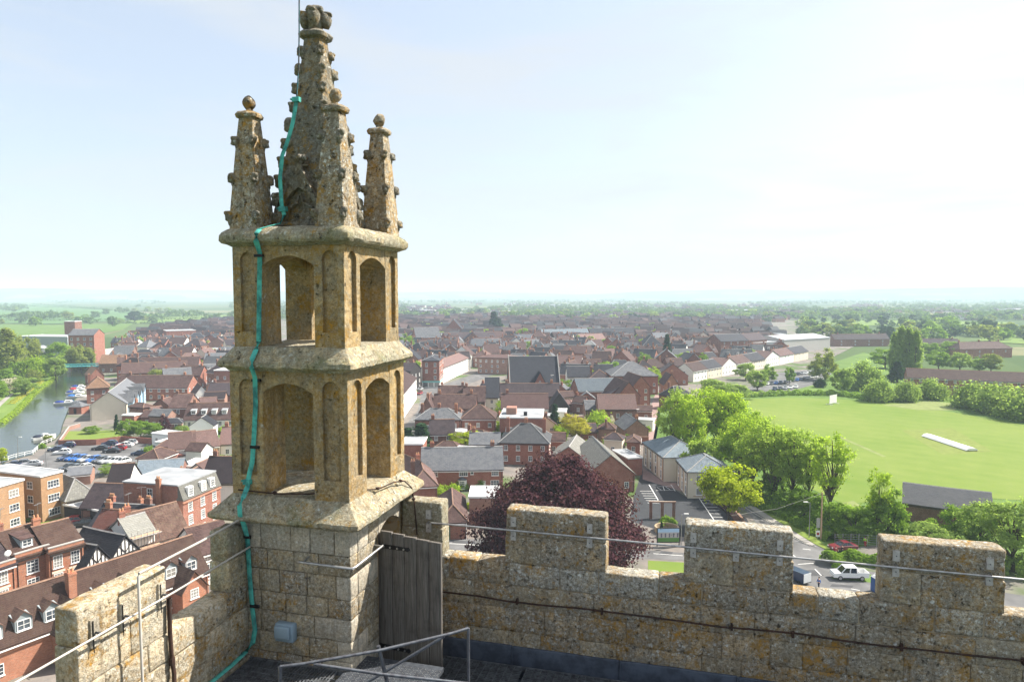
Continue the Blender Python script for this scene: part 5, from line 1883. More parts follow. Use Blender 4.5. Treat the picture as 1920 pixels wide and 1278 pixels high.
# ---- middle of town: left of the beech
t = BD('cottage', 'brick cottage with long dark slate roof, white windows and climbing ivy', (790, 920, 0), (943, 917, 0), 9.0, 4.7, 3.9, 'u', 'brick_red', 'slate_grey', chim=2, win=None)
L = t['L']
for x, w in ((L * 0.10, 2.1), (L * 0.47, 1.9), (L * 0.86, 1.6)):
    window(t, x + 0.8, 0, 3.15, 0, w, 1.15, 4, 2)
window(t, L * 0.62, 0, 3.5, 0, 0.7, 0.7, 1, 1)
bw = MB().prism([(L * 0.50 - 1.0, 0.0), (L * 0.50 - 0.6, -0.7), (L * 0.50 + 0.6, -0.7), (L * 0.50 + 1.0, 0.0)], 0.3, 2.4)
bay = link('bay_window', bw.mesh('bay_window', 'white_paint'), t)
window(bay, L * 0.50, -0.7, 0.5, 0, 1.1, 1.7, 3, 4)
link('bay_roof', MB().add([(L * 0.5 - 1.15, 0, 2.4), (L * 0.5 - 0.7, -0.85, 2.4), (L * 0.5 + 0.7, -0.85, 2.4), (L * 0.5 + 1.15, 0, 2.4), (L * 0.5, 0, 3.1)], [(0, 1, 4), (1, 2, 4), (2, 3, 4)]).mesh('bay_roof', 'slate_grey'), bay)
link('front_door', MB().box(L * 0.76 - 0.45, L * 0.76 + 0.45, -0.06, 0.02, 0, 2.0).mesh('front_door', 'white_paint'), t)
window(t, L * 0.90, 0, 0.9, 0, 1.9, 1.2, 3, 2)
BD('brick_house', 'brick house with pinkish hipped roofs squeezed against the turret', (772, 950, 0), (820, 947, 0), 11, 4.0, 3.0, 'hip', 'brick_red', 'tile_pink', chim=1, win=None)
BD('brick_house', 'brick house with stepped chimneys and flat parapet beside the turret', (752, 890, 0), (793, 890, 0), 8, 7.2, 0, 'flat', 'brick_red', 'flat_roof_pale', chim=0, win=None)
BD('brick_house', 'long pink tiled wing running back from the turret side', (778, 930, 0), (800, 926, 0), 17, 4.4, 3.0, 'v', 'brick_red', 'tile_pink', chim=1, win=None)
t = BD('outbuilding', 'brick coach house with brown hipped roof and green doors by the road', (824, 1012, 0), (876, 1010, 0), 15, 3.0, 2.6, 'hip', 'brick_red', 'tile_brown', 'outbuilding', chim=0, win=None)
link('garage_door', MB().box(0.2, 1.9, -0.05, 0.02, 0, 2.4).mesh('garage_door', 'green_paint'), t)
link('downpipe', MB().tube([(t['L'] - 0.15, -0.08, 0), (t['L'] - 0.15, -0.08, 4.2)], 0.05, 6).mesh('downpipe', 'white_paint'), t)
BD('outbuilding', 'windowless pink brick block with planted flat roof in front of the cottage', (880, 985, 0), (935, 985, 0), 7, 5.2, 0, 'flat', 'brick_pink', 'flat_roof_grey', 'outbuilding', win=None)
# the corner red building with shop
t = BD('corner_building', 'four storey red brick corner building with pale green shopfront', (792, 727, 0), (824, 727, 0), 19, 12.6, 1.8, 'hip', 'brick_red', 'slate_dark', 'shop', chim=2, rows=4, storey=3.0, wsize=(1.1, 1.7))
L, D = t['L'], t['D']
link('shopfront', MB().box(-0.1, L + 0.25, -0.25, 0.0, 0, 3.1).box(L, L + 0.25, 0, D, 0, 3.1).mesh('shopfront', 'render_white'), t)
link('fascia', MB().box(-0.2, L + 0.4, -0.4, -0.25, 2.6, 3.3).box(L + 0.25, L + 0.4, -0.25, D, 2.6, 3.3).mesh('fascia', 'teal_paint'), t)
for k in range(3):
    link('shop_window', MB().box(0.4 + k * L / 3, (k + 1) * L / 3 - 0.1, -0.30, -0.252, 0.5, 2.5).mesh('shop_window', 'window_glass'), t)
BD('town_house', 'white rendered shop row along the street beside the turret', (738, 812, 0), (781, 748, 0), 11, 9.0, 3.0, 'u', 'render_white', 'tile_brown', 'shop', chim=2, rows=3, near=False)
BD('town_house', 'half timbered dark building next to the red corner shop', (770, 735, 0), (790, 729, 0), 12, 9.5, 3.0, 'v', 'timber_black', 'tile_dark', chim=1)
BD('town_house', 'white shop terrace bending along the far street', (830, 718, 0), (878, 695, 0), 11, 7.5, 2.5, 'u', 'render_white', 'tile_pink', 'shop', chim=2)
BD('town_house', 'pale brick arched-window building at the bend of the street', (896, 700, 0), (960, 702, 0), 13, 8.8, 1.5, 'hip', 'brick_pink', 'tile_brown', 'office', chim=1)
# houses in the middle distance (eave lines seen from above)
MID = [
    ('slate hipped house with three chimneys near the dark yew', (778, 787, 6), (863, 787, 6), 9, 2.8, 'hip', 'brick_red', 'slate_grey', 3),
    ('square brick house with brown hipped roof and blank back wall', (864, 786, 6), (929, 786, 6), 10, 3.6, 'hip', 'brick_red', 'tile_brown', 0),
    ('brick house with long brown ridge and tall chimneys above the slate hipped house', (812, 765, 6), (892, 765, 6), 9, 4.0, 'u', 'brick_red', 'tile_brown', 2),
    ('gabled brown roofed house behind the yew at the street corner', (786, 772, 5.5), (814, 772, 5.5), 12, 4.6, 'v', 'brick_brown', 'tile_brown', 1),
    ('low dark brick range with plum roof beside the lime bush', (806, 813, 5.5), (852, 812, 5.5), 7, 3.2, 'u', 'brick_brown', 'tile_dark', 1),
    ('brick house with mixed slate and brown roofs in front of the corner shop', (820, 748, 6), (872, 748, 6), 9, 4.2, 'u', 'brick_red', 'tile_brown', 2),
    ('brown roofed back range left of the white gabled house', (868, 752, 5.5), (909, 752, 5.5), 9, 4.6, 'u', 'brick_brown', 'tile_brown', 1),
    ('tall white parapet gabled house with black roof in the town centre', (909, 744, 6), (935, 744, 6), 11, 6.5, 'u', 'render_white', 'slate_dark', 0),
    ('long plum tiled range right of the white parapet gabled house', (936, 742, 5), (1049, 742, 5), 9, 4.2, 'u', 'brick_brown', 'tile_dark', 2),
    ('long brown tiled range with a hedge growing at its wall', (940, 765, 5), (1028, 765, 5), 8, 4.4, 'u', 'render_white', 'tile_brown', 1),
    ('dark timbered gable house right of the long brown range', (1030, 764, 4), (1068, 764, 4), 9, 5.0, 'v', 'timber_black', 'tile_dark', 0),
    ('grey slate house with big hip and conservatory left of the beech', (937, 830, 5.5), (1029, 832, 5.5), 11, 4.2, 'hip', 'brick_red', 'slate_grey', 3),
    ('dark brick back wing beneath the grey slate hipped house', (880, 832, 5.0), (937, 832, 5.0), 7, 2.2, 'u', 'brick_brown', 'slate_grey', 1),
    ('blue-grey roofed hall with tall windows', (1085, 733, 5), (1163, 731, 5), 12, 4.2, 'u', 'brick_red', 'slate_blue', 0),
    ('large brick office with grey hipped roof and skylights', (1147, 705, 8), (1234, 705, 8), 20, 5.5, 'hip', 'brick_red', 'slate_grey', 0),
    ('white rendered gabled pair behind the blue-grey hall', (1064, 706, 6), (1106, 706, 6), 11, 4.2, 'u', 'render_white', 'slate_dark', 0),
    ('low white flat topped house beyond the blue-grey hall', (1106, 710, 6), (1146, 710, 6), 11, 3.6, 'hip', 'render_white', 'tile_dark', 1),
    ('gabled brick house with grey verges behind the pink barn', (1134, 748, 6), (1190, 748, 6), 12, 4.4, 'v', 'brick_red', 'tile_dark', 0),
    ('barn like brick house with dusty pink roof and two skylights', (1123, 766, 6.5), (1194, 766, 6.5), 9, 4.0, 'u', 'brick_brown', 'tile_pink', 0),
    ('dark lean brick wing left of the pink roofed barn', (1098, 768, 5), (1124, 768, 5), 9, 2.4, 'u', 'brick_brown', 'slate_grey', 0),
    ('brick villa with hipped dark roof right of the grey hipped office', (1236, 740, 5), (1268, 744, 5), 10, 3.4, 'hip', 'brick_brown', 'slate_dark', 1),
    ('brick house end with chimney left of the long white terrace', (1246, 720, 7), (1272, 720, 7), 10, 4.0, 'v', 'brick_orange', 'tile_brown', 1),
    ('red brick chapel with grey roof near the far conifer', (780, 633, 8), (826, 632, 8), 16, 8.0, 'u', 'brick_red', 'slate_grey', 0),
    ('tall gabled dark roofed hall left of the far conifer', (836, 616, 9), (865, 616, 9), 20, 9.0, 'v', 'brick_red', 'slate_dark', 0),
    ('long brown brick warehouse behind the town roofs', (836, 634, 7), (930, 632, 7), 16, 4.0, 'u', 'brick_brown', 'tile_dark', 0),
    ('long blue slate terrace with a row of chimneys', (1018, 628, 6), (1105, 626, 6), 10, 5.0, 'u', 'brick_red', 'slate_blue', 4),
    ('farther blue slate terrace with a row of chimneys', (1108, 626, 6), (1190, 624, 6), 10, 5.0, 'u', 'brick_red', 'slate_dark', 4),
    ('pink roofed long house among grey roofs near the terrace', (1092, 640, 5), (1137, 638, 5), 12, 5.5, 'u', 'brick_red', 'tile_pink', 0),
    ('long grey roofed brick school beyond the dark conifer', (1258, 650, 7), (1318, 648, 7), 14, 3.0, 'u', 'brick_red', 'slate_grey', 0),
    ('big dark hipped roof hall beside the tall dark conifer', (1205, 650, 6), (1245, 650, 6), 22, 8.0, 'hip', 'brick_brown', 'slate_dark', 0),
    ('three storey dark roofed block of flats beyond the white sheds', (1352, 640, 11), (1402, 638, 11), 14, 4.5, 'u', 'brick_brown', 'slate_dark', 0),
    ('dark roofed block of flats right of its taller twin', (1404, 638, 10), (1438, 636, 10), 14, 4.5, 'u', 'brick_brown', 'tile_dark', 0),
]
for (lab, A, B, D, rise, ridge, wl_, rf, ch) in MID:
    BD('brick_house' if 'brick' in wl_ else 'town_house', lab, A, B, D, A[2], rise, ridge, wl_, rf, chim=ch)
# flat roofed brick block with rooftop kiosk
t = BD('brick_office', 'brick block with white flat roof and rooftop hatch near the yellow tree', (937, 784, 8), (1017, 785, 8), 15, 8.0, 0, 'flat', 'brick_red', 'flat_roof_pale', 'office', win=None)
link('roof_hatch', MB().box(t['L'] * 0.12, t['L'] * 0.36, 5, 9, 8.3, 10.2).mesh('roof_hatch', 'brick_pink'), t)
link('vent', MB().box(t['L'] * 0.55, t['L'] * 0.63, 3, 4, 8.3, 9.4).mesh('vent', 'black_iron'), t)
# two tall gabled brick houses by the lane
BD('town_house', 'tall gabled brick house with sunlit side by the lane', (1158, 784, 0), (1199, 783, 0), 17, 8.0, 4.6, 'v', 'brick_red', 'tile_brown', chim=0, rows=3)
BD('town_house', 'second tall gabled brick house, behind the lane house', (1184, 768, 0), (1219, 767, 0), 15, 8.4, 4.2, 'v', 'brick_red', 'tile_brown', chim=0, rows=3)
BD('cottage', 'small brown brick house with gable and green slate roof at the lane end', (1172, 826, 0), (1216, 825, 0), 12, 3.3, 2.8, 'v', 'brick_pink', 'slate_grey', chim=1, win=None)
# the black roofed church
t = BD('church', 'church with huge black slate roof and pointed brick side gable', (957, 721, 6), (1049, 720, 6), 15, 6, 11.0, 'u', 'brick_red', 'slate_dark', 'church', chim=0, win=None)
L = t['L']
sg = MB().box(L * 0.46, L * 0.73, -1.2, 2.0, 0, 5.6).add([(L * 0.46, -1.2, 5.6), (L * 0.73, -1.2, 5.6), (L * 0.595, -1.2, 11.0)], [(0, 1, 2)])
sgo = link('side_gable', sg.mesh('side_gable', 'brick_red'), t)
r = MB()
for s in (0, 1):
    xx = L * 0.46 - 0.3 if s == 0 else L * 0.73 + 0.3
    r.extrude([(xx, -1.5, 5.3), (L * 0.595, -1.5, 11.2), (L * 0.595, 3.8, 11.2), (xx, 0.2, 5.3)], (0, 0, 0.2))
link('side_gable_roof', r.mesh('side_gable_roof', 'slate_dark'), sgo)
lw = MB()
lw.extrude([(L * 0.595 - 1.0, -1.25, 3.4), (L * 0.595 + 1.0, -1.25, 3.4), (L * 0.595 + 1.0, -1.25, 6.0), (L * 0.595, -1.25, 8.0), (L * 0.595 - 1.0, -1.25, 6.0)], (0, 0.06, 0))
link('lancet_window', lw.mesh('lancet_window', 'kerb_stone'), sgo)
link('lancet_glass', MB().extrude([(L * 0.595 - 0.6, -1.29, 3.7), (L * 0.595 + 0.6, -1.29, 3.7), (L * 0.595 + 0.6, -1.29, 5.8), (L * 0.595, -1.29, 7.3), (L * 0.595 - 0.6, -1.29, 5.8)], (0, 0.03, 0)).mesh('lancet_glass', 'window_glass'), sgo)
for x in (-0.35, L + 0.05):
    cp = MB()
    for s in (0, 1):
        cp.extrude([(x, -0.5 if s == 0 else 15.5, 5.6), (x, 7.5, 17.5), (x, 7.5, 18.0), (x, -0.9 if s == 0 else 15.9, 5.9)], (0.32, 0, 0))
    link('gable_coping', cp.mesh('gable_coping', 'kerb_stone'), t)
# slate roofed hall right of the beech top
BD('hall', 'pale lichened slate roofed hall just behind the copper beech', (1030, 862, 3.6), (1103, 866, 3.6), 14, 3.8, 3.2, 'v', 'brick_red', 'slate_lichen', 'hall', chim=0, win=None)
BD('hall', 'grey slate hall with white porch beside the cream apartments', (1100, 890, 4), (1190, 888, 4), 20, 4.0, 4.2, 'v', 'brick_red', 'slate_lichen', 'hall', chim=0)
BD('hall', 'small flat roofed brick annexe between hall and cream apartments', (1178, 892, 0), (1204, 890, 0), 9, 4.0, 0, 'flat', 'brick_red', 'flat_roof_pale', 'annexe', win=None)
# cream apartments
t = BD('apartment_block', 'new cream apartment block with grey hipped metal roof, farther wing', (1207, 830, 5.6), (1245, 858, 5.6), 11, 5.6, 2.8, 'hip', 'render_cream', 'slate_blue', 'flats', chim=0, win=None)
for k in range(4):
    x = t['L'] * (k + 0.5) / 4
    for z in (0.4, 3.1):
        window(t, x, 0, z, 0, 1.0, 1.9, 1, 2)
    link('tan_panel', MB().box(x + 0.8, x + 1.5, -0.03, 0.02, 0.2, 5.2).mesh('tan_panel', 'panel_tan'), t)
t = BD('apartment_block', 'new cream apartment block with grey hipped metal roof, nearer wing', (1270, 862, 5.6), (1290, 885, 5.6), 9.5, 5.6, 2.6, 'hip', 'render_cream', 'slate_blue', 'flats', chim=0, win=None)
for k in range(3):
    x = t['L'] * (k + 0.5) / 3
    for z in (0.4, 3.1):
        window(t, x, 0, z, 0, 1.0, 1.9, 1, 2)
    link('tan_panel', MB().box(x + 0.8, x + 1.5, -0.03, 0.02, 0.2, 5.2).mesh('tan_panel', 'panel_tan'), t)
for z in (0.7, 3.4):
    window(t, t['L'], 2.4, z, math.pi / 2, 1.3, 1.5, 1, 1)
    link('tan_panel', MB().box(t['L'] - 0.02, t['L'] + 0.03, 1.2, 4.2, z - 0.3, z - 0.11).mesh('tan_panel', 'panel_tan'), t)
# pavilion, far ranges, sheds, terrace
t = BD('pavilion', 'low brick cricket pavilion with long grey-brown roof behind the trees', (1694, 942, 3.4), (1862, 964, 3.4), 12, 3.4, 2.4, 'u', 'brick_brown', 'slate_grey', 'pavilion', chim=0, win=None)
BD('care_home', 'long three storey red brick range with brown roof behind the willows', (1702, 709, 7), (2010, 722, 7), 12, 7.4, 3.4, 'u', 'brick_red', 'tile_brown', 'flats', chim=0, rows=3, storey=2.4)
BD('terrace', 'brick terrace with hipped roof on the far edge of the meadow', (1800, 655, 6), (1898, 653, 6), 12, 6, 4.6, 'hip', 'brick_red', 'tile_brown', 'houses', chim=3)
BD('terrace', 'dark roofed estate row behind the tall poplars', (1565, 636, 6), (1668, 635, 6), 10, 6, 4, 'u', 'brick_brown', 'tile_dark', 'houses', chim=2)
BD('terrace', 'dark roofed estate row right of the tall poplars', (1722, 645, 6), (1800, 646, 6), 10, 6, 4, 'u', 'brick_brown', 'tile_dark', 'houses', chim=2)
BD('retail_unit', 'big white leisure hall with red brick end beyond the car park', (1470, 661, 0), (1556, 655, 0), 30, 9.5, 2.5, 'u', 'concrete', 'metal_roof_pale', 'hall', chim=0, win=None)
BD('retail_unit', 'red brick stair block of the white leisure hall', (1462, 656, 0), (1476, 656, 0), 14, 12, 0, 'flat', 'brick_red', 'flat_roof_pale', 'hall', win=None)
BD('retail_unit', 'pale metal clad supermarket with flat roof left of the leisure hall', (1405, 664, 0), (1468, 660, 0), 30, 8, 0, 'flat', 'slate_hung', 'metal_roof_pale', 'supermarket')
BD('retail_unit', 'long low glass fronted supermarket wing with white fascia', (1350, 662, 0), (1406, 662, 0), 30, 5, 0, 'flat', 'render_white', 'flat_roof_pale', 'supermarket')
for k in range(8):
    x0 = 1300 + k * 27
    y0 = 716 - k * 5.4
    BD('terrace_house', 'white fronted terraced house, %s from the dark conifer end of the long row' % ['first', 'second', 'third', 'fourth', 'fifth', 'sixth', 'seventh', 'eighth'][k],
       (x0, y0, 0), (x0 + 26, y0 - 5.2, 0), 10, 5.4, 3.6, 'v' if k % 3 == 2 else 'u', ['render_white', 'render_cream', 'render_white'][k % 3], ['tile_brown', 'slate_dark', 'tile_pink'][k % 3], 'house', 'white fronted terrace by the car park', chim=1, rows=2)
# ================================================================== trees
def leaf_quads(centres, size, rng, outward=None, droop=0.0):
    n = len(centres)
    nrm = rng.normal(size=(n, 3))
    if outward is not None:
        nrm = nrm * 0.5 + outward * 0.95
    nrm[:, 2] += 0.4
    nrm /= np.linalg.norm(nrm, axis=1)[:, None] + 1e-9
    ref = rng.normal(size=(n, 3))
    ref[:, 2] -= droop
    s = np.cross(nrm, ref)
    s /= np.linalg.norm(s, axis=1)[:, None] + 1e-9
    u = np.cross(s, nrm)
    sz = size * rng.uniform(0.6, 1.35, size=(n, 1))
    a, b = s * sz * 0.5, u * sz * (0.5 + 0.35 * droop)
    v = np.stack([centres - a * 0.6 - b, centres + a - b * 0.3, centres + a * 0.5 + b, centres - a + b * 0.35], axis=1).reshape(-1, 3)
    return v


def quads_mesh(name, v, mat):
    n = len(v) // 4
    me = bpy.data.meshes.new(name)
    me.vertices.add(len(v))
    me.vertices.foreach_set('co', v.astype(np.float32).ravel())
    me.loops.add(4 * n)
    me.loops.foreach_set('vertex_index', np.arange(4 * n, dtype=np.int32))
    me.polygons.add(n)
    me.polygons.foreach_set('loop_start', np.arange(0, 4 * n, 4, dtype=np.int32))
    me.materials.append(MAT[mat])
    me.update(calc_edges=True)
    return me


def crown_points(rng, H, W, kind, n, clumps):
    """leaf centres of a crown: clumps sit on limbs through the crown's volume"""
    R = W / 2
    cs = []
    if kind == 'poplar':
        for i in range(clumps):
            t = rng.uniform(0, 1)
            z = H * (0.10 + 0.88 * t)
            r = R * (math.sin(math.pi * min(1, 0.16 + 0.84 * t)) ** 0.6) * rng.uniform(0.55, 1.0)
            a = rng.uniform(0, 2 * math.pi)
            cs.append((r * math.cos(a), r * math.sin(a), z, R * 0.32, R * 0.32, H * 0.06))
    elif kind == 'conifer':
        for i in range(clumps):
            t = rng.uniform(0, 1) ** 0.8
            z = H * (0.06 + 0.92 * t)
            r = R * (1.02 - t) * rng.uniform(0.6, 1.05)
            a = rng.uniform(0, 2 * math.pi)
            cs.append((r * math.cos(a), r * math.sin(a), z, R * 0.2, R * 0.2, H * 0.028))
    elif kind == 'bush':
        for i in range(clumps):
            d = rng.normal(size=3)
            d /= np.linalg.norm(d)
            d[2] = abs(d[2])
            k = rng.uniform(0.5, 0.9)
            cs.append((d[0] * R * k, d[1] * R * k, H * (0.12 + 0.75 * d[2] * k), R * 0.26, R * 0.26, H * 0.16))
    elif kind == 'willow':
        for i in range(clumps):
            d = rng.normal(size=3)
            d /= np.linalg.norm(d)
            k = rng.uniform(0.75, 1.0)
            z = H * (0.52 + 0.42 * d[2] * k) if d[2] > 0 else H * (0.52 + 0.44 * d[2] * k)
            cs.append((d[0] * R * k, d[1] * R * k, z, R * 0.13, R * 0.13, H * 0.12))
    else:
        # broad crowns: lopsided, several big boughs each carrying clumps
        base = 0.03 if kind == 'broad' else (0.06 if kind == 'beech' else 0.28)
        nb = {'broad': 9, 'beech': 16, 'airy': 9}[kind]
        boughs = []
        for i in range(nb):
            d = rng.normal(size=3)
            d /= np.linalg.norm(d)
            boughs.append((d, rng.uniform(0.78, 1.12)))
        for i in range(clumps):
            d = rng.normal(size=3)
            d /= np.linalg.norm(d)
            w = max((d @ q[0]) ** 3 * q[1] if d @ q[0] > 0 else 0 for q in boughs)
            k = (0.62 + 0.45 * w) * rng.uniform(0.55 if kind == 'airy' else 0.68, 1.0)
            zc = (base + 1) / 2
            zz = zc + d[2] * (1 - base) / 2 * k
            wid = 1.0 if kind == 'airy' or d[2] > 0 else 1.22
            if kind == 'beech':
                wid = 0.62 + 0.55 * (1 - max(0.0, zz)) ** 0.9
                wid = min(1.05, wid)
            sz = {'broad': 0.19, 'beech': 0.105, 'airy': 0.15}[kind] * rng.uniform(0.7, 1.3)
            cs.append((d[0] * R * k * wid, d[1] * R * k * wid, H * zz, R * sz, R * sz, R * sz * (0.62 if kind != 'beech' else 0.45)))
    cs = np.array(cs)
    idx = rng.integers(0, len(cs), n)
    off = rng.normal(size=(n, 3)) * 0.62
    p = cs[idx, :3] + off * cs[idx, 3:6]
    out = off / (np.linalg.norm(off, axis=1)[:, None] + 1e-9)
    cen = p - np.array([0, 0, H * 0.5])
    cen /= np.linalg.norm(cen, axis=1)[:, None] + 1e-9
    p[:, 2] = np.maximum(p[:, 2], 0.15 + 0.1 * np.abs(off[:, 0]))
    return p, out * 0.5 + cen * 0.6, cs


def trunk_mesh(rng, H, W, kind, cs, mat):
    b = MB()
    r0 = {'poplar': 0.030, 'conifer': 0.024, 'bush': 0.02, 'willow': 0.035, 'broad': 0.027, 'beech': 0.045, 'airy': 0.018}[kind] * H
    top = {'poplar': 0.9, 'conifer': 0.92, 'bush': 0.4, 'willow': 0.5, 'broad': 0.6, 'beech': 0.55, 'airy': 0.86}[kind] * H
    pts, rad = [], []
    bend = rng.normal(size=2) * H * 0.02
    for i in range(7):
        t = i / 6
        pts.append((bend[0] * math.sin(t * 3), bend[1] * math.sin(t * 2.4), -0.4 + (top + 0.4) * t))
        rad.append(r0 * (1.25 if i == 0 else 1) * (1 - 0.8 * t) + 0.02)
    b.tube(pts, r0, 8, 0, rad)
    m = min(len(cs), {'poplar': 10, 'conifer': 0, 'bush': 8, 'willow': 12, 'broad': 14, 'beech': 16, 'airy': 34}[kind])
    for i in range(m):
        c = cs[i % len(cs)]
        f = min(0.95, max(0.2, (c[2] / H) * rng.uniform(0.35, 0.75)))
        z0 = top * f
        t = (z0 + 0.4) / (top + 0.4)
        s = Vector((bend[0] * math.sin(t * 3), bend[1] * math.sin(t * 2.4), z0))
        e = Vector((c[0], c[1], c[2]))
        mid = s.lerp(e, 0.5) + Vector((0, 0, -0.04 * H + 0.06 * H * rng.random()))
        rr = r0 * (1 - 0.75 * t) * 0.5 + 0.02
        b.tube([s, mid, e], rr, 5, 0, [rr, rr * 0.6, rr * 0.15 + 0.01])
    return b.mesh('trunk', mat, 1.2)


TREES = {}


def proto(key, kind, H, W, n, clumps, leaf, size, seed, bark='bark', droop=0.0):
    rng = np.random.default_rng(seed)
    p, out, cs = crown_points(rng, H, W, kind, n, clumps)
    v = leaf_quads(p, size, rng, out, droop)
    TREES[key] = (quads_mesh('crown', v, leaf), trunk_mesh(rng, H, W, kind, cs, bark), H, W)


proto('beech', 'beech', 18.5, 29, 56000, 460, 'leaf_purple', 0.36, 3)
for s in range(4):
    proto('broad%d' % s, 'broad', 12, 11, 7000, 46 + 8 * s, 'leaf_green', 0.46, 10 + s)
for s in range(4):
    proto('airy%d' % s, 'airy', 20, 12, 8500, 130 + 10 * s, 'leaf_bright', 0.34, 20 + s)
for s in range(2):
    proto('open%d' % s, 'airy', 20, 12, 4200, 90, 'leaf_bright', 0.38, 35 + s)
proto('lime0', 'airy', 11, 11, 11000, 80, 'leaf_lime', 0.36, 31)
proto('willow0', 'willow', 14, 13, 9000, 110, 'leaf_olive', 0.5, 41, 'bark', 1.2)
for s in range(2):
    proto('poplar%d' % s, 'poplar', 24, 6.5, 7000, 120, 'leaf_grey', 0.6, 50 + s)
proto('conifer0', 'conifer', 15, 7, 7000, 220, 'leaf_dark', 0.5, 60)
for s in range(3):
    proto('bush%d' % s, 'bush', 2.6, 3.6, 2200, 26, 'leaf_green', 0.26, 70 + s)
proto('round0', 'bush', 8, 9, 7000, 60, 'leaf_bright', 0.4, 80)
for s in range(3):
    proto('far%d' % s, 'broad', 11, 11, 900, 30, 'leaf_far', 1.15, 90 + s)
trr = random.Random(99)


def set_leaf(o, mat):
    if mat and o.data.materials and o.data.materials[0] != MAT[mat]:
        o.material_slots[0].link = 'OBJECT'
        o.material_slots[0].material = MAT[mat]


def tree_at(key, loc, h, w, label, name='tree', cat='tree', leaf=None, group=None):
    cr, tk, H, W = TREES[key]
    t = thing(name, label, cat, (loc[0], loc[1], 0.0), trr.uniform(0, 6.28), group, (w / W, w / W, h / H))
    set_leaf(link('crown', cr, t), leaf)
    link('trunk', tk, t)
    OCC.append((loc[0], loc[1], w * 0.36))
    return t


def tree_px(key, px, py, top, wpx, label, leaf=None, name='tree', cat='tree', group=None):
    """trunk foot at (px, py), crown top at row top, crown wpx wide"""
    p = spot(px, py)
    d = deep(p)
    h = (py - top) * d / 1280 * 0.985
    w = wpx * d / 1280
    return tree_at(key, p, h, w, label, name, cat, leaf, group)


tree_px('beech', 1054, 1088, 850, 368, 'huge dark purple copper beech behind the battlement', name='copper_beech')
tree_px('lime0', 1365, 990, 868, 122, 'bright yellow-green tree in the forecourt of the cream apartments', name='lime_tree')
# belt between apartments and field
BELT = [
    ('airy2', 1290, 880, 728, 84, 'light green tree between lane and apartment roof', 'leaf_bright'),
    ('airy0', 1342, 850, 712, 84, 'tall fresh green tree behind the apartment block', 'leaf_bright'),
    ('airy3', 1386, 905, 768, 84, 'fresh green tree above the nearer apartment wing', 'leaf_bright'),
    ('airy1', 1432, 915, 768, 84, 'fresh green tree left of the tall grey-green one', 'leaf_bright'),
    ('airy2', 1466, 925, 785, 80, 'yellow-green tree between the two tall grey-green ones', 'leaf_bright'),
    ('airy0', 1516, 955, 806, 72, 'light green tree left of the slender forked tree', 'leaf_fresh'),
    ('airy0', 1268, 868, 712, 90, 'tall grey-green tree at the lane end of the field belt', 'leaf_fresh'),
    ('airy1', 1310, 858, 716, 84, 'tall light green tree second along the field belt', 'leaf_bright'),
    ('airy2', 1362, 860, 718, 100, 'tall yellow-green tree with open crown in the field belt', 'leaf_bright'),
    ('airy3', 1402, 888, 752, 90, 'yellow-green tree in the middle of the field belt', 'leaf_bright'),
    ('broad1', 1322, 905, 800, 72, 'grey-green willow-like tree behind the apartment roof', 'leaf_fresh'),
    ('airy0', 1448, 940, 772, 100, 'tall grey-green tree standing above the side road', 'leaf_fresh'),
    ('airy2', 1486, 950, 788, 86, 'grey-green tree next to the bare-stemmed tall tree', 'leaf_fresh'),
    ('airy1', 1412, 930, 790, 86, 'grey-green tree behind the bright yellow-green tree', 'leaf_fresh'),
    ('broad2', 1380, 880, 790, 74, 'light leafy tree half hidden in the middle of the belt', 'leaf_bright'),
    ('open0', 1552, 978, 792, 96, 'slender forked tree standing alone before the field', 'leaf_bright'),
    ('open1', 1648, 1008, 866, 56, 'narrow bright tree above the dense green bush', 'leaf_bright'),
    ('broad0', 1664, 1010, 908, 80, 'dense mid green tree beside the pavilion', 'leaf_green'),
    ('broad3', 1604, 1008, 944, 70, 'dark green bushy tree by the side road sign', 'leaf_green'),
    ('broad1', 1742, 1030, 968, 80, 'pale green spreading bush in front of the pavilion', 'leaf_grey'),
    ('broad2', 1792, 1010, 938, 66, 'dark leafy tree against the pavilion wall', 'leaf_green'),
    ('broad3', 1838, 1030, 936, 96, 'grey-green willow right of the pavilion', 'leaf_grey'),
    ('airy0', 1898, 1070, 915, 126, 'large grey-green willow at the frame edge', 'leaf_grey'),
    ('broad0', 1572, 996, 934, 70, 'dark undergrowth tree below the slender forked tree', 'leaf_green'),
    ('broad1', 1508, 966, 905, 66, 'shaded leafy tree above the grass verge', 'leaf_green'),
    ('broad2', 1456, 936, 876, 62, 'shaded leafy tree behind the side road wall', 'leaf_green'),
]
for (k, x, y, tp_, w, lab, lf) in BELT:
    tree_px(k, x, y, tp_, w, lab, lf, 'belt_tree', 'tree', 'trees between the apartments and the field')
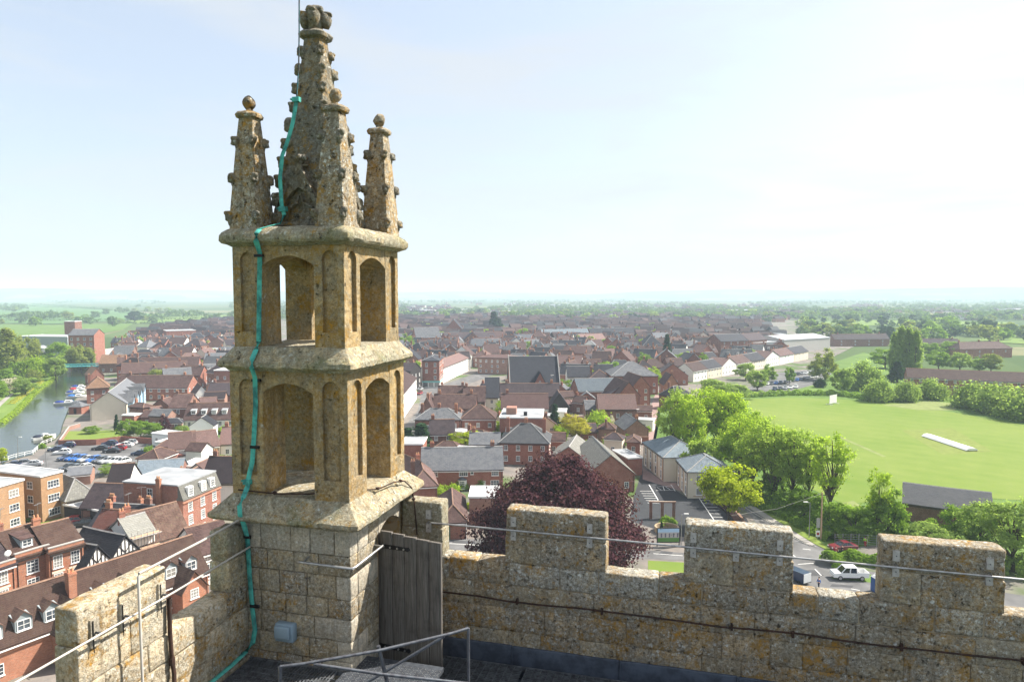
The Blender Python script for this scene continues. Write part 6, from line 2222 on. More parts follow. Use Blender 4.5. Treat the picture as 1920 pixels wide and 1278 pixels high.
# field edge willows, poplars
EDGE = [
    ('poplar0', 1676, 704, 622, 20, 'tall poplar, leftmost of the close group of four', 'leaf_grey', 'poplar'),
    ('poplar1', 1688, 706, 612, 22, 'tall poplar, second from left in the close group of four', 'leaf_grey', 'poplar'),
    ('poplar0', 1702, 707, 614, 22, 'tall poplar, third from left in the close group of four', 'leaf_grey', 'poplar'),
    ('poplar1', 1715, 708, 620, 21, 'tall poplar, rightmost of the close group of four', 'leaf_grey', 'poplar'),
    ('conifer0', 1682, 716, 676, 36, 'dark rounded evergreen at the foot of the poplars', 'leaf_dark', 'evergreen_tree'),
    ('broad0', 1547, 712, 650, 46, 'pale olive tree at the corner of the car park', 'leaf_olive', 'tree'),
    ('broad1', 1582, 738, 680, 42, 'grey-green tree with dark trunk on the bright bank', 'leaf_grey', 'tree'),
    ('round0', 1622, 730, 666, 60, 'rounded green tree left of the poplars', 'leaf_grey', 'tree'),
    ('round0', 1646, 752, 702, 54, 'round willow at the field edge, first of the row', 'leaf_grey', 'willow_tree'),
    ('round0', 1698, 752, 706, 48, 'round willow at the field edge, second of the row', 'leaf_grey', 'willow_tree'),
    ('round0', 1748, 748, 702, 54, 'round willow at the field edge behind the nets', 'leaf_grey', 'willow_tree'),
    ('round0', 1822, 764, 706, 72, 'round willow right of the nets', 'leaf_grey', 'willow_tree'),
    ('round0', 1872, 774, 710, 92, 'large willow right of the nets, nearer the frame edge', 'leaf_grey', 'willow_tree'),
    ('round0', 1925, 786, 715, 96, 'last willow of the field edge row at the frame edge', 'leaf_grey', 'willow_tree'),
    ('broad1', 1760, 692, 652, 40, 'light green tree right of the poplars', 'leaf_green', 'tree'),
    ('broad2', 1800, 694, 656, 40, 'grey-green tree behind the long brick range', 'leaf_grey', 'tree'),
    ('broad3', 1858, 696, 660, 36, 'pale tree behind the long brick range near the frame edge', 'leaf_olive', 'tree'),
    ('broad0', 1836, 694, 668, 38, 'dark tree behind the long brick range', 'leaf_green', 'tree'),
    ('broad1', 1660, 690, 648, 50, 'wide tree just left behind the poplars', 'leaf_green', 'tree'),
    ('broad2', 1786, 668, 636, 44, 'tree in front of the far hipped terrace', 'leaf_green', 'tree'),
    ('broad3', 1740, 668, 640, 40, 'tree between poplars and far hipped terrace', 'leaf_green', 'tree'),
    ('bush2', 1537, 726, 704, 22, 'small dark round bush by the car park corner', 'leaf_dark', 'bush'),
    ('broad0', 1440, 716, 680, 26, 'green tree among the parked cars', 'leaf_green', 'tree'),
    ('broad1', 1480, 720, 682, 18, 'slim tree in the middle of the town car park', 'leaf_green', 'tree'),
    ('broad2', 1398, 712, 676, 36, 'tree at the left end of the town car park', 'leaf_grey', 'tree'),
    ('broad3', 1420, 732, 690, 40, 'grey-green tree hiding the car park entrance', 'leaf_grey', 'tree'),
    ('broad1', 1340, 752, 702, 60, 'grey-green tree behind the belt near the white terrace', 'leaf_grey', 'tree'),
    ('broad2', 1380, 748, 716, 56, 'low grey-green tree at the top corner of the field', 'leaf_grey', 'tree'),
    ('conifer0', 1250, 690, 626, 24, 'tall dark conifer in the middle of town', 'leaf_dark', 'conifer'),
    ('broad3', 1352, 664, 636, 24, 'light green tree in front of the supermarket wing', 'leaf_green', 'tree'),
    ('broad0', 1318, 690, 660, 24, 'tree left of the long white terrace', 'leaf_green', 'tree'),
    ('broad1', 1278, 695, 672, 30, 'dark bushy tree above the white terrace gable', 'leaf_green', 'tree'),
    ('conifer0', 926, 626, 584, 28, 'dark pyramid conifer on the far side of town', 'leaf_dark', 'conifer'),
    ('conifer0', 935, 626, 596, 24, 'smaller dark conifer beside the pyramid one', 'leaf_dark', 'conifer'),
]
for (k, x, y, tp_, w, lab, lf, nm) in EDGE:
    tree_px(k, x, y, tp_, w, lab, lf, nm, 'bush' if nm == 'bush' else 'tree')
# gardens in the middle
GARD = [
    ('conifer0', 790, 870, 792, 64, 'dark spreading yew right of the turret arches', 'leaf_dark', 'yew_tree'),
    ('conifer0', 765, 866, 800, 48, 'dark yew partly behind the turret', 'leaf_dark', 'yew_tree'),
    ('lime0', 872, 850, 807, 68, 'bright yellow-green tree behind the slate roofed cottage', 'leaf_lime', 'lime_tree'),
    ('conifer0', 1040, 808, 756, 26, 'narrow dark green conifer near the white roofed block', 'leaf_dark', 'conifer'),
    ('airy1', 1082, 838, 770, 66, 'yellow flowering tree with bare stems', 'leaf_yellow', 'laburnum_tree'),
    ('round0', 1122, 810, 762, 50, 'dense round bright green tree', 'leaf_bright', 'tree'),
    ('broad0', 1144, 806, 776, 22, 'small white blossoming tree behind the round green tree', 'blossom', 'blossom_tree'),
    ('broad1', 1050, 834, 800, 34, 'leafy shrub below the yellow flowering tree', 'leaf_bright', 'shrub'),
    ('broad2', 950, 780, 748, 44, 'pale green tree growing by the long brown range', 'leaf_bright', 'tree'),
    ('broad3', 1060, 742, 708, 24, 'fluffy green tree right of the black roofed church', 'leaf_green', 'tree'),
    ('broad0', 762, 664, 624, 38, 'green tree right behind the upper turret ledge', 'leaf_green', 'tree'),
    ('broad1', 828, 640, 618, 22, 'bright tree in front of the red chapel', 'leaf_bright', 'tree'),
    ('broad2', 912, 634, 614, 26, 'light green tree below the far conifer', 'leaf_bright', 'tree'),
    ('broad3', 982, 640, 614, 28, 'round green tree among the central roofs', 'leaf_green', 'tree'),
    ('bush0', 820, 928, 905, 40, 'leafy hedge bush at the cottage front', 'leaf_bright', 'bush'),
    ('bush1', 846, 925, 902, 36, 'second leafy bush at the cottage front', 'leaf_bright', 'bush'),
    ('bush2', 866, 917, 890, 30, 'ivy bush climbing by the bay window', 'leaf_green', 'bush'),
    ('bush0', 900, 915, 888, 30, 'ivy mass right of the bay window', 'leaf_green', 'bush'),
    ('bush1', 880, 955, 938, 26, 'small yellow-green shrub beside the coach house', 'leaf_lime', 'shrub'),
    ('bush2', 1252, 984, 962, 34, 'clipped shrub in the round planter behind the hoarding', 'leaf_green', 'shrub'),
    ('conifer0', 1240, 1006, 975, 10, 'slim dark cypress in front of the hoarding', 'leaf_dark', 'cypress'),
]
for (k, x, y, tp_, w, lab, lf, nm) in GARD:
    tree_px(k, x, y, tp_, w, lab, lf, nm, 'tree' if 'tree' in nm or nm in ('conifer', 'cypress') else 'shrub')
# left bank and riverside gardens
LEFT = [
    ('poplar0', 14, 708, 616, 40, 'tall olive poplar at the left frame edge', 'leaf_olive', 'poplar'),
    ('broad0', 30, 700, 618, 44, 'tall rounded olive tree beside the edge poplar', 'leaf_olive', 'tree'),
    ('broad1', 58, 692, 622, 40, 'upright pale olive tree left of the silo', 'leaf_olive', 'tree'),
    ('round0', 70, 708, 660, 52, 'domed bright green tree on the far river bank', 'leaf_bright', 'tree'),
    ('broad2', 112, 690, 634, 48, 'dark green tree in front of the mill wall', 'leaf_green', 'tree'),
    ('willow0', 152, 692, 648, 48, 'weeping willow hanging over the footbridge end', 'leaf_olive', 'willow_tree'),
    ('broad3', 105, 712, 664, 38, 'grey-green willow at the water edge', 'leaf_grey', 'willow_tree'),
    ('broad0', 50, 676, 654, 26, 'white blossoming tree between the bank trees', 'blossom', 'blossom_tree'),
    ('broad1', 8, 722, 684, 34, 'dark bushy tree on the bank at the frame edge', 'leaf_green', 'tree'),
    ('broad2', 18, 738, 704, 30, 'white blossoming hawthorn near the bank path', 'blossom', 'blossom_tree'),
    ('broad3', 48, 740, 704, 44, 'grey leafed bush tree at the bank', 'leaf_grey', 'tree'),
    ('broad0', 62, 716, 690, 28, 'olive shrub beneath the domed tree', 'leaf_olive', 'shrub'),
    ('broad1', -6, 752, 706, 40, 'green bush cut by the left frame edge', 'leaf_green', 'shrub'),
    ('broad2', 40, 708, 672, 40, 'mid green tree behind the bank bushes', 'leaf_green', 'tree'),
    ('broad3', 2, 868, 836, 22, 'bright shrub at the near river bank edge', 'leaf_lime', 'shrub'),
    ('broad0', 232, 650, 626, 26, 'round tree beyond the river bridge', 'leaf_green', 'tree'),
    ('broad1', 244, 672, 652, 24, 'light green tree by the far bridge', 'leaf_bright', 'tree'),
    ('broad2', 252, 604, 580, 24, 'dark tree standing in the far meadow', 'leaf_dark', 'tree'),
    ('broad3', 400, 672, 652, 20, 'small green tree by the white retail strip', 'leaf_bright', 'tree'),
    ('conifer0', 219, 808, 776, 12, 'slim dark conifer in the riverside garden', 'leaf_dark', 'conifer'),
    ('broad0', 238, 822, 782, 40, 'spreading green tree in the riverside garden', 'leaf_green', 'tree'),
    ('broad1', 264, 820, 782, 36, 'leafy tree beside the riverside garden wall', 'leaf_green', 'tree'),
    ('broad2', 172, 812, 796, 26, 'rounded hedge shrub on the riverside lawn', 'leaf_green', 'shrub'),
    ('broad3', 286, 818, 790, 30, 'clipped green shrub at the garden corner', 'leaf_green', 'shrub'),
    ('broad0', 308, 812, 776, 24, 'dark reddish shrub tree in the gardens', 'leaf_purple', 'shrub'),
    ('round0', 385, 812, 787, 34, 'round clipped bright bush by the dormered house', 'leaf_bright', 'bush'),
    ('bush0', 422, 812, 794, 30, 'loose bright hedge bush next to the turret edge', 'leaf_bright', 'bush'),
    ('broad1', 210, 888, 866, 46, 'silvery grey bush behind the sheds', 'leaf_grey', 'shrub'),
    ('broad2', 240, 888, 868, 40, 'yellow-green bush behind the sheds', 'leaf_olive', 'shrub'),
    ('bush1', 277, 852, 832, 24, 'dark garden bush beside the white wall', 'leaf_green', 'bush'),
    ('bush2', 372, 878, 862, 26, 'bright bush below the rubble cottage', 'leaf_bright', 'bush'),
    ('bush0', 425, 870, 846, 30, 'garden bush right of the rubble cottage', 'leaf_green', 'bush'),
    ('bush1', 340, 808, 794, 30, 'pale flowering shrub in the gardens', 'leaf_grey', 'bush'),
    ('bush2', 60, 975, 966, 26, 'low shrub at the foot of the yellow flats', 'leaf_green', 'bush'),
    ('bush0', 90, 825, 812, 18, 'reedy bush by the moored boat', 'leaf_olive', 'bush'),
    ('bush1', 78, 840, 828, 16, 'small reedy bush on the near bank', 'leaf_green', 'bush'),
]
for (k, x, y, tp_, w, lab, lf, nm) in LEFT:
    tree_px(k, x, y, tp_, w, lab, lf, nm, 'tree' if 'tree' in nm or nm in ('conifer', 'poplar') else 'shrub')


def hedge(label, px, h, w, leaf, n, seed, size=0.28):
    rng = np.random.default_rng(seed)
    pts = [spot(a, b) for a, b in px]
    seg = [(p, q, (q - p).length) for p, q in zip(pts, pts[1:])]
    tot = sum(s[2] for s in seg)
    P_, O_ = [], []
    for p, q, l in seg:
        m = int(n * l / tot)
        t = rng.uniform(0, 1, m)
        d = (q - p) / l
        nn = np.array([-d.y, d.x, 0])
        a = rng.uniform(0, 2 * math.pi, m)
        rr = 0.7 + 0.3 * rng.uniform(0, 1, m) + 0.18 * np.sin(t * l * 1.3 + seed)
        base = np.array(p)[None, :] + np.array(d)[None, :] * (t * l)[:, None]
        off = nn[None, :] * (np.cos(a) * rr * w / 2)[:, None] + np.array([0, 0, 1.0])[None, :] * (np.abs(np.sin(a)) * rr * h)[:, None]
        P_.append(base + off)
        O_.append(off / (np.linalg.norm(off, axis=1)[:, None] + 1e-6))
    v = leaf_quads(np.concatenate(P_), size, rng, np.concatenate(O_))
    o = tag(link('hedge', quads_mesh('hedge', v, leaf)), label, 'hedge')
    return o


hedge('dark clipped hedge behind the white pickup truck', [(1548, 1057), (1590, 1053), (1650, 1060)], 1.9, 3.0, 'leaf_green', 5000, 1)
hedge('rough grassy hedge bank along the side road', [(1425, 948), (1480, 972), (1530, 1000), (1562, 1013)], 1.3, 3.5, 'leaf_green', 6000, 2)
hedge('bushy hedge under the trees beside the mesh fence', [(1565, 1012), (1640, 1010), (1720, 1020)], 2.2, 3.0, 'leaf_green', 6000, 3)
hedge('low hedge along the far side of the cricket field', [(1398, 744), (1480, 740), (1570, 741), (1640, 750)], 2.2, 4.5, 'leaf_green', 5000, 4, 0.5)
hedge('scrubby undergrowth hedge at the foot of the field belt', [(1262, 868), (1330, 905), (1420, 935), (1500, 960), (1560, 988)], 3.0, 6.0, 'leaf_green', 9000, 5, 0.4)
hedge('scrubby hedge between pavilion and road', [(1700, 1036), (1780, 1040), (1900, 1075), (2000, 1090)], 3.0, 5.0, 'leaf_grey', 8000, 6, 0.35)
hedge('reedy fringe along the far river bank', [(0, 796), (30, 772), (70, 731), (103, 709)], 0.9, 2.5, 'leaf_bright', 4000, 7, 0.4)
hedge('yellow wildflower strip on the far river bank', [(20, 758), (50, 735), (78, 715)], 0.5, 3.0, 'leaf_yellow', 1500, 8, 0.35)

# ================================================================== cars, boats, people, small things
def car_mesh(L, W, H, hatch):
    """lower body with wheel arches, and a tapering cabin"""
    body = MB()
    prof = [(-L / 2, 0.32), (-L / 2, 0.62), (-L / 2 + 0.10, 0.80), (-L * 0.22, 0.92), (L * 0.30, 0.95), (L / 2 - 0.06, 0.90), (L / 2, 0.60), (L / 2, 0.32)]
    prof = [(x, z) for x, z in prof]
    n = len(prof)
    vs = []
    for y, sc in ((-W / 2, 1), (-W / 2 + 0.06, 1), (W / 2 - 0.06, 1), (W / 2, 1)):
        edge = abs(abs(y) - W / 2) < 1e-6
        for (x, z) in prof:
            vs.append((x * (0.97 if edge else 1), y, z - (0.05 if edge and z > 0.7 else 0)))
    fs = [tuple(range(n)), tuple(reversed(range(3 * n, 4 * n)))]
    for k in range(3):
        for i in range(n):
            fs.append((k * n + i, (k + 1) * n + i, (k + 1) * n + (i + 1) % n, k * n + (i + 1) % n))
    body.add(vs, fs)
    xb = L * 0.44 if hatch else L * 0.34
    lo = [(-L * 0.22, 0.90), (xb, 0.93)]
    hi = [(-L * 0.03, H), (L * 0.30 if hatch else L * 0.18, H - 0.03)]
    wl, wh = W / 2 - 0.08, W / 2 - 0.24
    cab = MB()
    cab.add([(lo[0][0], -wl, lo[0][1]), (lo[1][0], -wl, lo[1][1]), (lo[1][0], wl, lo[1][1]), (lo[0][0], wl, lo[0][1]), (hi[0][0], -wh, hi[0][1]), (hi[1][0], -wh, hi[1][1]), (hi[1][0], wh, hi[1][1]), (hi[0][0], wh, hi[0][1])],
            [(0, 1, 5, 4), (1, 2, 6, 5), (2, 3, 7, 6), (3, 0, 4, 7), (4, 5, 6, 7)])
    roof = MB()
    roof.box(hi[0][0] - 0.04, hi[1][0] + 0.04, -wh - 0.02, wh + 0.02, H - 0.045, H + 0.015)
    for s in (-1, 1):
        for (a, c) in ((0, 0), (1, 1)):
            p, q = (lo[a][0], s * wl, lo[a][1]), (hi[c][0], s * wh, hi[c][1])
            roof.tube([p, q], 0.045, 4)
        roof.tube([((lo[0][0] + lo[1][0]) / 2, s * (wl + 0.005), 0.92), ((hi[0][0] + hi[1][0]) / 2, s * (wh + 0.005), H - 0.02)], 0.04, 4)
    return body, cab, roof


WHEEL = MB()
WHEEL.tube([(0, -0.10, 0), (0, -0.08, 0), (0, 0.08, 0), (0, 0.10, 0)], 0.31, 14, 0, [0.25, 0.31, 0.31, 0.25])
WHEEL_ME = WHEEL.mesh('wheel', 'rubber', 0.8)
RIM_ME = MB().tube([(0, -0.115, 0), (0, 0.115, 0)], 0.19, 10).mesh('rim', 'alloy')
CARM = {}


def car(label, loc, rz, colour, hatch=True, size=1.0, group=None, kind='car', detail=True):
    key = (hatch, colour)
    L, W, H = (4.1, 1.74, 1.5) if hatch else (4.6, 1.8, 1.44)
    if key not in CARM:
        b, c, r = car_mesh(L, W, H, hatch)
        lm = MB()
        for y in (-W / 2 + 0.28, W / 2 - 0.28):
            lm.box(-L / 2 - 0.015, -L / 2 + 0.12, y - 0.16, y + 0.16, 0.60, 0.74)
        rm = MB()
        for y in (-W / 2 + 0.2, W / 2 - 0.2):
            rm.box(L / 2 - 0.1, L / 2 + 0.015, y - 0.1, y + 0.1, 0.66, 0.86)
        CARM[key] = (b.mesh('body', 'paint_' + colour, 0.6), c.mesh('windows', 'car_glass'), r.mesh('cabin_roof', 'paint_' + colour, 0.7), lm.mesh('headlight', 'lamp_glass'), rm.mesh('tail_light', 'tail_red'))
    m = CARM[key]
    t = thing('parked_car', label, 'car', loc, rz, group, (size, size, size))
    for nm, me in zip(('body', 'windows', 'cabin_roof', 'headlights', 'tail_lights'), m):
        link(nm, me, t)
    for x in (-L * 0.31, L * 0.30):
        for y in (-W / 2 + 0.11, W / 2 - 0.11):
            w = link('wheel', WHEEL_ME, t, (x, y, 0.31))
            if detail:
                link('rim', RIM_ME, w)
    return t


ordn = ['first', 'second', 'third', 'fourth', 'fifth', 'sixth', 'seventh', 'eighth', 'ninth', 'tenth']
CR = math.atan2(RGT[1], RGT[0])
row = [('navy', 530, 865), ('blue', 145, 858), ('blue', 160, 860), ('silver', 174, 862), ('blue', 188, 863), ('silver', 200, 866), ('white', 212, 868), ('silver', 224, 869), ('white', 236, 870)]
xs = [126, 139, 152, 164, 177, 190, 203, 216, 229]
cl = ['navy', 'blue', 'blue', 'silver', 'blue', 'grey', 'silver', 'white', 'white']
for i, (x, c) in enumerate(zip(xs, cl)):
    car('%s car, %s from the river in the long front row of the riverside car park' % (c, ordn[i]), spot(x, 861 + i * 0.9, 0.02), CR + math.radians(62), c, i % 3 != 0, 1.0, 'cars in the riverside car park')
for i, (x, y, c, a, lab) in enumerate((
        (117, 851, 'white', 12, 'white estate car alone at the river end of the car park'), (108, 845, 'navy', 10, 'dark navy car behind the white estate car'), (126, 838, 'navy', 15, 'navy car nearest the lawn fence at the river end'),
        (190, 843, 'black', 5, 'black car in the middle of the back parking rows'), (206, 834, 'navy', 5, 'dark blue car right behind the middle black car'), (211, 848, 'black', 5, 'black car in front of the maroon car'),
        (222, 843, 'red', 5, 'red car tucked between dark and white cars'), (234, 837, 'white', 5, 'white car in the back corner row'), (243, 833, 'silver', 5, 'silver car next to the back corner white car'), (252, 828, 'grey', 5, 'grey car by the garden wall corner'),
        (262, 853, 'navy', 0, 'dark car by the white wall gate'), (60, 873, 'silver', 20, 'silver car by the flats roof edge'), (40, 872, 'grey', 20, 'grey car behind the flats roof'), (24, 874, 'navy', 20, 'navy car behind the flats near the frame edge'),
        (128, 880, 'black', 60, 'black car at the lower car park entrance'), (142, 880, 'grey', 60, 'dark grey car at the lower car park entrance'), (158, 880, 'white', 60, 'white car at the lower car park entrance'))):
    car(lab, spot(x, y, 0.02), CR + math.radians(a), c, i % 2 == 0, 1.0, 'cars in the riverside car park')
for i, (x, y, c, a, lab) in enumerate(((134, 982, 'red', 20, 'dark red car in the shade of the carport'), (157, 986, 'black', 20, 'black car in the shade of the carport'), (404, 1012, 'silver', 65, 'silver car parked by the white shop window'), (410, 1068, 'grey', 65, 'grey car parked below the white shop'),
                                       (787, 739, 'red', 80, 'red tailed dark car stopped on the old street'), (788, 731, 'silver', 80, 'silver car ahead on the old street'), (310, 775, 'black', 30, 'black car by the blue fronted terrace'), (392, 712, 'navy', 10, 'dark car parked in front of the turquoise shed'))):
    car(lab, spot(x, y, 0.03), CR + math.radians(a), c, True)
k = 0
for r_, (x0, y0, x1, y1, n) in enumerate(((1480, 716, 1530, 708, 8), (1430, 722, 1472, 718, 6), (1490, 703, 1545, 697, 9), (1452, 731, 1492, 727, 5))):
    for i in range(n):
        t_ = i / max(1, n - 1)
        c = ['white', 'silver', 'navy', 'grey', 'white', 'black', 'blue'][(k * 3 + r_) % 7]
        car('small %s parked car, %s along %s of the town car park' % (c, ordn[i], ['the middle row', 'the lower left row', 'the upper row', 'the row under the trees'][r_]), spot(x0 + (x1 - x0) * t_, y0 + (y1 - y0) * t_, 0.05), CR + math.radians(60), c, i % 2 == 0, 1.0, 'cars in the town car park', detail=False)
        k += 1
car('maroon saloon car turning at the road junction', spot(1580, 1030, 0.04), CR + math.radians(8), 'maroon', False, 1.0)


def pickup():
    p = spot(1592, 1084, 0.04)
    t = thing('pickup_truck', 'white double cab pickup truck parked beside the hedge', 'truck', p, CR + math.radians(-3))
    L, W = 5.2, 1.8
    b = MB()

    def slab(pr, y0, y1):
        b.extrude([(x, y0, z) for x, z in pr], (0, y1 - y0, 0))
    slab([(-2.6, 0.45), (-2.6, 0.85), (-2.45, 1.08), (-1.35, 1.18), (0.85, 1.18), (0.85, 0.45)], -0.88, 0.88)
    link('body', b.mesh('body', 'paint_white', 0.5), t)
    bed = MB().box(0.86, 2.6, -0.88, -0.80, 0.5, 1.28).box(0.86, 2.6, 0.80, 0.88, 0.5, 1.28).box(2.52, 2.6, -0.8, 0.8, 0.5, 1.28).box(0.86, 0.94, -0.8, 0.8, 0.5, 1.28).box(0.94, 2.52, -0.8, 0.8, 0.5, 0.62)
    link('cargo_bed', bed.mesh('cargo_bed', 'paint_white'), t)
    c = MB().add([(-1.48, -0.83, 1.16), (0.88, -0.83, 1.16), (0.88, 0.83, 1.16), (-1.48, 0.83, 1.16), (-0.82, -0.70, 1.90), (0.80, -0.70, 1.92), (0.80, 0.70, 1.92), (-0.82, 0.70, 1.90)], [(0, 1, 5, 4), (1, 2, 6, 5), (2, 3, 7, 6), (3, 0, 4, 7), (4, 5, 6, 7)])
    link('windows', c.mesh('windows', 'car_glass'), t)
    r = MB().box(-0.90, 0.88, -0.73, 0.73, 1.87, 1.97)
    for s in (-1, 1):
        for (x, xx) in ((-1.48, -0.82), (-0.22, -0.10), (0.86, 0.80)):
            r.tube([(x, s * 0.83, 1.16), (xx, s * 0.72, 1.90)], 0.09, 4)
    link('cab_roof', r.mesh('cab_roof', 'paint_white'), t)
    for x in (-1.65, 1.55):
        for y in (-0.78, 0.78):
            w = link('wheel', WHEEL_ME, t, (x, y, 0.38), 0, (1.22, 1.2, 1.22))
            link('rim', RIM_ME, w)
    for y in (-0.6, 0.6):
        link('headlight', MB().box(-2.62, -2.5, y - 0.17, y + 0.17, 0.72, 0.9).mesh('headlight', 'lamp_glass'), t)
    link('sill', MB().box(-1.2, 1.0, -0.9, 0.9, 0.40, 0.48).mesh('sill', 'rubber'), t)


pickup()


def van():
    t = thing('delivery_van', 'dark van with white rear doors beside the merlon edge', 'van', spot(1490, 1086, 0.04), CR + math.radians(-62), None, (0.85, 0.85, 0.85))
    b = MB().extrude([(x, -0.95, z) for x, z in ((-2.6, 0.4), (-2.6, 0.9), (-2.0, 1.1), (-1.4, 2.0), (2.6, 2.1), (2.6, 0.4))], (0, 1.9, 0))
    link('body', b.mesh('body', 'paint_navy'), t)
    link('rear_door', MB().box(2.602, 2.66, -0.93, -0.01, 0.5, 2.05).mesh('rear_door', 'paint_white'), t)
    link('rear_door', MB().box(2.602, 2.66, 0.01, 0.93, 0.5, 2.05).mesh('rear_door', 'paint_white'), t)
    link('windows', MB().box(-1.2, 0.2, -0.97, 0.97, 1.2, 1.8).mesh('windows', 'car_glass'), t)
    link('bumper', MB().box(2.6, 2.72, -0.95, 0.95, 0.38, 0.49).mesh('bumper', 'rubber'), t)
    for x in (-1.6, 1.6):
        for y in (-0.86, 0.86):
            link('wheel', WHEEL_ME, t, (x, y, 0.34), 0, (1.1, 1.2, 1.1))


van()


def toilet():
    t = thing('portable_toilet', 'blue portable toilet with white roof beside the merlon', 'toilet', spot(1643, 1108, 0.04), CR + math.radians(6))
    b = MB().box(-0.55, 0.55, -0.55, 0.55, 0.05, 2.1)
    for x in (-0.4, 0.0, 0.4):
        b.box(x - 0.05, x + 0.05, -0.58, -0.55, 0.1, 2.05)
    link('cabin', b.mesh('cabin', 'plastic_blue'), t)
    link('roof', MB().add([(-0.6, -0.6, 2.1), (0.6, -0.6, 2.1), (0.6, 0.6, 2.1), (-0.6, 0.6, 2.1), (-0.3, -0.35, 2.38), (0.3, -0.35, 2.38), (0.3, 0.35, 2.38), (-0.3, 0.35, 2.38)], [(0, 1, 5, 4), (1, 2, 6, 5), (2, 3, 7, 6), (3, 0, 4, 7), (4, 5, 6, 7), (0, 3, 2, 1)]).mesh('roof', 'white_paint'), t)
    link('vent_pipe', MB().tube([(-0.45, -0.3, 2.1), (-0.5, -0.3, 2.9)], 0.05, 6).mesh('vent_pipe', 'white_paint'), t)
    link('door', MB().box(-0.4, 0.4, 0.552, 0.58, 0.1, 2.0).mesh('door', 'plastic_blue'), t)


toilet()


def skin_body(name, joints, edges, mat, parent):
    me = bpy.data.meshes.new(name)
    me.from_pydata([j[0] for j in joints], edges, [])
    me.materials.append(MAT[mat])
    o = link(name, me, parent)
    sk = o.modifiers.new('skin', 'SKIN')
    if not me.skin_vertices:
        me.skin_vertices.new() if hasattr(me.skin_vertices, 'new') else None
    if me.skin_vertices:
        for i, j in enumerate(joints):
            d = me.skin_vertices[0].data[i]
            d.radius = (j[1], j[1] if len(j) < 3 else j[2])
            d.use_root = i == 0
    o.modifiers.new('smooth', 'SUBSURF').levels = 1
    o.modifiers['smooth'].render_levels = 2
    return o


def person(label, loc, rz, top, legs, hair='hair_brown', stride=0.22, vest=None):
    t = thing('person', label, 'person', loc, rz)
    J = [((0, 0, 0.95), 0.13, 0.10), ((0, 0, 1.2), 0.13, 0.10), ((0, 0, 1.40), 0.14, 0.09), ((0, 0, 1.50), 0.055), ((0.01, 0, 1.60), 0.08, 0.095), ((0.01, 0, 1.72), 0.07, 0.085),
         ((0, 0.1, 0.9), 0.085), ((stride * 0.5, 0.10, 0.5), 0.06), ((stride * 0.6, 0.10, 0.09), 0.042), ((stride * 0.6 + 0.15, 0.10, 0.04), 0.035),
         ((0, -0.1, 0.9), 0.085), ((-stride * 0.1, -0.10, 0.5), 0.06), ((-stride, -0.10, 0.11), 0.042), ((-stride + 0.14, -0.10, 0.05), 0.035),
         ((0, 0.19, 1.38), 0.06), ((-0.06, 0.24, 1.10), 0.045), ((0.08, 0.24, 0.88), 0.035), ((0.12, 0.24, 0.80), 0.03),
         ((0, -0.19, 1.38), 0.06), ((0.04, -0.24, 1.10), 0.045), ((0.18, -0.22, 0.92), 0.035), ((0.23, -0.22, 0.86), 0.03)]
    E_ = [(0, 1), (1, 2), (2, 3), (3, 4), (4, 5), (0, 6), (6, 7), (7, 8), (8, 9), (0, 10), (10, 11), (11, 12), (12, 13), (2, 14), (14, 15), (15, 16), (16, 17), (2, 18), (18, 19), (19, 20), (20, 21)]
    skin_body('body', J, E_, 'skin', t)
    T = [((0, 0, 1.02), 0.155, 0.13), ((0, 0, 1.22), 0.155, 0.125), ((0, 0, 1.42), 0.16, 0.11), ((0, 0.2, 1.39), 0.075), ((-0.06, 0.25, 1.10), 0.06), ((0.07, 0.25, 0.90), 0.05), ((0, -0.2, 1.39), 0.075), ((0.04, -0.25, 1.10), 0.06), ((0.17, -0.23, 0.93), 0.05)]
    skin_body('jacket', T, [(0, 1), (1, 2), (2, 3), (3, 4), (4, 5), (2, 6), (6, 7), (7, 8)], top, t)
    G = [((0, 0, 0.99), 0.15, 0.12), ((0, 0.1, 0.88), 0.105), ((stride * 0.5, 0.10, 0.5), 0.078), ((stride * 0.6, 0.10, 0.12), 0.062), ((0, -0.1, 0.88), 0.105), ((-stride * 0.1, -0.10, 0.5), 0.078), ((-stride, -0.10, 0.14), 0.062)]
    skin_body('trousers', G, [(0, 1), (1, 2), (2, 3), (0, 4), (4, 5), (5, 6)], legs, t)
    link('hair', lump_mesh('hair', [((-0.02, 0, 1.71), (0.115, 0.10, 0.10))], hair, 0.006), t)
    return t


person('person in a blue jacket and dark trousers walking across the road', spot(1535, 1103, 0.04), CR + math.radians(200), 'cloth_blue', 'cloth_navy')
person('person in red standing beside the maroon car', spot(1567, 1043, 0.04), CR + math.radians(40), 'cloth_red', 'cloth_navy', stride=0.05)
person('person in dark clothes standing behind the maroon car driver', spot(1579, 1040, 0.04), CR + math.radians(120), 'cloth_navy', 'cloth_navy', stride=0.05)
person('person in a lime safety vest walking by the mesh fence', spot(1622, 1024, 0.04), CR + math.radians(60), 'cloth_lime', 'cloth_red')

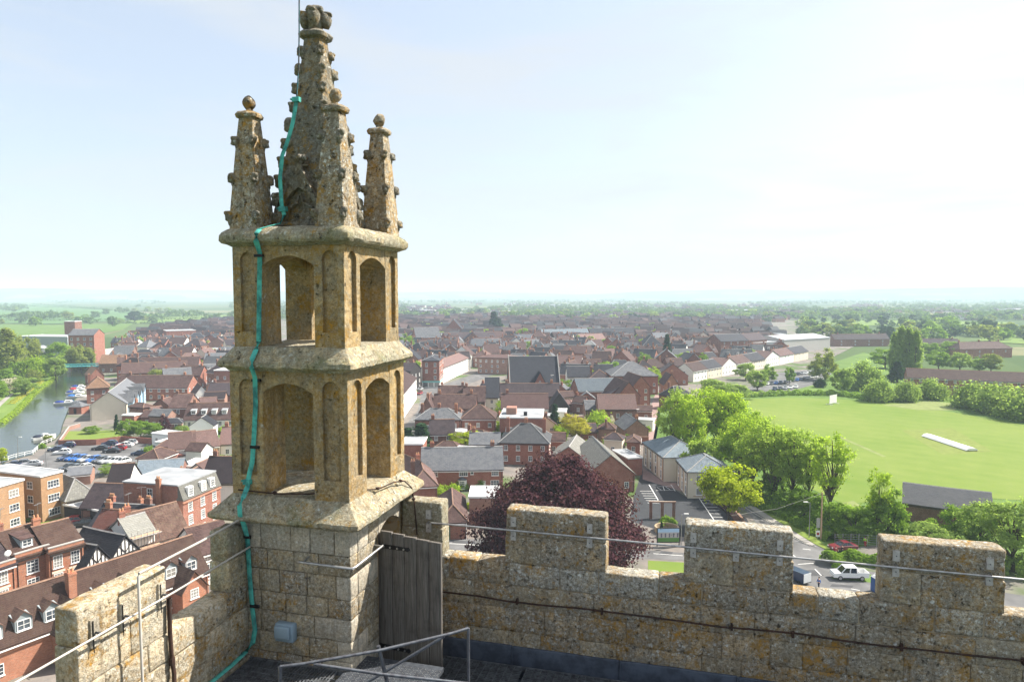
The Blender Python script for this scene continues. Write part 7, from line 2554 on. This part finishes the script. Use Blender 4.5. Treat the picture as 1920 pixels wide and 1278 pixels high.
# boats and bridges
def boat(label, px, py, L, ang, cover):
    t = thing('moored_boat', label, 'boat', spot(px, py, WATER_Z), CR + math.radians(ang))
    W = L * 0.3
    hull = MB()
    st = [(-0.5, 0.75, 0.75), (-0.2, 1.0, 0.75), (0.2, 0.95, 0.8), (0.4, 0.55, 0.9), (0.5, 0.04, 1.0)]
    vs, fs = [], []
    for (x, w, h) in st:
        vs += [(x * L, -W / 2 * w, h), (x * L, -W / 2 * w * 0.7, -0.15), (x * L, W / 2 * w * 0.7, -0.15), (x * L, W / 2 * w, h)]
    for i in range(4):
        for k in range(3):
            fs.append((4 * i + k, 4 * i + k + 1, 4 * i + 5 + k, 4 * i + 4 + k))
        fs.append((4 * i + 3, 4 * i, 4 * i + 4, 4 * i + 7))
    fs += [(0, 1, 2, 3)]
    hull.add(vs, fs)
    link('hull', hull.mesh('hull', 'white_paint'), t)
    c = MB().add([(-0.1 * L, -W * 0.38, 0.74), (0.25 * L, -W * 0.34, 0.78), (0.25 * L, W * 0.34, 0.78), (-0.1 * L, W * 0.38, 0.74), (-0.06 * L, -W * 0.3, 1.55), (0.14 * L, -W * 0.28, 1.5), (0.14 * L, W * 0.28, 1.5), (-0.06 * L, W * 0.3, 1.55)], [(0, 1, 5, 4), (1, 2, 6, 5), (2, 3, 7, 6), (3, 0, 4, 7), (4, 5, 6, 7)])
    link('cabin', c.mesh('cabin', 'white_paint'), t)
    for s in (-1, 1):
        link('cabin_window', MB().extrude([(-0.04 * L, s * W * 0.355, 1.0), (0.18 * L, s * W * 0.335, 1.0), (0.13 * L, s * W * 0.31, 1.36), (-0.03 * L, s * W * 0.325, 1.36)], (0, s * 0.03, 0)).mesh('cabin_window', 'car_glass'), t)
    link('canopy', lump_mesh('canopy', [((-0.28 * L, 0, 0.85), (L * 0.2, W * 0.42, 0.65))], cover, 0.02, 2), t)


boat('white cabin cruiser with dark blue canopy in midstream mooring', 126, 757, 9.0, 20, 'canvas_blue')
boat('white boat moored alone by the car park bank', 83, 822, 6.5, 60, 'cloth_navy')
boat('white boat with blue canopy moored closest to the brick hipped house', 145, 745, 7.5, 25, 'cloth_blue')
boat('white boat in the moored cluster, second from the brick hipped house', 141, 738, 7.0, 25, 'canvas_blue')
boat('white boat in the moored cluster with red cover', 147, 732, 7.0, 25, 'cloth_red')
boat('farthest white boat of the moored cluster', 150, 727, 7.0, 25, 'canvas_blue')
br_ = thing('footbridge', 'turquoise steel footbridge over the river', 'bridge')
a, c = spot(120, 688, 3.0), spot(190, 686, 3.0)
d = (c - a)
n_ = Vector((-d.y, d.x, 0)).normalized()
link('deck', MB().extrude([a - n_ * 1.2, c - n_ * 1.2, c + n_ * 1.2, a + n_ * 1.2], (0, 0, 0.3)).mesh('deck', 'bridge_teal'), br_)
for s in (-1, 1):
    for z in (0.7, 1.2):
        link('rail', MB().tube([a + n_ * 1.2 * s + Vector((0, 0, z + 0.3)), c + n_ * 1.2 * s + Vector((0, 0, z + 0.3))], 0.08, 6).mesh('rail', 'bridge_teal'), br_)
    for i in range(13):
        q = a.lerp(c, i / 12) + n_ * 1.2 * s
        link('baluster', MB().tube([q, q + Vector((0, 0, 1.5))], 0.06, 5).mesh('baluster', 'bridge_teal'), br_)
for f in (0.12, 0.88):
    q = a.lerp(c, f)
    link('pier', MB().box(q.x - 0.6, q.x + 0.6, q.y - 0.6, q.y + 0.6, -0.5, 3.0).mesh('pier', 'concrete'), br_)
rbz = thing('road_bridge', 'low grey stone road bridge beyond the mill', 'bridge')
a, c = spot(190, 664, 3), spot(246, 656, 3)
d = (c - a)
n_ = Vector((-d.y, d.x, 0)).normalized()
vs = []
N_ = 16
bb = MB()
for i in range(N_):
    t0, t1 = i / N_, (i + 1) / N_
    z0, z1 = (-0.3 + 2.2 * math.sin(math.pi * t) ** 0.7 if t not in (0, 1) else -0.3 for t in (t0, t1))
    p, q = a.lerp(c, t0), a.lerp(c, t1)
    bb.extrude([(p.x, p.y, z0), (q.x, q.y, z1), (q.x, q.y, 4.2), (p.x, p.y, 4.2)], tuple(n_ * 8))
link('arch_span', bb.mesh('arch_span', 'concrete'), rbz)
for s in (0, 7.8):
    link('parapet', MB().extrude([a + n_ * s + Vector((0, 0, 1.21)), c + n_ * s + Vector((0, 0, 1.21)), c + n_ * s + Vector((0, 0, 2.2)), a + n_ * s + Vector((0, 0, 2.2))], tuple(n_ * 0.4)).mesh('parapet', 'concrete'), rbz)


# field furniture
pc = thing('pitch_cover', 'long white wheeled pitch cover lying on the cricket field', 'cover')
a, c = spot(1727, 818, 0), spot(1812, 846, 0)
d = c - a
n_ = Vector((-d.y, d.x, 0)).normalized()
if n_.y < 0:
    n_ = -n_
for k in range(3):
    p, q = a.lerp(c, k / 3 + 0.004), a.lerp(c, (k + 1) / 3 - 0.004)
    w = n_ * 3.4
    link('cover_section', MB().extrude([p + Vector((0, 0, 0.25)), p + w + Vector((0, 0, 0.25)), p + w * 0.8 + Vector((0, 0, 0.8)), p + w * 0.5 + Vector((0, 0, 1.0)), p + w * 0.2 + Vector((0, 0, 0.8))], tuple(q - p)).mesh('cover_section', 'white_paint'), pc)
    for s in (0.15, 0.85):
        for e_ in (p, q):
            z_ = e_ + w * s
            link('wheel', MB().tube([z_ + Vector((0, 0, 0.16)), z_ + w.normalized() * 0.1 + Vector((0, 0, 0.16))], 0.16, 10).mesh('wheel', 'rubber'), pc)
ss = thing('sight_screen', 'white slatted sight screen on the far side of the field', 'screen', spot(1562, 757, 0.06), CR + math.radians(38))
for k in range(8):
    link('slat', MB().box(-2.8, 2.8, -0.05, 0.05, 0.4 + k * 0.4, 0.4 + k * 0.4 + 0.36).mesh('slat', 'white_paint'), ss)
for x in (-2.5, 2.5):
    link('post', MB().box(x - 0.1, x + 0.1, 0.06, 0.2, 0.1, 3.6).mesh('post', 'white_paint'), ss)
    link('foot', MB().box(x - 0.1, x + 0.1, -1.2, 1.4, 0.0, 0.15).mesh('foot', 'white_paint'), ss)

# street furniture
def lamp_post(label, px, py, h, lean=1.0):
    t = thing('street_lamp', label, 'lamp post', spot(px, py), CR)
    link('pole', MB().tube([(0, 0, 0), (0, 0, h)], 0.08, 8, 0, [0.09, 0.05]).mesh('pole', 'galvanised'), t)
    link('arm', MB().tube([(0, 0, h - 0.05), (lean * 0.6, 0, h + 0.1)], 0.04, 6).mesh('arm', 'galvanised'), t)
    link('lantern', block_mesh('lantern', min(lean * 0.4, lean * 1.2), max(lean * 0.4, lean * 1.2), -0.14, 0.14, h + 0.04, h + 0.18, 'lamp_glass', 0.4, 0.03, 0.0), t)


lamp_post('grey street lamp beside the printed hoarding', 1277, 1024, 5.6)
lamp_post('dark street lamp on the grass verge by the side road', 1517, 1008, 6.4, -1.0)
lamp_post('lone lamp post on the river quay beside the car park', 34, 858, 5.5)
lamp_post('slim lamp post in the lower riverside car park', 87, 880, 5.5)
up = thing('telegraph_pole', 'wooden telegraph pole by the verge with wires', 'pole', spot(1539, 1010))
link('post', MB().tube([(0, 0, 0), (0, 0, 8.4)], 0.13, 8, 0, [0.15, 0.1]).mesh('post', 'panel_tan'), up)
link('cross_arm', MB().box(-0.7, 0.7, -0.05, 0.05, 7.9, 8.02).mesh('cross_arm', 'timber_black'), up)
wire = tag(link('overhead_wire', MB().tube([Vector(spot(1539, 1010)) + Vector((0, 0, 8.2)), (spot(1539, 1010) + spot(1370, 1014)) / 2 + Vector((0, 0, 5.6)), spot(1370, 1014) + Vector((0, 0, 4.6))], 0.02, 5).mesh('overhead_wire', 'rope_white')), 'overhead wire from the telegraph pole across the side road', 'wire')
sg = thing('road_sign', 'white road sign with red mark on the verge by the junction', 'sign', spot(1533, 1014), CR)
link('post', MB().tube([(0, 0.04, 0), (0, 0.04, 4.2)], 0.04, 6).mesh('post', 'galvanised'), sg)
link('plate', MB().box(-0.35, 0.35, -0.03, 0.0, 0.8, 1.9).mesh('plate', 'white_paint'), sg)
link('plate', MB().box(-0.3, 0.3, -0.03, 0.0, 2.4, 4.1).mesh('plate', 'zinc_plate'), sg)
link('red_mark', MB().tube([(0, -0.045, 1.35), (0, -0.032, 1.35)], 0.24, 14).mesh('red_mark', 'tail_red'), sg)
hb = thing('printed_hoarding', 'printed hoarding showing a pale building, by the beech', 'billboard', spot(1253, 1024), CR + math.radians(2))
link('board', MB().box(-1.85, 1.85, -0.05, 0.0, 0.85, 3.15).mesh('board', 'hoarding_print'), hb)
link('frame', MB().box(-1.98, -1.86, -0.08, 0.05, 0.7, 3.28).box(1.86, 1.98, -0.08, 0.05, 0.7, 3.28).box(-1.86, 1.86, -0.08, 0.05, 3.16, 3.28).box(-1.86, 1.86, -0.08, 0.05, 0.7, 0.84).mesh('frame', 'timber_black'), hb)
for x in (-1.9, 1.9):
    link('post', MB().box(x - 0.07, x + 0.07, 0.06, 0.2, 0, 3.2).mesh('post', 'timber_black'), hb)
gt = thing('gate_screen', 'brown framed gate piers at the forecourt entrance', 'gate', spot(1220, 972), CR + math.radians(-2))
for x in (0, 2.2, 4.4):
    link('pier', MB().box(x - 0.25, x + 0.25, -0.25, 0.25, 0, 3.2).mesh('pier', 'brick_brown'), gt)
link('top_beam', MB().box(-0.4, 4.8, -0.2, 0.2, 3.21, 3.45).mesh('top_beam', 'brick_brown'), gt)
pl_ = thing('round_planter', 'round stone planter wall behind the printed hoarding', 'planter', spot(1250, 996))
ring = MB()
for i in range(20):
    a0, a1 = 2 * math.pi * i / 20, 2 * math.pi * (i + 1) / 20
    ring.prism([(2.2 * math.cos(a0), 2.2 * math.sin(a0)), (2.2 * math.cos(a1), 2.2 * math.sin(a1)), (1.9 * math.cos(a1), 1.9 * math.sin(a1)), (1.9 * math.cos(a0), 1.9 * math.sin(a0))], 0, 1.0)
link('rim', ring.mesh('rim', 'stone_rubble'), pl_)


def wall_line(name, label, cat, px, h, th, mat, coping=None):
    t = thing(name, label, cat)
    for k, (p, q) in enumerate(zip(px, px[1:])):
        a, c = spot(*p), spot(*q)
        d = (c - a).normalized()
        n = Vector((-d.y, d.x, 0)) * th / 2
        link('wall_length', MB().extrude([a - n, c - n, c + n, a + n], (0, 0, h)).mesh('wall_length', mat), t)
        if coping:
            n2 = n * 1.4
            link('coping', MB().extrude([v + Vector((0, 0, h + 0.003)) for v in (a - n2, c - n2, c + n2, a + n2)], (0, 0, 0.1)).mesh('coping', coping), t)
    return t


wall_line('garden_wall', 'brick garden wall between the lane house and the halls', 'wall', [(1128, 834), (1172, 832), (1216, 833)], 2.2, 0.35, 'brick_red', 'ridge_clay')
wall_line('garden_wall', 'brown brick wall along the side road below the lime-green tree', 'wall', [(1340, 938), (1368, 962), (1390, 990), (1400, 1010)], 2.0, 0.35, 'brick_brown', 'ridge_clay')
wall_line('garden_wall', 'dark red wall between riverside lawn and car park', 'wall', [(110, 836), (180, 834), (228, 828), (285, 832)], 1.7, 0.3, 'brick_red')
wall_line('garden_wall', 'low brick wall by the river path beside the lawn', 'wall', [(112, 832), (130, 806), (150, 800)], 1.2, 0.3, 'brick_pink', 'kerb_stone')
wall_line('garden_wall', 'white wall around the house by the car park', 'wall', [(272, 864), (300, 868), (318, 868)], 1.8, 0.3, 'render_white')
ql = thing('quay_railing', 'pale railing along the river quay', 'railing')
pts = [spot(a_, b_) for a_, b_ in ((-40, 876), (0, 867), (30, 858), (62, 851), (80, 834), (104, 824))]
for p, q in zip(pts, pts[1:]):
    for z in (0.55, 1.05):
        link('rail', MB().tube([p + Vector((0, 0, z)), q + Vector((0, 0, z))], 0.05, 5).mesh('rail', 'white_paint'), ql)
    n = max(2, int((q - p).length / 2.2))
    for i in range(n):
        r = p.lerp(q, i / n)
        link('post', MB().box(r.x - 0.06, r.x + 0.06, r.y - 0.06, r.y + 0.06, 0, 1.1).mesh('post', 'white_paint'), ql)
mf = thing('mesh_fence', 'thin wire mesh fence under the trees at the junction', 'fence')
pts = [spot(a_, b_) for a_, b_ in ((1565, 1022), (1610, 1022), (1660, 1026))]
for p, q in zip(pts, pts[1:]):
    for z in (0.3, 0.7, 1.1, 1.5, 1.9):
        link('wire', MB().tube([p + Vector((0, 0, z)), q + Vector((0, 0, z))], 0.02, 4).mesh('wire', 'galvanised'), mf)
    for i in range(3):
        r = p.lerp(q, i / 3)
        link('post', MB().box(r.x - 0.04, r.x + 0.04, r.y - 0.04, r.y + 0.04, 0, 2.1).mesh('post', 'galvanised'), mf)
bh = thing('boat_house', 'small brick boathouse with hipped slate roof at the water edge', 'hut', spot(129, 776), CR)
link('wall', MB().box(0, 4.6, 0, 4.6, 0, 2.6).mesh('wall', 'brick_red'), bh)
link('roof', MB().add([(-0.3, -0.3, 2.6), (4.9, -0.3, 2.6), (4.9, 4.9, 2.6), (-0.3, 4.9, 2.6), (2.3, 2.3, 4.4)], [(0, 1, 4), (1, 2, 4), (2, 3, 4), (3, 0, 4), (3, 2, 1, 0)]).mesh('roof', 'slate_grey'), bh)
link('door', MB().box(1.8, 2.8, -0.05, 0.02, 0, 2.0).mesh('door', 'timber_black'), bh)

# ================================================================== town fill
fr = random.Random(2024)


def inside(px, py, poly):
    r = False
    n = len(poly)
    for i in range(n):
        x0, y0 = poly[i]
        x1, y1 = poly[(i + 1) % n]
        if (y0 > py) != (y1 > py) and px < (x1 - x0) * (py - y0) / (y1 - y0) + x0:
            r = not r
    return r


def to_px(x, y):
    lat = x * RGT[0] + y * RGT[1]
    dep = deep((x, y))
    zc = dep * math.cos(PITCH) + EYE * math.sin(PITCH)
    yc = dep * math.sin(PITCH) - EYE * math.cos(PITCH)
    return 960 + 1280 * lat / zc, 639 - 1280 * yc / zc


TOWN = [(742, 760), (770, 720), (800, 712), (850, 705), (905, 700), (940, 715), (1060, 735), (1150, 745), (1240, 745), (1275, 725), (1300, 700), (1480, 664), (1470, 640), (1440, 618), (1330, 606), (740, 601)]
LEFTT = [(200, 690), (235, 640), (300, 618), (440, 606), (452, 740), (352, 745), (260, 735)]
STREETS = [(spot(793, 740), spot(905, 696)), (spot(905, 696), spot(1010, 660)), (spot(745, 815), spot(785, 740))]


def free(x, y, r):
    for (ox, oy, orr) in OCC:
        if (x - ox) ** 2 + (y - oy) ** 2 < (r + orr) ** 2:
            return False
    for a, b in STREETS:
        d = b - a
        t = max(0, min(1, ((x - a.x) * d.x + (y - a.y) * d.y) / (d.x ** 2 + d.y ** 2)))
        if math.hypot(x - a.x - d.x * t, y - a.y - d.y * t) < r * 0.7 + 3.5:
            return False
    return True


cands = []
dep_ = 235.0
rowi = 0
while dep_ < 1150:
    step = 15.5 if dep_ < 600 else 19
    lat = -0.62 * dep_
    while lat < 0.45 * dep_:
        w = fr.uniform(7.5, 15)
        q = (lat + w / 2) * RGT[0] + dep_ * FWD[0], (lat + w / 2) * RGT[1] + dep_ * FWD[1]
        px_, py_ = to_px(*q)
        if inside(px_, py_, TOWN) or inside(px_, py_, LEFTT):
            cands.append((dep_ + fr.uniform(-3, 3), lat, w, px_, py_))
        lat += w + fr.choice([0.4, 0.6, 2.5, 6.0])
    dep_ += step
    rowi += 1
WALLS = ['brick_red', 'brick_red', 'brick_brown', 'brick_pink', 'render_white', 'render_white', 'render_cream', 'brick_brown']
ROOFS = ['tile_brown', 'tile_brown', 'tile_dark', 'tile_dark', 'slate_grey', 'slate_dark', 'slate_dark', 'tile_pink', 'tile_brown', 'slate_grey']
DESC = {'brick_red': 'red brick', 'brick_brown': 'brown brick', 'brick_orange': 'orange brick', 'render_white': 'white rendered', 'render_cream': 'cream rendered', 'brick_pink': 'pale brick'}
RDESC = {'tile_brown': 'brown tiled', 'tile_dark': 'dark tiled', 'slate_grey': 'grey slate', 'slate_dark': 'black slate', 'tile_pink': 'pink tiled', 'tile_red': 'red tiled'}
nh = 0
far_boxes = MB()
for (d_, lat, w, px_, py_) in cands:
    ang = CR + math.radians(fr.choice([-8, -8, 12, 12, 30, -25]) + fr.uniform(-6, 6))
    D = fr.uniform(7.5, 10)
    ridge = fr.choice(['u', 'u', 'u', 'v', 'hip'])
    x, y = lat * RGT[0] + d_ * FWD[0], lat * RGT[1] + d_ * FWD[1]
    u = Vector((math.cos(ang), math.sin(ang), 0))
    v = Vector((-u.y, u.x, 0))
    a = Vector((x, y, 0))
    ctr = a + u * (w / 2) + v * (D / 2)
    if not free(ctr.x, ctr.y, min(w, D) * 0.5):
        continue
    ev = fr.choice([4.6, 5.2, 5.6, 6.2, 7.4])
    rise = (D / 2 if ridge != 'v' else w / 2) * fr.uniform(0.75, 1.0)
    wl_, rf_ = fr.choice(WALLS), fr.choice(ROOFS)
    if nh < 262:
        where = 'left of the turret' if px_ < 460 else ('between turret and church' if px_ < 960 else ('beyond the church' if px_ < 1150 else 'toward the white terrace'))
        nearw = 'near' if d_ < 380 else ('middle' if d_ < 520 else 'far')
        shp = ('wide ' if w > 11.5 else 'narrow ') + {'u': 'eaves-on', 'v': 'gable-fronted', 'hip': 'hipped'}[ridge]
        hs = building_at('town_house', '%s %s house with %s roof among %s roofs %s' % (shp, DESC[wl_], RDESC[rf_], nearw, where), a, u, w, D, ev, min(rise, 5.5), ridge, wl_, rf_, 'house', 'crowded rooftops of the town', chim=fr.choice([1, 1, 2, 2]), near=False)
        if ridge == 'u' and d_ < 620 and fr.random() < 0.4:
            for q_ in range(fr.choice([1, 2, 2])):
                dormer(hs, w * (0.3 + 0.4 * q_), ev, min(rise, 5.5), D, 1.5, 0.3, 1.1, fr.choice(['render_white', 'slate_hung']), rf_, fr.random() < 0.6)
        nh += 1
    else:
        k = len(far_boxes.v)
        mi = WALLS.index(wl_) % 8
        far_boxes.extrude([a, a + u * w, a + u * w + Vector((0, 0, ev)), a + Vector((0, 0, ev))], tuple(v * D), [0, 0, 1, 2, 3, 3, 3, 1][mi])
        rr = min(rise, 5)
        e0, e1 = a + Vector((0, 0, ev)) - v * 0.3, a + u * w + Vector((0, 0, ev)) - v * 0.3
        f0, f1 = e0 + v * (D + 0.6), e1 + v * (D + 0.6)
        r0, r1 = e0 + v * (D / 2 + 0.3) + Vector((0, 0, rr)), e1 + v * (D / 2 + 0.3) + Vector((0, 0, rr))
        far_boxes.add([e0, e1, r1, r0, f0, f1], [(0, 1, 2, 3), (3, 2, 5, 4), (0, 3, 4), (1, 5, 2)], fr.choice([4, 4, 5, 6, 7]))
        OCC.append((ctr.x, ctr.y, min(w, D) * 0.5))
print('individual fill houses', nh, 'candidates', len(cands))
# back buildings squeezed between the nearer houses
NEARZ = [(770, 860), (790, 770), (930, 740), (1060, 735), (1160, 760), (1225, 800), (1200, 850), (1040, 850), (940, 870), (860, 880)]
nb_, tries = 0, 0
while nb_ < 60 and tries < 6000:
    tries += 1
    px_, py_ = (fr.uniform(770, 1225), fr.uniform(735, 880)) if fr.random() < 0.7 else (fr.uniform(225, 440), fr.uniform(735, 960))
    if px_ > 460 and not inside(px_, py_, NEARZ):
        continue
    if px_ < 460 and py_ > 800 and (px_ < 290 and py_ < 905):
        continue
    p = spot(px_, py_)
    w, D = fr.uniform(4.0, 8.0), fr.uniform(3.5, 5.5)
    if not free(p.x, p.y, D * 0.45):
        continue
    ang = CR + math.radians(fr.choice([-8, 12, 80, -25]) + fr.uniform(-6, 6))
    u = Vector((math.cos(ang), math.sin(ang), 0))
    v = Vector((-u.y, u.x, 0))
    ridge = fr.choice(['u', 'u', 'v', 'hip', 'flat'])
    wl_, rf_ = fr.choice(WALLS), fr.choice(ROOFS)
    if ridge == 'flat':
        rf_ = 'flat_roof_grey'
    ev = fr.uniform(2.4, 4.6)
    near_by = 'left of the turret' if px_ < 460 else ('between turret and flat topped block' if px_ < 950 else 'behind the beech')
    building_at('back_building', 'small %s %s back building with %s roof %s' % ({'u': 'eaves-on', 'v': 'gabled', 'hip': 'hipped', 'flat': 'low'}[ridge], DESC[wl_], RDESC.get(rf_, 'flat grey'), near_by), p - u * (w / 2) - v * (D / 2), u, w, D, ev, (D if ridge != 'v' else w) * 0.36, ridge, wl_, rf_, 'outbuilding', 'back buildings between the houses', chim=1 if fr.random() < 0.4 and ridge != 'flat' else 0, near=False)
    nb_ += 1
nb_, tries = 0, 0
while nb_ < 46 and tries < 4000:
    tries += 1
    px_, py_ = fr.uniform(770, 1225), fr.uniform(735, 880)
    if not inside(px_, py_, NEARZ):
        continue
    p = spot(px_, py_)
    if not free(p.x, p.y, 0.9):
        continue
    h = fr.uniform(2.0, 5.0)
    tree_at(fr.choice(['bush0', 'bush1', 'broad0', 'broad2']), p, h, h * 1.15, 'small garden shrub between the back buildings', 'garden_shrub', 'shrub', fr.choice(['leaf_green', 'leaf_bright', 'leaf_grey', 'leaf_dark']), 'shrubs between the back buildings')
    nb_ += 1
# estates farther out
for i in range(2600):
    py_ = 566 + 38 * fr.random() ** 0.8
    px_ = fr.uniform(745, 1990)
    if 1600 < px_ and py_ > 600:
        continue
    if py_ < 572 and fr.random() < 0.6:
        continue
    dn = noise.noise(Vector((px_ * 0.012, py_ * 0.09, 3.3)))
    if dn < (-0.08 if px_ < 1400 else 0.02):
        continue
    a = spot(px_, py_)
    ang = CR + math.radians(fr.choice([0, 20, -30, 80]))
    u = Vector((math.cos(ang), math.sin(ang), 0))
    v = Vector((-u.y, u.x, 0))
    w, D, ev, rr = fr.uniform(8, 20), 9, fr.uniform(4.8, 6), fr.uniform(2.8, 4)
    if fr.random() < 0.012:
        w, D, ev, rr = fr.uniform(40, 90), 30, 8, 1.0
    far_boxes.extrude([a, a + u * w, a + u * w + Vector((0, 0, ev)), a + Vector((0, 0, ev))], tuple(v * D), 3 if w > 40 else fr.choice([0, 0, 1, 2, 3]))
    e0, e1 = a + Vector((0, 0, ev)) - v * 0.3, a + u * w + Vector((0, 0, ev)) - v * 0.3
    f0, f1 = e0 + v * (D + 0.6), e1 + v * (D + 0.6)
    r0, r1 = e0 + v * (D / 2 + 0.3) + Vector((0, 0, rr)), e1 + v * (D / 2 + 0.3) + Vector((0, 0, rr))
    far_boxes.add([e0, e1, r1, r0, f0, f1], [(0, 1, 2, 3), (3, 2, 5, 4), (0, 3, 4), (1, 5, 2)], 8 if w > 40 else fr.choice([4, 4, 5, 6, 7]))
o = link('far_rooftops', far_boxes.mesh('far_rooftops', ['brick_red', 'brick_brown', 'brick_orange', 'render_white', 'tile_brown', 'tile_dark', 'slate_grey', 'tile_pink', 'metal_roof_pale']))
tag(o, 'mass of small distant rooftops and sheds fading into the haze', None, None, 'stuff')

# trees among the houses
LEAFW = {'leaf_far': 'dull green', 'leaf_green': 'mid green', 'leaf_dark': 'dark evergreen', 'leaf_grey': 'grey-green', 'leaf_olive': 'olive', 'leaf_bright': 'bright green'}
nt_ = 0
tries = 0
while nt_ < 285 and tries < 9000:
    tries += 1
    px_, py_ = fr.uniform(200, 1500), (fr.uniform(604, 745) if fr.random() < 0.5 else fr.uniform(602, 660))
    if not (inside(px_, py_, TOWN) or inside(px_, py_, LEFTT)):
        continue
    p = spot(px_, py_)
    h = fr.uniform(5, 11)
    if not free(p.x, p.y, h * 0.22 if deep(p) < 480 else 0.6):
        continue
    near_ = deep(p) < 480
    where = 'left of the turret' if px_ < 460 else ('between turret and church' if px_ < 960 else 'beyond the church')
    lf = fr.choice(['leaf_green', 'leaf_green', 'leaf_bright', 'leaf_grey', 'leaf_dark', 'leaf_olive'])
    tree_at(fr.choice(['broad0', 'broad1', 'broad2', 'broad3']) if near_ else fr.choice(['far0', 'far1', 'far2']), p, h, h * fr.uniform(0.8, 1.05), '%s %s garden tree among the %s rooftops %s' % ('tall' if h > 8 else 'low', LEAFW[lf], 'nearer' if near_ else 'farther', where), 'garden_tree', 'tree', lf, 'trees among the rooftops')
    nt_ += 1
# individual trees in the nearer distance
for i in range(260):
    zone = fr.random()
    if zone < 0.5:
        px_, py_ = fr.uniform(742, 1660), fr.uniform(587, 606)
    elif zone < 0.85:
        px_, py_ = fr.uniform(1500, 1930), fr.uniform(596, 640)
    else:
        px_, py_ = fr.uniform(-20, 440), fr.uniform(584, 612)
    p = spot(px_, py_)
    h = fr.uniform(9, 17)
    if not free(p.x, p.y, h * 0.2):
        continue
    where = 'behind the town' if zone < 0.5 else ('beyond the poplars' if zone < 0.85 else 'on the far meadows past the mill')
    lf = fr.choice(['leaf_far', 'leaf_far', 'leaf_green', 'leaf_dark', 'leaf_grey', 'leaf_olive'])
    tree_at(fr.choice(['far0', 'far1', 'far2']), p, h, h * fr.uniform(0.9, 1.35), '%s hazy %s tree standing %s' % ('tall' if h > 14 else ('middling' if h > 11.5 else 'low'), LEAFW[lf], where), 'distant_tree', 'tree', lf, 'hazy trees beyond the town')
# woods and hedgerows fading out: one mass
rng = np.random.default_rng(77)
cent, sizes = [], []
for i in range(9500):
    py_ = 562.5 + 38 * fr.random() ** 1.25
    px_ = fr.uniform(-150, 2070)
    dn = noise.noise(Vector((px_ * 0.009, py_ * 0.12, 7.7)))
    if px_ < 430:
        if dn < 0.12 or (566 < py_ < 602 and dn < 0.33):
            continue
    elif dn < -0.2:
        continue
    p = spot(px_, py_)
    h = fr.uniform(7, 15)
    m = 16 if py_ > 575 else 9
    for k in range(m):
        d = rng.normal(size=3)
        d /= np.linalg.norm(d)
        cent.append((p.x + d[0] * h * 0.45, p.y + d[1] * h * 0.45, h * 0.5 + abs(d[2]) * h * 0.42 - 0.12 * h))
        sizes.append(h * 0.42)
for (x0, y0, x1, y1) in ((-60, 603, 240, 600), (0, 571, 200, 581), (200, 582, 440, 590), (240, 601, 440, 596), (60, 570, 210, 581), (230, 607, 440, 601), (1830, 624, 1990, 629), (1640, 610, 1920, 614), (1860, 622, 2000, 640)):
    p, q = spot(x0, y0), spot(x1, y1)
    n = int((q - p).length / 3)
    for i in range(n):
        r = p.lerp(q, (i + fr.random()) / n)
        hh = 2.2 if fr.random() < 0.9 else 6
        for k in range(4):
            cent.append((r.x + fr.uniform(-2, 2), r.y + fr.uniform(-2, 2), fr.uniform(0.3, hh)))
            sizes.append(2.4)
cent = np.array(cent)
v = leaf_quads(cent, 1.0, rng)
c4 = np.repeat(cent, 4, axis=0)
v = c4 + (v - c4) * np.repeat(np.array(sizes), 4)[:, None]
o = link('far_woodland', quads_mesh('far_woodland', v, 'leaf_far'))
tag(o, 'far woods and hedgerows merging into haze toward the horizon', None, None, 'stuff')

# ================================================================== haze
hz = MB().box(-9500, 9500, -9500, 9500, -1.6, 200)
me = hz.mesh('haze', [])
m = bpy.data.materials.new('haze_air')
m.use_nodes = True
nt = m.node_tree
nt.nodes.clear()
ho = nt.nodes.new('ShaderNodeOutputMaterial')
pv = nt.nodes.new('ShaderNodeVolumePrincipled')
pv.inputs['Color'].default_value = (0.70, 0.85, 1.0, 1)
pv.inputs['Density'].default_value = HAZE_DENSITY
pv.inputs['Anisotropy'].default_value = 0.0
nt.links.new(pv.outputs['Volume'], ho.inputs['Volume'])
me.materials.append(m)
o = link('haze', me)
tag(o, 'pale summer haze over town and country', None, None, 'stuff')
